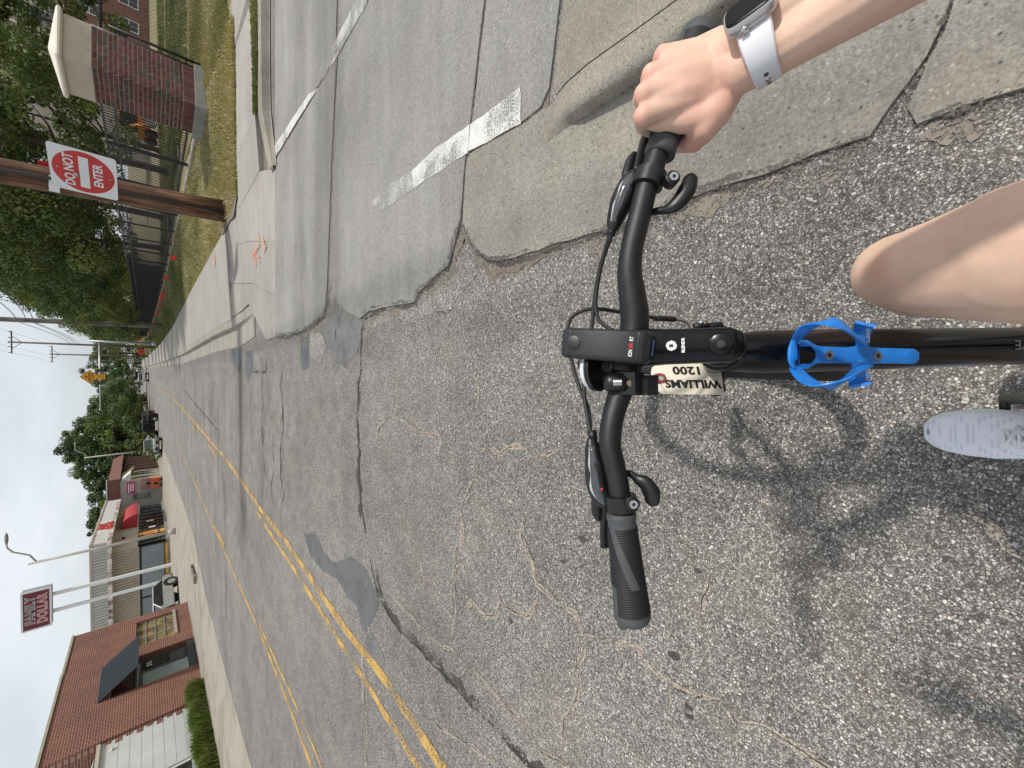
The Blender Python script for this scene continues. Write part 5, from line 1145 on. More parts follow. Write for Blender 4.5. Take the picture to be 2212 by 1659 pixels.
# ---- grey block building with brown roof
GB = thing('grey_block_building', 'grey painted block building with brown mansard roof beyond the shop', 'building', (-13, 66, .15))
MAT['greyblock'] = M('grey_painted_block', (0.36, 0.36, 0.33), .8, var=.10, vs=1.2); MAT['brownroof'] = M('brown_mansard', (0.145, 0.062, 0.045), .85, var=.15, vs=1.5); MAT['cream'] = M('cream_paint', (0.52, 0.46, 0.32), .7, var=.1, vs=2)
bx0 = -10.75
MB().bb(-24, bx0, 66, 66.3, .1, 3.95).obj('wall', MAT['greyblock'], GB)
for k in range(19): MB().bb(-24, bx0 - .02, 65.992, 65.999, .3 + .2 * k, .312 + .2 * k).obj('block_course', MAT['plinth'], GB)
MB().bb(-24, bx0 + .3, 65.9, 66.3, 3.96, 4.98).obj('mansard', MAT['brownroof'], GB); MB().bb(-24, bx0 + .38, 65.84, 66.3, 4.982, 5.08).obj('mansard_trim', MAT['fasciaW'], GB)
MB().add([(bx0 + .3, 66.31, 3.9), (bx0 + .3, 92, 3.9 + gz(92)), (bx0 - .35, 92, 5.1 + gz(92)), (bx0 - .35, 66.31, 5.0), (bx0 - 3, 66.31, 5.0), (bx0 - 3, 92, 5.1 + gz(92))], [(0, 1, 2, 3), (3, 2, 5, 4)]).obj('street_roof', MAT['brownroof'], GB)
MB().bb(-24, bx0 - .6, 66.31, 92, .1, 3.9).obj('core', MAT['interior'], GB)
for k in range(7): MB().bb(bx0 - .3, bx0 - .05, 74 + 2.6 * k, 74.3 + 2.6 * k, .1, 3.95).obj('roof_post', M('post_brown', (.16, .085, .06), .8), GB)
MB().bb(bx0 - .25, bx0 - .02, 66.31, 73.2, .1, 3.9).obj('cream_front', MAT['cream'], GB)
for y in (67.0, 69.2, 71.2): 
    wv = MB().bb(bx0 - .019, bx0 + .01, y, y + 1.3, .4, 2.7).obj('window', MAT['glassdark'], GB); MB().bb(bx0 + .011, bx0 + .05, y - .05, y + .05, .3, 2.8).obj('casing', MAT['white'], wv)
for (y0, y1, mk, zt) in ((66.2, 68.6, 'fasciaW', 3.9), (69.2, 72.4, 'olive', 3.7)):
    m_ = MAT['fasciaW'] if mk == 'fasciaW' else M('olive_shingle', (.12, .11, .06), .9, var=.5, vs=5)
    pts = [(bx0 + .02, y0, zt), (bx0 + .02, y1, zt), (bx0 + .9, y1, zt - .9), (bx0 + .9, y0, zt - .9), (bx0 + .02, y0, zt - .9), (bx0 + .02, y1, zt - .9)]
    MB().add(pts, [(0, 1, 2, 3), (0, 3, 4), (1, 5, 2), (3, 2, 5, 4)]).obj('pent_awning', m_, GB)
vt = MB().bb(-13.1, -12.45, 65.9, 65.985, 1.35, 2.82).obj('vent_panel', M('vent_grey', (.10, .10, .095), .7), GB)
for a in range(4):
    for b in range(5): MB().bb(-13.02 + .15 * a, -12.93 + .15 * a, 65.87, 65.897, 1.5 + .2 * b, 1.6 + .2 * b).obj('vent_hole', MAT['fasciaG'], vt)
pk = thing('pink_banner', 'magenta banner with white print on the grey block wall', 'banner', (-11.62, 65.97, 2.65))
MB().bb(-12.32, -10.92, 65.94, 65.97, 2.66, 3.36).obj('cloth', M('magenta_cloth', (.42, .03, .17), .6, var=.1), pk)
rb2 = random.Random(5)
for r_ in range(3): MB().bb(-12.22 + .1 * r_, -11.05 - .15 * rb2.random(), 65.925, 65.938, 3.14 - .2 * r_, 3.24 - .2 * r_).obj('print', MAT['white'], pk)
ol = thing('orange_lift', 'orange forklift-like lift parked against the grey wall', 'lift', (-11.2, 65.0, .12))
MB().bb(-11.8, -10.65, 64.5, 65.5, .35, 1.25).obj('body', M('lift_orange', (.52, .11, .04), .5, var=.15), ol)
for xx in (-11.72, -10.73):
    for yy_ in (64.6, 65.4): MB().bb(xx - .03, xx + .03, yy_ - .03, yy_ + .03, 1.25, 2.0).obj('cage_post', MAT['shopred'], ol)
MB().bb(-11.77, -10.68, 64.55, 65.45, 2.0, 2.06).obj('cage_roof', MAT['shopred'], ol); MB().ball((-11.2, 65, 1.4), (.2, .2, .25), 10, 8).obj('seat', MAT['black'], ol)
for xx in (-11.6, -10.9):
    for yy_ in (64.6, 65.4): MB().cyl((xx - .1, yy_, .32), (xx + .1, yy_, .32), .22, seg=12).obj('wheel', MAT['black'], ol)
MB().bb(-11.4, -11.1, 64.48, 64.497, .6, .95).obj('grille', MAT['black'], ol)
# ---- far red building and far white diamond sign at the end of the street
fb = thing('far_red_building', 'small red brick building at the far end of the street', 'building', (-1, 262, gz(262)))
MB().bb(-5.5, 1.6, 260, 268, gz(260) - .2, gz(260) + 3.2).obj('wall', M('far_brick', (.20, .05, .04), .9, var=.15), fb); MB().bb(-5.8, 1.9, 259.8, 268.2, gz(260) + 3.21, gz(260) + 5.4).obj('roof', MAT['plinth'], fb)
for xx in (-4.5, -1.5): MB().bb(xx, xx + 1.2, 259.9, 259.98, gz(260) + .9, gz(260) + 2.2).obj('window', MAT['white'], fb)
ds = AY(*c3(1040, 135), 170); t = thing('white_diamond_sign', 'far white diamond street sign against the left trees', 'sign', (ds.x, 170, gz(170)))
MB().prism([ds + Vector(q) for q in ((.75, 0, 0), (0, 0, .75), (-.75, 0, 0), (0, 0, -.75))], (0, .03, 0)).obj('panel', MAT['signwhite'], t); MB().cyl((ds.x, 170.1, gz(170)), ds + Vector((0, .1, 0)), .06, seg=6).obj('post', MAT['galv'], t)

# ---- cars
def car(label, cat, loc, rz, L_, Wd, H_, paint, group=None, suv=False, spare=False, detail=True):
    t = thing('parked_car', label, cat, (0, 0, 0), group)
    hl, hw = L_ / 2, Wd / 2; belt = H_ * (.58 if suv else .60); sill = .22 if not suv else .32; hood = belt - .04 if suv else belt - .10
    # x forward
    prof = [(-hl + .05, sill + .06), (-hl, sill + .25), (-hl + .04, belt), (-hl * .3, belt + .02), (hl * .42, belt), (hl * .50, hood + .03), (hl - .12, hood - .10), (hl, hood - .25), (hl, sill + .12), (hl - .1, sill)]
    bm = bmesh.new(); vs = [bm.verts.new((x, -hw, z)) for x, z in prof]; f = bm.faces.new(vs); r = bmesh.ops.extrude_face_region(bm, geom=[f])
    for e in r['geom']:
        if isinstance(e, bmesh.types.BMVert): e.co.y += Wd
    bmesh.ops.recalc_face_normals(bm, faces=bm.faces); bmesh.ops.bevel(bm, geom=bm.edges[:], offset=.05, segments=2, affect='EDGES', clamp_overlap=True)
    me = bpy.data.meshes.new('body'); bm.to_mesh(me); bm.free(); me.materials.append(paint); me.polygons.foreach_set('use_smooth', [True] * len(me.polygons)); me.set_sharp_from_angle(angle=R(35)); link('body', me, t)
    rear = -hl + (.10 if suv else .30); rt = -hl + (.35 if suv else .75); fr_ = hl * .48; ft = hl * .10 if not suv else hl * .18; rw = hw - .16
    gl = MB(); b_ = belt - .03; zt = H_ - .05
    gl.loft([[(rear, -hw + .06, b_), (fr_, -hw + .06, b_), (fr_, hw - .06, b_), (rear, hw - .06, b_)], [(rt, -rw, zt), (ft, -rw, zt), (ft, rw, zt), (rt, rw, zt)]]); gl.obj('greenhouse', MAT['glassdark'], t)
    rf = MB(); rf.loft([[(rt - .04, -rw - .02, zt), (ft + .06, -rw - .02, zt), (ft + .06, rw + .02, zt), (rt - .04, rw + .02, zt)], [(rt + .1, -rw + .1, H_), (ft - .15, -rw + .1, H_), (ft - .15, rw - .1, H_), (rt + .1, rw - .1, H_)]]); rf.obj('roof', paint, t)
    for s_ in (-1, 1):
        for xb, xt in ((rear, rt), (fr_, ft), ((rear + fr_) / 2 - .1, (rt + ft) / 2)):
            MB().tube([(xb, s_ * (hw - .055), b_), (xt, s_ * (rw + .01), zt)], .04, 5).obj('pillar', paint if xb != (rear + fr_) / 2 - .1 else MAT['black'], t)
        for xw in (-hl * .62, hl * .62):
            wr = .33 if not suv else .37; tw = MB().cyl((xw, s_ * (hw - .20), wr), (xw, s_ * (hw + .015), wr), wr, seg=18).obj('wheel', MAT['tyre'], t)
            MB().cyl((xw, s_ * (hw - .1), wr), (xw, s_ * (hw + .03), wr), wr * .62, seg=14).obj('rim', MAT['galv'], tw)
            MB().cyl((xw, s_ * (hw - .30), wr + .02), (xw, s_ * (hw + .006), wr + .02), wr + .07, seg=18).obj('wheel_arch', MAT['black'], t)
        MB().box((fr_ - .05, s_ * (hw + .08), belt + .06), (.12, .18, .13)).obj('mirror', paint, t)
        MB().box((hl - .03, s_ * (hw - .26), hood - .22), (.10, .36, .13)).obj('headlight', MAT['lampglass'], t)
        MB().box((-hl + .02, s_ * (hw - .12), belt - .16), (.08, .18, .24)).obj('tail_light', MAT['taillight'], t)
    MB().box((hl + .002, 0, sill + .18), (.06, Wd * .7, .22)).obj('grille', MAT['black'], t)
    MB().box((hl + .036, 0, sill + .16), (.012, .32, .12)).obj('plate', MAT['signwhite'], t); MB().box((-hl - .01, 0, sill + .42), (.03, .32, .14)).obj('plate', MAT['signwhite'], t)
    MB().box((-hl + .0, 0, sill + .10), (.10, Wd * .9, .16)).obj('bumper', MAT['black'], t)
    if spare: MB().cyl((-hl - .18, 0, belt - .1), (-hl + .0, 0, belt - .1), .36, seg=18).obj('spare_wheel', MAT['tyre'], t)
    t.location = loc; t.rotation_euler = (0, 0, rz); return t
MAT['tyre'] = M('tyre_rubber', (.015, .015, .015), .8); MAT['lampglass'] = M('lamp_glass', (.6, .62, .62), .15, var=.1); MAT['taillight'] = M('tail_light_red', (.45, .02, .015), .2)
def cpaint(n, c, r_=.25, mt=.4): return M(n, c, r_, metal=mt, var=.04, coat=.6)
silver = cpaint('silver_paint', (.42, .43, .41)); blackp = cpaint('black_paint', (.012, .014, .015)); whitepn = cpaint('white_paint_car', (.68, .68, .66), mt=0); grn = cpaint('grey_green_paint', (.33, .35, .30))
CG = 'cars on the left side of the street'
q0, q1 = P(388, 1288, .09), P(384, 1262, .09); mid = (q0 + q1) / 2
car('silver hatchback parked between the brick building and the pylon poles', 'car', (mid.x - .75, mid.y - .2, .09), R(-112), 4.1, 1.68, 1.30, silver, CG)
car('silver off-road car facing the camera behind the black one', 'car', (-6.9, 67.2, .10), R(-86), 4.3, 1.78, 1.72, grn, CG, suv=True)
car('black off-road car with spare wheel seen from its side', 'car', (-5.2, 78.5, .25), R(168), 4.3, 1.8, 1.75, blackp, CG, suv=True, spare=True)
car('white car driving away far up the street', 'car', (3.0, 114, gz(114)), R(88), 4.4, 1.8, 1.6, whitepn, None, suv=True)
car('small dark car far up the street beyond the white car', 'car', (4.6, 150, gz(150)), R(88), 4.4, 1.8, 1.5, cpaint('blue_paint', (.05, .08, .12)), None)
car('dark car at the far left lane of the street end', 'car', (0.6, 170, gz(170)), R(-92), 4.4, 1.8, 1.5, blackp, None)
# ================================================================== BICYCLE
MAT['barblack'] = M('matt_black_alloy', (0.008, 0.008, 0.009), 0.45, metal=0.0, var=0.10, vs=60, bump=0.12, bs=900, spec=0.5)
MAT['frameblack'] = M('gloss_black_frame', (0.004, 0.004, 0.005), 0.22, var=0.1, vs=20, coat=0.1, spec=0.25)
MAT['gripgrey'] = M('grip_rubber_grey', (0.055, 0.059, 0.063), 0.62, var=0.10, vs=40, bump=0.1, bs=500)
MAT['gripblack'] = M('grip_rubber_black', (0.009, 0.009, 0.010), 0.6, var=0.1, vs=60)
MAT['plastic'] = M('satin_black_plastic', (0.007, 0.007, 0.0075), 0.38, var=0.08, vs=80, bump=0.05, bs=900)
MAT['lightcase'] = M('lamp_case_black', (0.011, 0.012, 0.014), 0.5, var=0.12, vs=200, bump=0.15, bs=1500)
MAT['blue'] = M('blue_cage_plastic', (0.012, 0.19, 0.62), 0.42, var=0.18, vs=70, bump=0.05, bs=300)
MAT['steel'] = M('bright_steel', (0.55, 0.55, 0.54), 0.25, metal=0.9, var=0.1, vs=60)
MAT['rim'] = M('pale_highlight_rim', (0.36, 0.37, 0.36), 0.12, var=0.3, vs=90, coat=0.6)  # pale grey that stands for the highlight along the gauge window edge
MAT['clear'] = M('clear_gauge_window', (0.022, 0.024, 0.026), 0.05, var=0.25, vs=70, spec=0.9, coat=1.0)
MAT['ink'] = M('white_print', (0.75, 0.75, 0.74), 0.6, var=0.05); MAT['redink'] = M('red_print', (0.60, 0.03, 0.03), 0.6, var=0.05)
MAT['paper'] = M('cream_card', (0.74, 0.68, 0.55), 0.75, var=0.05, vs=30); MAT['marker'] = M('black_marker', (0.012, 0.012, 0.013), 0.6); MAT['redcard'] = M('red_card_patch', (0.22, 0.045, 0.035), 0.8, var=.1)
BX = 0.05
bike = thing('bicycle', 'black step-through bicycle ridden by the camera holder', 'bicycle', (BX, 0.1, 0.0))
IMX = _x.copy(); IMY = -_y; TOC = _z.copy()        # picture-right, picture-down and towards-the-camera as directions in the place
def smooth_path(pts, n=6):
    pts = [Vector(p) for p in pts]; r = []
    for i in range(len(pts) - 1):
        p0, p1, p2, p3 = pts[max(i - 1, 0)], pts[i], pts[i + 1], pts[min(i + 2, len(pts) - 1)]
        for k in range(n):
            t = k / n; r.append(0.5 * ((2 * p1) + (p2 - p0) * t + (2 * p0 - 5 * p1 + 4 * p2 - p3) * t * t + (3 * p1 - p0 - 3 * p2 + p3) * t ** 3))
    r.append(pts[-1]); return r
def CP(l): return [C(*p) for p in l]
def rad_interp(path, stops):
    n = len(path); r = []
    for i in range(n):
        u = i / (n - 1)
        for (a, ra), (b, rb_) in zip(stops[:-1], stops[1:]):
            if a <= u <= b: r.append(ra + (rb_ - ra) * (u - a) / (b - a)); break
    return r
barp = [(1365, 1345, .425), (1352, 1200, .430), (1342, 1090, .433), (1328, 1010, .436), (1318, 960, .438), (1323, 905, .440), (1339, 850, .443), (1354, 800, .445), (1366, 745, .446), (1371, 690, .444), (1366, 640, .441), (1360, 590, .438), (1365, 535, .434), (1382, 465, .430), (1398, 400, .427), (1415, 350, .426), (1440, 270, .425), (1470, 180, .424), (1515, 62, .422)]
bp = smooth_path(CP(barp)); bar = MB().tube(bp, rad_interp(bp, [(0, .0112), (.30, .0124), (.40, .0158), (.52, .0158), (.66, .0124), (1, .0112)]), 20).obj('handlebar', MAT['barblack'], bike, True)
def grip(p_in, p_out, r0, r1, flip):
    a, b = C(*p_in), C(*p_out); ax = (b - a).normalized(); L_ = (b - a).length; n = 44
    up = (TOC - ax * TOC.dot(ax)).normalized(); sd2 = ax.cross(up)
    pts = []; rr = []
    for k in range(n + 1):
        u = k / n; pts.append(a.lerp(b, u)); e = 1.0
        if u > .90: e = math.sqrt(max(0.03, 1 - ((u - .90) / .10) ** 2))
        rr.append((r0 + (r1 - r0) * u ** 1.5) * e * (1.06 if u < .06 else 1))
    g_ = MB().tube(pts, rr, 24).obj('grip', MAT['gripgrey'], bike, True)
    rib = MB(); step = .0024; k = 0; s = .014
    while s < L_ * .865:
        u = s / L_; r_ = (r0 + (r1 - r0) * u ** 1.5); band = R(8 + (70 - 140 * u) * flip) if u < .62 else None
        segs = [(R(-150), R(150))] if band is None else [(R(-150), band - R(17)), (band + R(17), R(150))]
        if u > .62: segs = [(R(-150), R(60)), ] if flip > 0 else [(R(-60), R(150))]
        for q0, q1 in segs:
            if q1 - q0 < .1: continue
            m = 14; ring0 = []; ring1 = []; ring2 = []
            for j in range(m + 1):
                q = q0 + (q1 - q0) * j / m; d_ = up * math.cos(q) + sd2 * math.sin(q); c_ = a + ax * s
                ring0.append(c_ + d_ * (r_ + .0002)); ring1.append(c_ + ax * step * .5 + d_ * (r_ + .0010)); ring2.append(c_ + ax * step + d_ * (r_ + .0002))
            rib.loft([ring0, ring1, ring2], False, False)
        s += step
    o = rib.obj('rib_panel', MAT['gripblack'], g_, True); return g_
grip((1341, 1108, .433), (1368, 1352, .4245), .0152, .0204, 1)
grip((1424, 335, .426), (1518, 52, .4215), .0155, .0200, -1)
# ---- shifters and brake levers
def shifter(pod, clampc, clampd, bolt, thumb, pad, lever, side, nm):
    cl = C(*clampc); d_ = (C(*clampd) - cl).normalized()
    cp_ = MB().tube([cl - d_ * .0085, cl - d_ * .0080, cl + d_ * .0080, cl + d_ * .0085], [.0155, .0168, .0168, .0155], 24).obj('clamp', MAT['plastic'], bike, True, 50)
    b_ = C(*bolt); MB().tube([b_ + TOC * -.012, b_ - TOC * .001, b_], [.0075, .0075, .0058], 14).obj('bolt_boss', MAT['plastic'], cp_, True, 50)
    MB().tube([b_ - TOC * .002, b_ + TOC * .0018], .0044, 14).obj('bolt', MAT['steel'], cp_, True, 50); MB().tube([b_ + TOC * .0016, b_ + TOC * .0021], .0020, 6).obj('socket', MAT['black'], cp_)
    path = smooth_path(CP(pod), 5); rr = rad_interp(path, [(0, .004), (.15, .0085), (.45, .0135), (.75, .0125), (.93, .008), (1, .004)])
    body = MB().tube(path, rr, 18, True, 0.8, TOC).obj('shifter', MAT['plastic'], bike, True)
    wp = [p + TOC * .0058 - IMX * .0012 for p in path[4:-3]]; wr = rad_interp(wp, [(0, .0035), (.3, .0078), (.6, .0088), (.85, .007), (1, .003)])
    MB().tube([p - TOC * .0016 for p in wp], [q + .0011 for q in wr], 14, True, 0.72, TOC).obj('window_highlight', MAT['rim'], body, True)  # outline tube, edge highlight of the clear window put in as pale colour
    MB().tube(wp, wr, 14, True, 0.75, TOC).obj('gauge_window', MAT['clear'], body, True)
    q = path[int(len(path) * (.60 if side > 0 else .62))] + TOC * .0132; MB().box(q + IMX * .0015, (.002, .0022, .0022)).obj('gauge_needle', MAT['redink'], body)
    tp_ = smooth_path(CP(thumb), 5); MB().tube(tp_, rad_interp(tp_, [(0, .0035), (.35, .0045), (.5, .0075), (.75, .0095), (.93, .0075), (1, .003)]), 14, True, 0.7, TOC).obj('thumb_lever', MAT['plastic'], body, True)
    pp = smooth_path(CP(pad), 4); MB().tube(pp, rad_interp(pp, [(0, .004), (.3, .007), (.7, .0065), (1, .003)]), 12, True, .8, TOC).obj('trigger', MAT['plastic'], body, True)
    lp = smooth_path(CP(lever), 5); lv = MB().tube(lp, rad_interp(lp, [(0, .006), (.5, .0052), (.9, .005), (1, .0055)]), 10, True, .6, TOC).obj('brake_lever', MAT['plastic'], bike, True)
shifter([(1276, 945, .452), (1281, 970, .452), (1287, 1010, .450), (1292, 1050, .448), (1305, 1078, .446), (1318, 1092, .444)], (1342, 1085, .4325), (1346, 1120, .432), (1368, 1089, .411), [(1340, 1020, .446), (1362, 1024, .440), (1376, 1034, .434), (1396, 1046, .430), (1409, 1070, .428), (1406, 1092, .430)],
        [(1300, 1062, .452), (1291, 1080, .455), (1290, 1105, .456), (1294, 1124, .457)], [(1310, 1080, .448), (1307, 1110, .456), (1305, 1150, .460), (1306, 1182, .462)], 1, 'left')
shifter([(1322, 500, .450), (1328, 478, .450), (1340, 445, .447), (1354, 412, .444), (1368, 388, .440), (1382, 372, .438)], (1402, 388, .4265), (1415, 350, .426), (1455, 382, .405), [(1396, 462, .438), (1418, 456, .432), (1442, 452, .424), (1466, 436, .419), (1486, 405, .417), (1493, 376, .419)],
        [(1352, 402, .450), (1356, 375, .453), (1364, 348, .455), (1372, 330, .456)], [(1378, 370, .444), (1386, 330, .452), (1398, 285, .456), (1425, 210, .458), (1452, 130, .458)], -1, 'right')
# ---- cables
def cable(l, r_=.0025, mat=None, nm='cable'): return MB().tube(smooth_path(CP(l), 6), r_, 8, False).obj(nm, mat or MAT['cable'], bike, True)
cable([(1324, 502, .449), (1312, 530, .46), (1296, 580, .475), (1285, 640, .485), (1279, 700, .49), (1268, 770, .49), (1262, 830, .48), (1264, 870, .47), (1270, 905, .462), (1277, 943, .453)])
cable([(1318, 505, .452), (1306, 545, .465), (1293, 600, .478), (1287, 650, .485), (1292, 688, .485), (1309, 705, .48), (1330, 716, .475), (1390, 735, .52), (1470, 745, .58)])
cable([(1274, 940, .455), (1272, 887, .468), (1256, 848, .485), (1241, 805, .498), (1230, 755, .505), (1226, 715, .507), (1233, 688, .507), (1252, 674, .505), (1286, 667, .503), (1340, 674, .51), (1400, 684, .535), (1418, 688, .545)])
MB().tube(CP([(1416, 688, .545), (1457, 690, .565)]), .0040, 10).obj('noodle_sleeve', MAT['plastic'], bike, True)
cable([(1455, 690, .565), (1470, 692, .575), (1484, 700, .585), (1494, 718, .60)], .0024, MAT['steel'], 'brake_noodle')
for p in ((1279, 930, .456), (1319, 508, .452)):
    MB().tube([C(*p) - IMX * .000, C(*p) + (C(p[0] + (3 if p[1] > 700 else 4), p[1] + (22 if p[1] > 700 else -14), p[2]) - C(*p))], .0052, 12).obj('cable_stop', MAT['plastic'], bike, True)
# ---- stem, steerer, head tube, down tube
def rbox_loft(secs, mat, nm, par, e=.35, seg=20):
    rings = []
    for c_, xd, yd, hw, hh in secs:
        ring = []
        for k in range(seg):
            q = 2 * math.pi * k / seg; cx_, sy_ = math.cos(q), math.sin(q)
            ring.append(c_ + xd * hw * math.copysign(abs(cx_) ** e, cx_) + yd * hh * math.copysign(abs(sy_) ** e, sy_))
        rings.append(ring)
    return MB().loft(rings).obj(nm, mat, par, True, 50)
XW = Vector((1, 0, 0)); bc = C(1368, 752, .446)
steer_top = Vector((bc.x - .002, .150, 1.055)); sdir = (steer_top - bc).normalized(); sup = sdir.cross(XW).normalized(); sup = sup if sup.z > 0 else -sup
rbox_loft([(bc - sdir * .018, XW, sup, .020, .017), (bc + sdir * .01, XW, sup, .0215, .021), (bc + sdir * .035, XW, sup, .0195, .0175), (steer_top - sdir * .02, XW, sup, .0185, .0185), (steer_top + sdir * .008, XW, sup, .0185, .020), (steer_top + sdir * .018, XW, sup, .0140, .018), (steer_top + sdir * .0215, XW, sup, .0070, .015)], MAT['frameblack'], 'stem', bike, .45)
hdir = Vector((0, .342, -.94)).normalized()
MB().tube([steer_top - hdir * .0225, steer_top - hdir * .0215, steer_top - hdir * .0200, steer_top + hdir * .01], [.0065, .0105, .0112, .0112], 24).obj('steerer_cap', MAT['frameblack'], bike, True, 40)
MB().tube([steer_top - hdir * .0235, steer_top - hdir * .0224], .004, 8).obj('cap_bolt', MAT['black'], bike)
MB().tube([steer_top + hdir * .012, steer_top + hdir * .03, steer_top + hdir * .031, steer_top + hdir * .06], [.0215, .0215, .0195, .0215], 20).obj('headset_spacer', MAT['plastic'], bike, True, 50)
MB().tube([steer_top + hdir * .06, steer_top + hdir * .20, steer_top + hdir * .34], [.024, .023, .025], 20).obj('head_tube', MAT['frameblack'], bike, True)
crown = steer_top + hdir * .355; BBk = Vector((BX, -.215, .285))
dt0 = steer_top + hdir * .13; dt0.y -= .01
dpts = smooth_path([dt0, dt0.lerp(BBk, .12) + Vector((0, -.010, -.004)), dt0.lerp(BBk, .4), BBk], 6)
tube_dn = MB().tube(dpts, rad_interp(dpts, [(0, .024), (.2, .0285), (.5, .0300), (1, .0300)]), 24).obj('down_tube', MAT['frameblack'], bike, True)
ddir = (BBk - dt0).normalized(); dup_ = ddir.cross(XW).normalized(); dup_ = dup_ if dup_.z > 0 else -dup_
tx = C(2110, 770, .66); tt = (tx - dt0).dot(ddir); tx = dt0 + ddir * tt + dup_ * .0304
text_mesh('frame_lettering', 'VERVE', .020, MAT['galv'], tube_dn, frame(dt0 + ddir * (tt - .0) + dup_ * .0303, -ddir, XW * -1), .0002, .0, sx=1.5)
# stem badge
sb = bc + sdir * .040 + sup * .0182
MB().prism([sb + sdir * (.0055 * math.cos(R(a))) + XW * (.0055 * math.sin(R(a))) for a in (0, 50, 90, 140, 180, 230, 270, 320)], sup * .0006).obj('stem_badge', MAT['ink'], bike)
text_mesh('badge_letter', 'B', .0055, MAT['black'], bike, frame(sb + sup * .0009, XW, sdir * -1), .0002, .0003)
text_mesh('stem_lettering', 'BLENDR', .0042, MAT['ink'], bike, frame(sb + sdir * .0115 + sup * .0012, XW, sdir * -1), .0002, .0002)
# seat tube, stays, saddle, wheels, cranks
MB().tube([BBk, BBk + Vector((0, -.13, .34)), BBk + Vector((0, -.17, .45))], [.018, .018, .0155], 16).obj('seat_tube', MAT['frameblack'], bike, True)
sad = BBk + Vector((0, -.205, .56)); MB().tube([BBk + Vector((0, -.165, .44)), sad], .0136, 14).obj('seat_post', MAT['barblack'], bike, True)
sp_ = smooth_path([sad + Vector((0, .13, .01)), sad + Vector((0, .05, .02)), sad + Vector((0, -.04, .025)), sad + Vector((0, -.13, .03))], 5)
MB().tube(sp_, rad_interp(sp_, [(0, .015), (.35, .03), (.75, .085), (.92, .085), (1, .05)]), 18, True, .35, (0, 0, 1)).obj('saddle', MAT['gripblack'], bike, True)
AXF = crown + hdir * .385 + Vector((0, .045, 0)); AXF.z = .345; AXR = Vector((BX, -.66, .345))
stv = Matrix.Rotation(R(-4.5), 3, 'Z')
def wheel(c, turn, nm):
    rot = Matrix.Rotation(turn, 3, 'Z'); ring = []; N_ = 64
    def torus(R0, r0, r1, m): 
        rings = []
        for i in range(N_ + 1):
            q = 2 * math.pi * i / N_; d_ = rot @ Vector((0, math.cos(q), math.sin(q))); s_ = rot @ Vector((1, 0, 0))
            rings.append([c + d_ * (R0 + r0 * math.cos(p)) + s_ * r1 * math.sin(p) for p in [2 * math.pi * j / 10 for j in range(10)]])
        return MB().loft(rings, False)
    ty = torus(.325, .020, .020, 10).obj('wheel', MAT['tyre'], bike, True)
    torus(.298, .010, .011, 10).obj('rim', MAT['barblack'], ty, True)
    sk = MB(); 
    for i in range(28):
        q = 2 * math.pi * i / 28; d_ = rot @ Vector((0, math.cos(q), math.sin(q))); e_ = rot @ Vector((1, 0, 0)); sg = 1 if i % 2 else -1
        sk.tube([c + e_ * .028 * sg + d_ * .018, c + d_ * .29], .0011, 4, False)
    sk.obj('spokes', MAT['steel'], ty)
    MB().cyl(c - rot @ Vector((.045, 0, 0)), c + rot @ Vector((.045, 0, 0)), .019, seg=14).obj('hub', MAT['barblack'], ty, True)
wheel(AXF, R(-4.5), 'front'); wheel(AXR, 0, 'rear')
for s_ in (-1, 1):
    o_ = stv @ Vector((s_ * .052, 0, 0))
    fp = smooth_path([crown, crown + o_ * .85 + hdir * .0, crown + o_ + hdir * .035, AXF + o_ * 1.05 + Vector((0, -.02, .1)), AXF + o_], 5)
    MB().tube(fp, rad_interp(fp, [(0, .021), (.25, .0175), (.4, .0165), (1, .010)]), 14).obj('fork_leg', MAT['frameblack'], bike, True)
    MB().tube([BBk + Vector((s_ * .02, 0, 0)), AXR + Vector((s_ * .062, .25, -.03)), AXR + Vector((s_ * .065, 0, 0))], [.011, .010, .008], 10).obj('chain_stay', MAT['frameblack'], bike, True)
    MB().tube([BBk + Vector((s_ * .012, -.12, .32)), AXR + Vector((s_ * .06, .08, .1)), AXR + Vector((s_ * .065, 0, 0))], [.009, .008, .008], 10).obj('seat_stay', MAT['frameblack'], bike, True)
    br = crown + o_ * .8 + Vector((0, .045, .02)); MB().tube([br + Vector((0, 0, -.12)), br, br + Vector((-s_ * .012, .004, .03))], [.009, .0075, .006], 10).obj('brake_arm', MAT['plastic'], bike, True)
ba = C(1512, 705, .63); MB().tube([ba - IMX * .010, ba + IMX * .012], .0052, 10).obj('brake_bridge', MAT['plastic'], bike, True); MB().tube([ba + IMX * .014, ba + IMX * .034], [.006, .0075], 10).obj('brake_pinch', MAT['barblack'], bike, True); MB().ball(ba + IMX * .002 - IMY * .006, .0045, 10, 8).obj('brake_bolt', MAT['steel'], bike, True)
PL = C(2170, 861, .86); PL.x = C(2170, 861, .86).x; lc = PL - Vector((0, BBk.y, BBk.z)); lc.x = 0
PR = Vector((BX + .11, BBk.y - lc.y, BBk.z - lc.z))
MB().cyl(BBk - XW * .07, BBk + XW * .075, .021, seg=16).obj('bottom_bracket', MAT['barblack'], bike, True)
CRK = M('dusty_crank', (.13, .125, .11), .5, var=.15, vs=40)
MB().tube([Vector((PL.x + .012, BBk.y, BBk.z)), Vector((PL.x, PL.y, PL.z))], [.015, .0115], 12).obj('crank_arm', CRK, bike, True)
MB().tube([Vector((BX + .085, BBk.y, BBk.z)), PR], [.015, .0115], 12).obj('crank_arm', CRK, bike, True)
for p, s_ in ((PL, -1), (PR, 1)):
    pd = MB().cyl(p, p + XW * s_ * .035, .0085, seg=10).obj('pedal', MAT['plastic'], bike, True)
    c_ = p + XW * s_ * .08; MB().box(c_, (.09, .085, .024)).obj('pedal_body', MAT['plastic'], pd)
cr = MB()
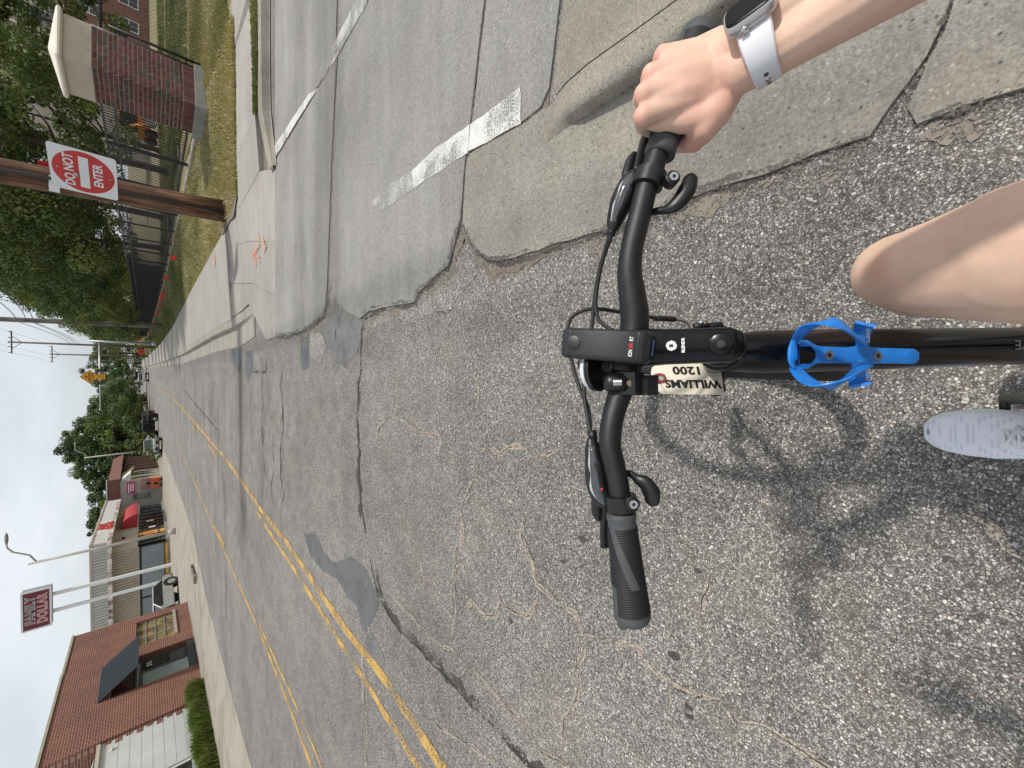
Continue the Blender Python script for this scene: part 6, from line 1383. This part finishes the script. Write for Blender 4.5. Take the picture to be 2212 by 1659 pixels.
for i in range(40):
    q = 2 * math.pi * i / 40
    cr.box(BBk + Vector((.062, math.cos(q) * .088, math.sin(q) * .088)), (.004, .012, .012), Matrix.Rotation(q, 3, 'X'))
cr.tube([BBk + XW * .0605, BBk + XW * .0635], .084, 40); cr.obj('chainring', MAT['barblack'], bike)
MB().tube([BBk + Vector((.075, .09, 0)), BBk + Vector((.075, .05, .085)), AXR + Vector((.06, 0, .05)), AXR + Vector((.06, 0, -.05)), BBk + Vector((.075, .05, -.085)), BBk + Vector((.075, .09, 0))], .004, 6).obj('chain', MAT['steel'], bike)
# ---- blue bottle cage
def band(l, wd, th, nm, par, n=6):
    path = smooth_path(CP(l), n); N_ = len(path); mb = MB(); rings = []
    axis = ddir
    for i in range(N_):
        t = (path[min(i + 1, N_ - 1)] - path[max(i - 1, 0)]).normalized(); w_ = (axis - t * axis.dot(t)).normalized(); nn = t.cross(w_)
        k = wd[0] + (wd[1] - wd[0]) * math.sin(math.pi * i / (N_ - 1))
        rings.append([path[i] + w_ * a * k + nn * b * th for a, b in ((-1, -.5), (-.8, -1), (.8, -1), (1, -.5), (1, .5), (.8, 1), (-.8, 1), (-1, .5))])
    return mb.loft(rings).obj(nm, MAT['blue'], par, True, 60)
cgd = lambda sx, sy, off=0.0: None
def on_tube(sx, sy, lift):      # point above the down tube seen at a picture position
    v = ray(sx, sy); n = dup_; p0 = dt0 + dup_ * (.030 + lift); t = (p0 - Vector((0, 0, CH))).dot(n) / v.dot(n); return v * t + Vector((0, 0, CH))
def cband(l, wd, th, nm, n=6):
    pts = [on_tube(*q) for q in l]; path = smooth_path(pts, n); N_ = len(path); rings = []
    for i in range(N_):
        t = (path[min(i + 1, N_ - 1)] - path[max(i - 1, 0)]).normalized(); c_ = dt0 + ddir * (path[i] - dt0).dot(ddir) + dup_ * .066
        nn = (path[i] - c_); nn = (nn - t * nn.dot(t)); nn = nn.normalized() if nn.length > .008 else dup_; w_ = t.cross(nn)
        k = wd[0] + (wd[1] - wd[0]) * math.sin(math.pi * i / (N_ - 1))
        rings.append([path[i] + w_ * a * k + nn * b * th for a, b in ((-1, -.5), (-.8, -1), (.8, -1), (1, -.5), (1, .5), (.8, 1), (-.8, 1), (-1, .5))])
    return MB().loft(rings).obj(nm, MAT['blue'], cage, True, 60)
cage = None
sp0 = [on_tube(1728, 766, .006), on_tube(1760, 766, .004), on_tube(1800, 767, .004), on_tube(1860, 768, .004), on_tube(1930, 769, .004), on_tube(1980, 770, .004)]
rings = []
for p, hw in zip(smooth_path(sp0, 4), rad_interp(smooth_path(sp0, 4), [(0, .016), (.08, .020), (.22, .011), (.5, .0105), (.6, .014), (.68, .0105), (.97, .0105), (1, .006)])):
    rings.append([p + XW * a * hw + dup_ * b * .003 for a, b in ((-1, -.6), (-.85, -1), (.85, -1), (1, -.6), (1, .6), (.85, 1), (-.85, 1), (-1, .6))])
cage = MB().loft(rings).obj('bottle_cage', MAT['blue'], bike, True, 60)
cband([(1722, 738, .010), (1726, 727, .018), (1740, 711, .030), (1760, 700, .044), (1788, 696, .056), (1815, 700, .062), (1836, 715, .058), (1856, 732, .046), (1872, 744, .034)], (.0075, .0110), .0017, 'cage_arm')
cband([(1720, 792, .010), (1724, 803, .018), (1738, 818, .030), (1759, 830, .044), (1784, 834, .056), (1810, 830, .062), (1832, 816, .058), (1852, 801, .046), (1870, 791, .034)], (.0075, .0110), .0017, 'cage_arm')
cband([(1862, 756, .006), (1864, 736, .010), (1866, 716, .020), (1868, 703, .036), (1870, 700, .050)], (.0100, .0105), .0017, 'cage_hook')
cband([(1860, 780, .006), (1858, 800, .010), (1857, 818, .020), (1857, 829, .036), (1858, 832, .050)], (.0100, .0105), .0017, 'cage_hook')
cband([(1716, 738, .012), (1713, 752, .016), (1712, 768, .017), (1712, 784, .016), (1715, 796, .012)], (.0055, .0065), .0022, 'cage_lip')
for sx_, sy_ in ((1789, 767), (1894, 769)):
    p = on_tube(sx_, sy_, .007); MB().tube([p - dup_ * .004, p + dup_ * .002], .0065, 14).obj('cage_bolt', MAT['steel'], cage, True, 50); MB().tube([p + dup_ * .0015, p + dup_ * .0025], .003, 6).obj('bolt_socket', MAT['black'], cage)
p = on_tube(1744, 767, .0085); MB().prism([p + XW * a * .011 + ddir * b * .012 for a, b in ((-1, -1), (1, -1), (1, .4), (.35, 1), (-.35, 1), (-1, .4))], dup_ * .0006).obj('cage_window', MAT['frameblack'], cage)
for sy_, fl_ in ((714, 1), (822, -1)):
    q = on_tube(1868, sy_, .028); text_mesh('cage_lettering', 'BONTRAGER', .0068, MAT['ink'], cage, frame(q + TOC * .004, IMY * -1, IMX * -1 if False else IMX), .0001, .0001, sx=.8)
# ---- head lamp on the bar
q0, q1 = C(1402, 750, .392), C(1212, 739, .440); ld = (q1 - q0).normalized(); lx_ = XW - ld * XW.dot(ld); lx_.normalize(); lu = lx_.cross(ld); hwid = .0172
def lsec(u, hw, top, bot): c_ = q0.lerp(q1, u); return (c_ + lu * ((top + bot) / 2), lx_, lu, hw, (top - bot) / 2)
lamp_b = rbox_loft([lsec(0.0, .0130, -.006, -.030), lsec(.055, .0172, -.002, -.034), lsec(.075, .0176, 0, -.034), lsec(.5, .0174, 0, -.034), lsec(.955, .0170, 0, -.033), lsec(1.0, .0150, -.003, -.030)], MAT['lightcase'], 'head_lamp', bike, .28, 28)
rbox_loft([lsec(.115, .01775, .0003, -.03), lsec(.122, .01775, .0003, -.03)], MAT['black'], 'lamp_seam', lamp_b, .28, 28); rbox_loft([lsec(.893, .0172, .0003, -.03), lsec(.899, .0172, .0003, -.03)], MAT['black'], 'lamp_seam', lamp_b, .28, 28)
bt = q0.lerp(q1, .845); MB().tube([bt + lu * .0001, bt + lu * .0008, bt + lu * .0010], [.0078, .0078, .0070], 24).obj('power_button', MAT['plastic'], lamp_b, True, 50)
MB().tube([bt + lu * .001 + (ld * math.cos(q) + lx_ * math.sin(q)) * .0026 for q in [R(a) for a in range(30, 331, 30)]], .0003, 4).obj('power_symbol', MAT['gripgrey'], lamp_b)
Lf = lambda dx: frame(q0.lerp(q1, .185) + lu * .0004 + lx_ * dx, lx_, ld)
text_mesh('lamp_lettering', 'ION', .0054, MAT['ink'], lamp_b, Lf(-.0072), .0002, .0001, sx=.72); text_mesh('lamp_lettering', '200', .0054, MAT['redink'], lamp_b, Lf(.0003), .0002, .0001, sx=.72); text_mesh('lamp_lettering', 'RT', .0054, MAT['ink'], lamp_b, Lf(.0074), .0002, .0001, sx=.72)
MB().tube([bc + Vector((-.006, 0, 0)) - XW * .012 + lu * .0, bc + XW * .010], .0195, 20).obj('lamp_clamp', MAT['plastic'], lamp_b, True)
MB().box(q0.lerp(q1, .45) - lu * .040, (.018, .03, .02)).obj('lamp_mount', MAT['plastic'], lamp_b)
lw = q0 + lu * -.018 - ld * .001; MB().prism([lw + lx_ * a * .0085 + lu * b * .007 for a, b in ((-1, -1), (1, -1), (1, 1), (-1, 1))], -ld * .0012).obj('status_window', M('blue_window', (.005, .03, .09), .08, coat=1), lamp_b)
# ---- reflector and bell
rc = C(1296, 798, .452); fw = (Vector((0, 1, .05))).normalized()
rf = MB().tube([rc, rc + fw * .006], .0255, 28).obj('reflector', MAT['plastic'], bike, True, 50); MB().tube([rc + fw * .006, rc + fw * .012], [.025, .0235], 28).obj('reflector_lens', M('clear_reflector', (.60, .61, .63), .15, var=.25, vs=300), rf, True, 50)
rs = C(1312, 791, .438); MB().tube([rs - TOC * .004, rs + TOC * .001], .0065, 16).obj('bracket_screw', MAT['plastic'], rf, True, 50); MB().box(rs + TOC * .0013, (.008, .0012, .0012)).obj('screw_slot', MAT['black'], rf); MB().tube(CP([(1312, 791, .445), (1345, 790, .445)]), .0105, 14).obj('bracket_arm', MAT['plastic'], rf, True)
b0_, b1_ = C(1352, 778, .4455), C(1347, 806, .4445); MB().tube([b0_, b1_], .0195, 24).obj('bracket_clamp', MAT['plastic'], rf, True, 50)
e0, e1 = C(1312, 826, .430), C(1345, 826, .430); bl_ = MB().tube([e0 - IMX * .004, e0, e1, e1 + IMX * .003], [.006, .0105, .0105, .008], 16).obj('bell', MAT['plastic'], bike, True, 50)
for k in range(7): c_ = e0.lerp(e1, .28 + .075 * k) + TOC * .0072; MB().tube([c_ - IMX * .0008, c_ + IMX * .0008], .0046, 12).obj('bell_spring', MAT['steel'], bl_, True)
m0 = C(1362, 828, .432); MB().box(m0, (.024, .022, .020)).obj('bell_base', MAT['plastic'], bl_); MB().tube([m0 - IMX * .004 + TOC * .010, m0 - IMX * .004 + TOC * .0116], .0035, 10).obj('bell_screw', M('brass', (.5, .4, .25), .3, metal=.8), bl_)
m1 = C(1389, 832, .440); MB().box(m1, (.022, .024, .024)).obj('bell_lever', MAT['plastic'], bl_); MB().tube(CP([(1340, 822, .446), (1338, 842, .446)]), .0180, 20).obj('bell_clamp', MAT['plastic'], bl_, True, 50)
# ---- paper tag on a wire
tg = thing('paper_tag', 'cream card tag handwritten WILLIAMS 1200 hanging on wire under the handlebar', 'tag', C(1490, 820, .66))
D1 = .655
tp4 = CP([(1409, 793, D1 + .02), (1405, 806, D1 + .02), (1412, 838, D1), (1432, 851, D1 - .005), (1565, 852, D1 - .012), (1556, 780, D1 + .02), (1425, 780, D1 + .02)])
tn = (tp4[4] - tp4[2]).cross(tp4[5] - tp4[4]).normalized(); tn = tn if tn.dot(TOC) > 0 else -tn
oo = tp4[3]; tp4 = [p - tn * (p - oo).dot(tn) for p in tp4]
card = MB().prism(tp4, -tn * .0006).obj('card', MAT['paper'], tg)
txa = (tp4[3] - tp4[4]).normalized(); tya = tn.cross(txa).normalized()
tl = lambda sx, sy: (lambda v: v * ((oo - Vector((0, 0, CH))).dot(tn) / v.dot(tn)) + Vector((0, 0, CH)))(ray(sx, sy))
text_mesh('handwriting', 'WILLIAMS', .0210, MAT['marker'], card, frame(tl(1496, 829) + tn * .0006, txa, tya), .0002, .0008, sx=.98, space=1.0)
text_mesh('handwriting', '1200', .0215, MAT['marker'], card, frame(tl(1484, 800) + tn * .0006, txa, tya), .0002, .0008, sx=1.1, space=1.05)
MB().prism([tl(*q) + tn * .0004 for q in ((1411, 809), (1424, 806), (1436, 809), (1440, 818), (1436, 827), (1424, 830), (1413, 827))], tn * .0002).obj('reinforcing_patch', MAT['redcard'], card)
ey_ = tl(1428, 818) + tn * .0007; MB().tube([ey_, ey_ + tn * .0006], .0042, 18).obj('eyelet', MAT['steel'], card)
MB().tube(smooth_path([ey_ + tn * .001, tl(1415, 813) + tn * .004, C(1405, 812, .60), C(1385, 811, .52), C(1360, 810, .435), C(1342, 808, .428), C(1338, 818, .424), C(1345, 834, .426), C(1365, 843, .43), C(1385, 838, .43)], 5), .0006, 5, False).obj('wire', MAT['steel'], tg)
MB().tube(smooth_path([C(1332, 836, .430), C(1342, 845, .428), C(1360, 846, .429), C(1378, 838, .43)], 5), .0006, 5, False).obj('wire', MAT['steel'], tg)
# ================================================================== THE RIDER
def skin_mat():
    m, t, b, v = newmat('skin'); b.inputs['Roughness'].default_value = 0.52; b.inputs['Specular IOR Level'].default_value = 0.35
    at = nd(t, 'ShaderNodeAttribute'); at.attribute_name = 'flush'
    base = mixc(t, ramp(t, noise(t, v, 22, 4, .6), [(.30, 0.), (.72, 1.)]), (0.62, 0.43, 0.315), (0.73, 0.495, 0.375))
    base = mixc(t, ramp(t, noise(t, v, 160, 3, .6), [(.4, 0.), (.75, .35)]), base, (0.62, 0.39, 0.29))
    c = mixc(t, at.outputs['Fac'], base, (0.63, 0.27, 0.22)); t.links.new(c, b.inputs['Base Color'])
    b.inputs['Subsurface Weight'].default_value = 0.22; b.inputs['Subsurface Radius'].default_value = (1.0, .35, .18); b.inputs['Subsurface Scale'].default_value = .006
    n = nd(t, 'ShaderNodeTexVoronoi'); n.inputs['Scale'].default_value = 900; t.links.new(v, n.inputs['Vector']); bumpn(t, b, n.outputs['Distance'], .14, .0012); return m
MAT['skin'] = skin_mat()
def caps(mb, pts, rr, seg=14):
    """chain of overlapping tapered round-ended pieces"""
    for i in range(len(pts) - 1):
        mb.cyl(pts[i], pts[i + 1], rr[i], rr[i + 1], seg)
    for p, r_ in zip(pts, rr): mb.ball(p, r_, seg, 10)
def remesh(mb, vox, it, fac=.5):
    me = bpy.data.meshes.new('tmp'); me.from_pydata([list(v) for v in mb.v], [], mb.f); fix_normals(me)
    o = bpy.data.objects.new('tmp', me); col.objects.link(o)
    r_ = o.modifiers.new('r', 'REMESH'); r_.mode = 'VOXEL'; r_.voxel_size = vox
    s_ = o.modifiers.new('s', 'SMOOTH'); s_.factor = fac; s_.iterations = it
    dg = bpy.context.evaluated_depsgraph_get(); res = bpy.data.meshes.new_from_object(o.evaluated_get(dg))
    bpy.data.objects.remove(o); bpy.data.meshes.remove(me); return res
# ---- right hand on the grip, wrist and forearm
hb_ = MB()
MC = [(1391, 250, .4005), (1393, 203, .3990), (1408, 160, .4010), (1432, 118, .4060)]
PI_ = [(1391, 270, .432), (1386, 214, .4365), (1401, 172, .4375), (1425, 131, .4385)]
DI_ = [(1424, 288, .4535), (1416, 224, .4600), (1431, 181, .4605), (1452, 137, .4590)]
TI_ = [(1454, 286, .4520), (1450, 226, .4570), (1463, 181, .4570), (1479, 136, .4555)]
WR = [(1572, 172, .3880), (1574, 148, .3810), (1570, 120, .3785), (1562, 96, .3800)]
for i in range(4):
    k = (1.0, 1.03, .97, .86)[i]
    m_, p_, d_, t_ = C(*MC[i]), C(*PI_[i]), C(*DI_[i]), C(*TI_[i])
    caps(hb_, [m_, m_.lerp(p_, .5) - IMX * .0008, p_, d_, t_], [.0108 * k, .0094 * k, .0096 * k, .0084 * k, .0074 * k])
    w_ = C(*WR[i]); caps(hb_, [m_, m_.lerp(w_, .35) - TOC * .004, m_.lerp(w_, .7) - TOC * .006, w_ - TOC * .008], [.0105 * k, .0118, .0138, .0165])
# thumb
caps(hb_, CP([(1568, 200, .396), (1545, 240, .398), (1522, 276, .407), (1499, 304, .424), (1470, 310, .447), (1448, 300, .458)]), [.0165, .0170, .0142, .0118, .0102, .0085])
caps(hb_, CP([(1415, 262, .410), (1465, 262, .409), (1525, 250, .402)]), [.0095, .0125, .0150])
caps(hb_, CP([(1450, 225, .404), (1510, 205, .398), (1560, 190, .394)]), [.0125, .0150, .0170])
for i in range(3):      # flesh between the hand bones
    a_, b_ = C(*MC[i]).lerp(C(*MC[i + 1]), .5), C(*WR[i]).lerp(C(*WR[i + 1]), .5)
    caps(hb_, [a_.lerp(b_, .16) - TOC * .0022, a_.lerp(b_, .45) - TOC * .0030, b_ - TOC * .007], [.0102, .0128, .0155])
caps(hb_, CP([(1440, 140, .412), (1500, 118, .405), (1555, 100, .392)]), [.0115, .0140, .0165])
wri = C(1596, 128, .3760); fdir = (Vector((.345, -.105, 1.065)) - wri).normalized(); elb = wri + fdir * .245; sho = Vector((.205, -.275, 1.285))
side_w = fdir.cross(TOC).normalized()
for s_ in (-1, 1):
    caps(hb_, [C(1566, 138, .386) + side_w * s_ * .006, wri + side_w * s_ * .0115, wri + fdir * .05 + side_w * s_ * .0120, wri + fdir * .12 + side_w * s_ * .011, wri + fdir * .18 + side_w * s_ * .009, elb], [.0205, .0200, .0235, .0305, .0350, .0350])
caps(hb_, [elb, elb.lerp(sho, .5), sho], [.0345, .0390, .0450])
arm = remesh(hb_, .0019, 7, .5)
# ---- legs, hips, trunk, left arm, neck and head
bd = MB()
kneeR = C(1918, 589, .600) - Vector((0, .012, 0)); hipR = Vector((.105, -.44, .90)); ankR = Vector((.155, PR.y - .035, PR.z + .105))
mid1 = C(2010, 584, .540); mid2 = C(2212, 547, .466)
caps(bd, [kneeR, kneeR.lerp(mid1, .5), mid1, mid2, mid2.lerp(hipR, .5), hipR], [.0560, .0600, .0660, .0850, .092, .098], 20)
caps(bd, [kneeR + Vector((0, .004, .002)), kneeR + Vector((0, -.02, -.04))], [.0535, .052], 20)
caps(bd, [kneeR - Vector((0, .02, .03)), kneeR.lerp(ankR, .3) - Vector((0, .02, 0)), kneeR.lerp(ankR, .65), ankR], [.048, .056, .042, .036], 18)
hipL = Vector((-.105, -.44, .90)); footL = Vector((PL.x - .075, PL.y - .09, PL.z + .11)); kneeL = Vector((-.13, -.235, .56))
caps(bd, [hipL, hipL.lerp(kneeL, .5), kneeL], [.095, .078, .054], 18); caps(bd, [kneeL, kneeL.lerp(footL, .35) - Vector((0, .02, 0)), kneeL.lerp(footL, .7), footL], [.050, .054, .040, .034], 18)
chest = Vector((0, -.33, 1.18)); caps(bd, [hipR, hipL], [.10, .10], 18); caps(bd, [Vector((0, -.45, .93)), Vector((0, -.40, 1.05)), chest, Vector((0, -.31, 1.28))], [.135, .12, .13, .11], 20)
shoL = Vector((-.205, -.275, 1.285)); caps(bd, [sho + Vector((.02, -.01, 0)), chest + Vector((.05, .02, .08)), shoL], [.055, .095, .055], 18)
elL = Vector((-.29, -.27, 1.02)); haL = Vector((-.06, -.115, 1.40)); caps(bd, [shoL, elL, elL.lerp(haL, .5), haL], [.047, .037, .034, .026], 16)
caps(bd, [haL, Vector((-.045, -.075, 1.455))], [.026, .024], 14)
for k in range(4): q = Vector((-.052 + .004 * k, -.060, 1.44 + .021 * k)); caps(bd, [Vector((-.05, -.08, 1.44 + .018 * k)), q, q + Vector((.03, .004, 0))], [.010, .0085, .0075], 10)
caps(bd, [Vector((0, -.31, 1.30)), Vector((0, -.315, 1.44))], [.062, .055], 16)
hc = Vector((0, -.315, 1.565)); bd.ball(hc, (.072, .092, .112), 20, 14); bd.ball(hc + Vector((0, .025, -.055)), (.055, .062, .062), 16, 10)
caps(bd, [hc + Vector((0, .085, .012)), hc + Vector((0, .102, -.018))], [.009, .013], 10)
for s_ in (-1, 1): bd.ball(hc + Vector((s_ * .074, -.008, -.004)), (.010, .020, .030), 10, 8)
caps(bd, [hc + Vector((-.018, .084, -.052)), hc + Vector((.018, .084, -.052))], [.008, .008], 8)
body = remesh(bd, .0048, 10, .5)
bm = bmesh.new(); bm.from_mesh(arm); bm.from_mesh(body); me = bpy.data.meshes.new('body'); bm.to_mesh(me); bm.free()
person = thing('person', 'rider with bare arm and knee, white shoe, hand on the right grip', 'person', (0, -.3, 0))
co = np.empty(len(me.vertices) * 3); me.vertices.foreach_get('co', co); co = co.reshape(-1, 3)
flush = np.zeros(len(co))
for p, r_, a_ in [(C(1375, 256, .400), .013, .55), (C(1377, 205, .400), .012, .55), (C(1394, 160, .402), .012, .5), (C(1420, 115, .405), .012, .45), (C(1496, 316, .420), .020, .5), (C(1545, 220, .385), .030, .35), (C(1868, 590, .56), .030, .55), (C(1480, 180, .39), .03, .18)]:
    flush += a_ * np.exp(-((co - np.array(p)) ** 2).sum(1) / r_ ** 2)
co -= np.array(WL[person.name]); me.vertices.foreach_set('co', co.ravel())
at = me.attributes.new('flush', 'FLOAT', 'POINT'); at.data.foreach_set('value', np.clip(flush, 0, 1).astype(np.float32))
me.materials.clear(); me.materials.append(MAT['skin']); me.polygons.foreach_set('use_smooth', [True] * len(me.polygons)); me.polygons.foreach_set('material_index', [0] * len(me.polygons))
link('body', me, person)
# clothes and hair
sh = MB(); caps(sh, [Vector((0, -.45, .95)), Vector((0, -.40, 1.06)), chest, Vector((0, -.31, 1.29))], [.147, .134, .146, .118], 20); caps(sh, [sho + Vector((.02, -.01, 0)), chest + Vector((.05, .02, .08)), shoL], [.066, .108, .066], 18)
caps(sh, [sho, sho.lerp(elb, .45)], [.060, .056], 16); caps(sh, [shoL, shoL.lerp(elL, .45)], [.060, .056], 16)
def cloth(mb, nm, mat, vox=.007):
    m_ = remesh(mb, vox, 6); m_.transform(Matrix.Translation(-WL[person.name])); m_.materials.clear(); m_.materials.append(mat); m_.polygons.foreach_set('use_smooth', [True] * len(m_.polygons)); return link(nm, m_, person)
cloth(sh, 'shirt', M('grey_shirt', (.16, .17, .19), .9, var=.1, vs=8, bump=.3, bs=30))
st_ = MB(); caps(st_, [hipR, mid2.lerp(hipR, .62)], [.112, .102], 18); caps(st_, [hipL, hipL.lerp(kneeL, .38)], [.112, .098], 18); caps(st_, [hipR, hipL], [.112, .112], 18); cloth(st_, 'shorts', M('black_shorts', (.02, .02, .022), .9, var=.1))
hr = MB(); hr.ball(hc + Vector((0, -.022, .018)), (.082, .094, .112), 18, 12); caps(hr, [hc + Vector((0, -.095, .0)), hc + Vector((0, -.13, -.10))], [.03, .022], 12); cloth(hr, 'hair', M('brown_hair', (.07, .04, .022), .6, var=.3, vs=60))
for s_ in (-1, 1): MB().ball(hc + Vector((s_ * .03, .0745, .010)), (.011, .008, .006), 10, 8).obj('eye', MAT['ink'], person, True); MB().ball(hc + Vector((s_ * .03, .0812, .010)), (.005, .002, .005), 10, 8).obj('iris', MAT['black'], person, True)
# ---- white running shoes
MAT['shoe'] = None
def shoe_mat():
    m, t, b, v = newmat('shoe_mesh'); b.inputs['Roughness'].default_value = .8
    mp = nd(t, 'ShaderNodeMapping'); mp.inputs['Scale'].default_value = (210, 120, 120); t.links.new(v, mp.inputs[0])
    vo = nd(t, 'ShaderNodeTexVoronoi'); vo.inputs['Scale'].default_value = 1; vo.inputs['Randomness'].default_value = .15; t.links.new(mp.outputs[0], vo.inputs['Vector'])
    hole = ramp(t, vo.outputs['Distance'], [(.30, 1.0), (.42, 0.0)]); zone = ramp(t, noise(t, v, 26, 2), [(.44, 0.), (.50, 1.)])
    mu = nd(t, 'ShaderNodeMath', operation='MULTIPLY'); t.links.new(hole, mu.inputs[0]); t.links.new(zone, mu.inputs[1])
    t.links.new(mixc(t, mu.outputs[0], (.72, .73, .80), (.50, .52, .61)), b.inputs['Base Color']); bumpn(t, b, vo.outputs['Distance'], .2, .001); return m
MAT['shoe'] = shoe_mat(); MAT['sole'] = M('white_foam_sole', (.68, .69, .72), .7, var=.05, vs=30); MAT['lace'] = M('white_lace', (.70, .70, .74), .9, var=.06)
def shoe(nm, label, toe, heel, z0):
    toe, heel = Vector(toe), Vector(heel); f = (toe - heel); L_ = f.length; f.normalize(); s_ = f.cross(Vector((0, 0, 1))).normalized(); t = thing(nm, label, 'shoe', (toe + heel) / 2, None); u = s_.cross(f)
    prof = [(0, .012, .0, .024), (.03, .030, .0, .034), (.10, .041, .0, .046), (.22, .0485, .0, .058), (.36, .0510, .0, .068), (.50, .0465, .0, .080), (.64, .0395, .0, .092), (.80, .0370, .0, .100), (.93, .0340, .0, .098), (1.0, .020, .0, .085)]
    ru, rs_ = [], []
    for q, hw, _, h in prof:
        c_ = toe - f * (L_ * q); ring = []; r2 = []
        for k in range(20):
            a = 2 * math.pi * k / 20; cx_, sz = math.cos(a), math.sin(a)
            ring.append(c_ + s_ * hw * math.copysign(abs(cx_) ** .75, cx_) + u * (.018 + (h - .018) * (.5 + .5 * sz)))
            r2.append(c_ + s_ * (hw + .0035) * math.copysign(abs(cx_) ** .5, cx_) + u * (.012 + .014 * math.copysign(abs(sz) ** .5, sz)) + f * (.004 if q == 0 else 0))
        ru.append(ring); rs_.append(r2)
    up_ = MB().loft(ru).obj('upper', MAT['shoe'], t, True); MB().loft(rs_).obj('sole', MAT['sole'], t, True)
    MB().ball(toe - f * .010 + u * .018, (.018, .012, .014), 12, 8).obj('toe_bumper', M('grey_toe_rubber', (.22, .25, .30), .6), t, True)
    for k in range(5):
        q = .40 + .07 * k; c_ = toe - f * (L_ * q) + u * (.0705 + .0125 * k); w_ = .024 - .001 * k
        MB().tube([c_ - s_ * w_ - u * .008, c_ - s_ * w_ * .5 + u * .001, c_ + u * .003, c_ + s_ * w_ * .5 + u * .001, c_ + s_ * w_ - u * .008], .0036, 8, True, .45, u).obj('lace', MAT['lace'], up_, True)
        if k: 
            for sg in (-1, 1): MB().tube([c_ - s_ * w_ * sg - u * .008 + f * .0, c_ + u * .0045 + f * L_ * .035, c_ + s_ * w_ * sg * .9 - u * .019 + f * L_ * .07], .0034, 8, True, .45, u).obj('lace', MAT['lace'], up_, True)
    for sg in (-1, 1): MB().ball(toe - f * (L_ * .40) + s_ * sg * .027 + u * .061, (.006, .004, .0025), 10, 6).obj('eyelet_tab', M('eyelet_grey', (.16, .19, .27), .6), up_, True)
    return t
toeL = P(2001, 932, .185); z_ = PL.z + .012
v = ray(2001, 932); toeL = v * ((z_ + .02 - CH) / v.z) + Vector((0, 0, CH)); toeL.z = z_
shoe('running_shoe', 'white mesh running shoe on the left pedal', toeL, toeL + Vector((.006, -.275, 0)), z_)
tR = Vector((.165, PR.y + .10, PR.z + .012)); shoe('running_shoe', 'white running shoe on the raised right pedal behind the knee', tR, tR + Vector((0, -.27, -.0)), 0)
# ---- smart watch on the wrist
wt = thing('smartwatch', 'smartwatch with black screen and white rubber band on the right wrist', 'watch', C(1630, 95, .362))
wc = wri + fdir * .018; fa = fdir
un = (_y * 1.0 - fa * _y.dot(fa)).normalized(); tn2 = (TOC - fa * TOC.dot(fa)).normalized()
nrm_w = (un * .50 + tn2 * .86 ).normalized(); nrm_w = (nrm_w - fa * nrm_w.dot(fa)).normalized(); lat = fa.cross(nrm_w)
rings = []; nb = 44
for i in range(nb + 1):
    q = 2 * math.pi * i / nb; a_, b_ = .0335, .0290
    d_ = nrm_w * math.cos(q) * b_ + lat * math.sin(q) * a_; nd_ = (nrm_w * math.cos(q) / b_ + lat * math.sin(q) / a_).normalized(); hw = .0108 + .0030 * max(0, math.cos(q))
    p = wc + d_ - nrm_w * .0015
    rings.append([p - fa * hw, p - fa * hw * .9 + nd_ * .0026, p + fa * hw * .9 + nd_ * .0026, p + fa * hw, p + fa * hw * .9 - nd_ * .0006, p - fa * hw * .9 - nd_ * .0006])
bnd = MB().loft(rings, False).obj('band', M('white_rubber_band', (.66, .66, .68), .55, var=.04, vs=40), wt, True, 50)
wf = wc + nrm_w * .0305
def wsec(z, hx, hy): return (wf + nrm_w * z, lat, fa, hx, hy)
rbox_loft([wsec(-.004, .016, .0175), wsec(-.001, .0180, .0205), wsec(.005, .0180, .0205), wsec(.0068, .0168, .0192)], M('watch_case', (.50, .47, .47), .3, metal=.6, var=.05), 'case', wt, .45, 28)
rbox_loft([wsec(.0066, .0164, .0188), wsec(.0082, .0150, .0172), wsec(.0086, .0120, .0140)], M('watch_screen', (.004, .004, .004), .3, spec=.15), 'screen', wt, .45, 28)
MB().tube([wf + fa * -.006 + lat * .018, wf + fa * -.006 + lat * .0205], .0033, 12).obj('crown', MAT['steel'], wt, True)
for k, q in enumerate((1.75, 1.98, 2.20)):
    for sg in (-1, 1):
        d_ = nrm_w * math.cos(q * sg) * .0295 + lat * math.sin(q * sg) * .0335; n_ = d_.normalized(); p = wc + d_ - nrm_w * .0015; MB().tube([p + n_ * .0018, p + n_ * .0029], .0020 if k != 1 else .0026, 10).obj('band_pin' if k == 1 else 'band_hole', MAT['steel'] if k == 1 else MAT['gripgrey'], bnd, True)
# ---- the phone that takes the picture, held behind the lens
ph = thing('phone', 'black phone held upright in the left hand at the camera position', 'phone', cam.location.copy() + TOC * .02)
pcn = Vector((0, 0, CH)) + TOC * .016 + _x * .05 - _y * .02
MB().box(pcn, (.147, .071, .008), Matrix((_x, _y, _z)).transposed()).obj('case', MAT['plastic'], ph)
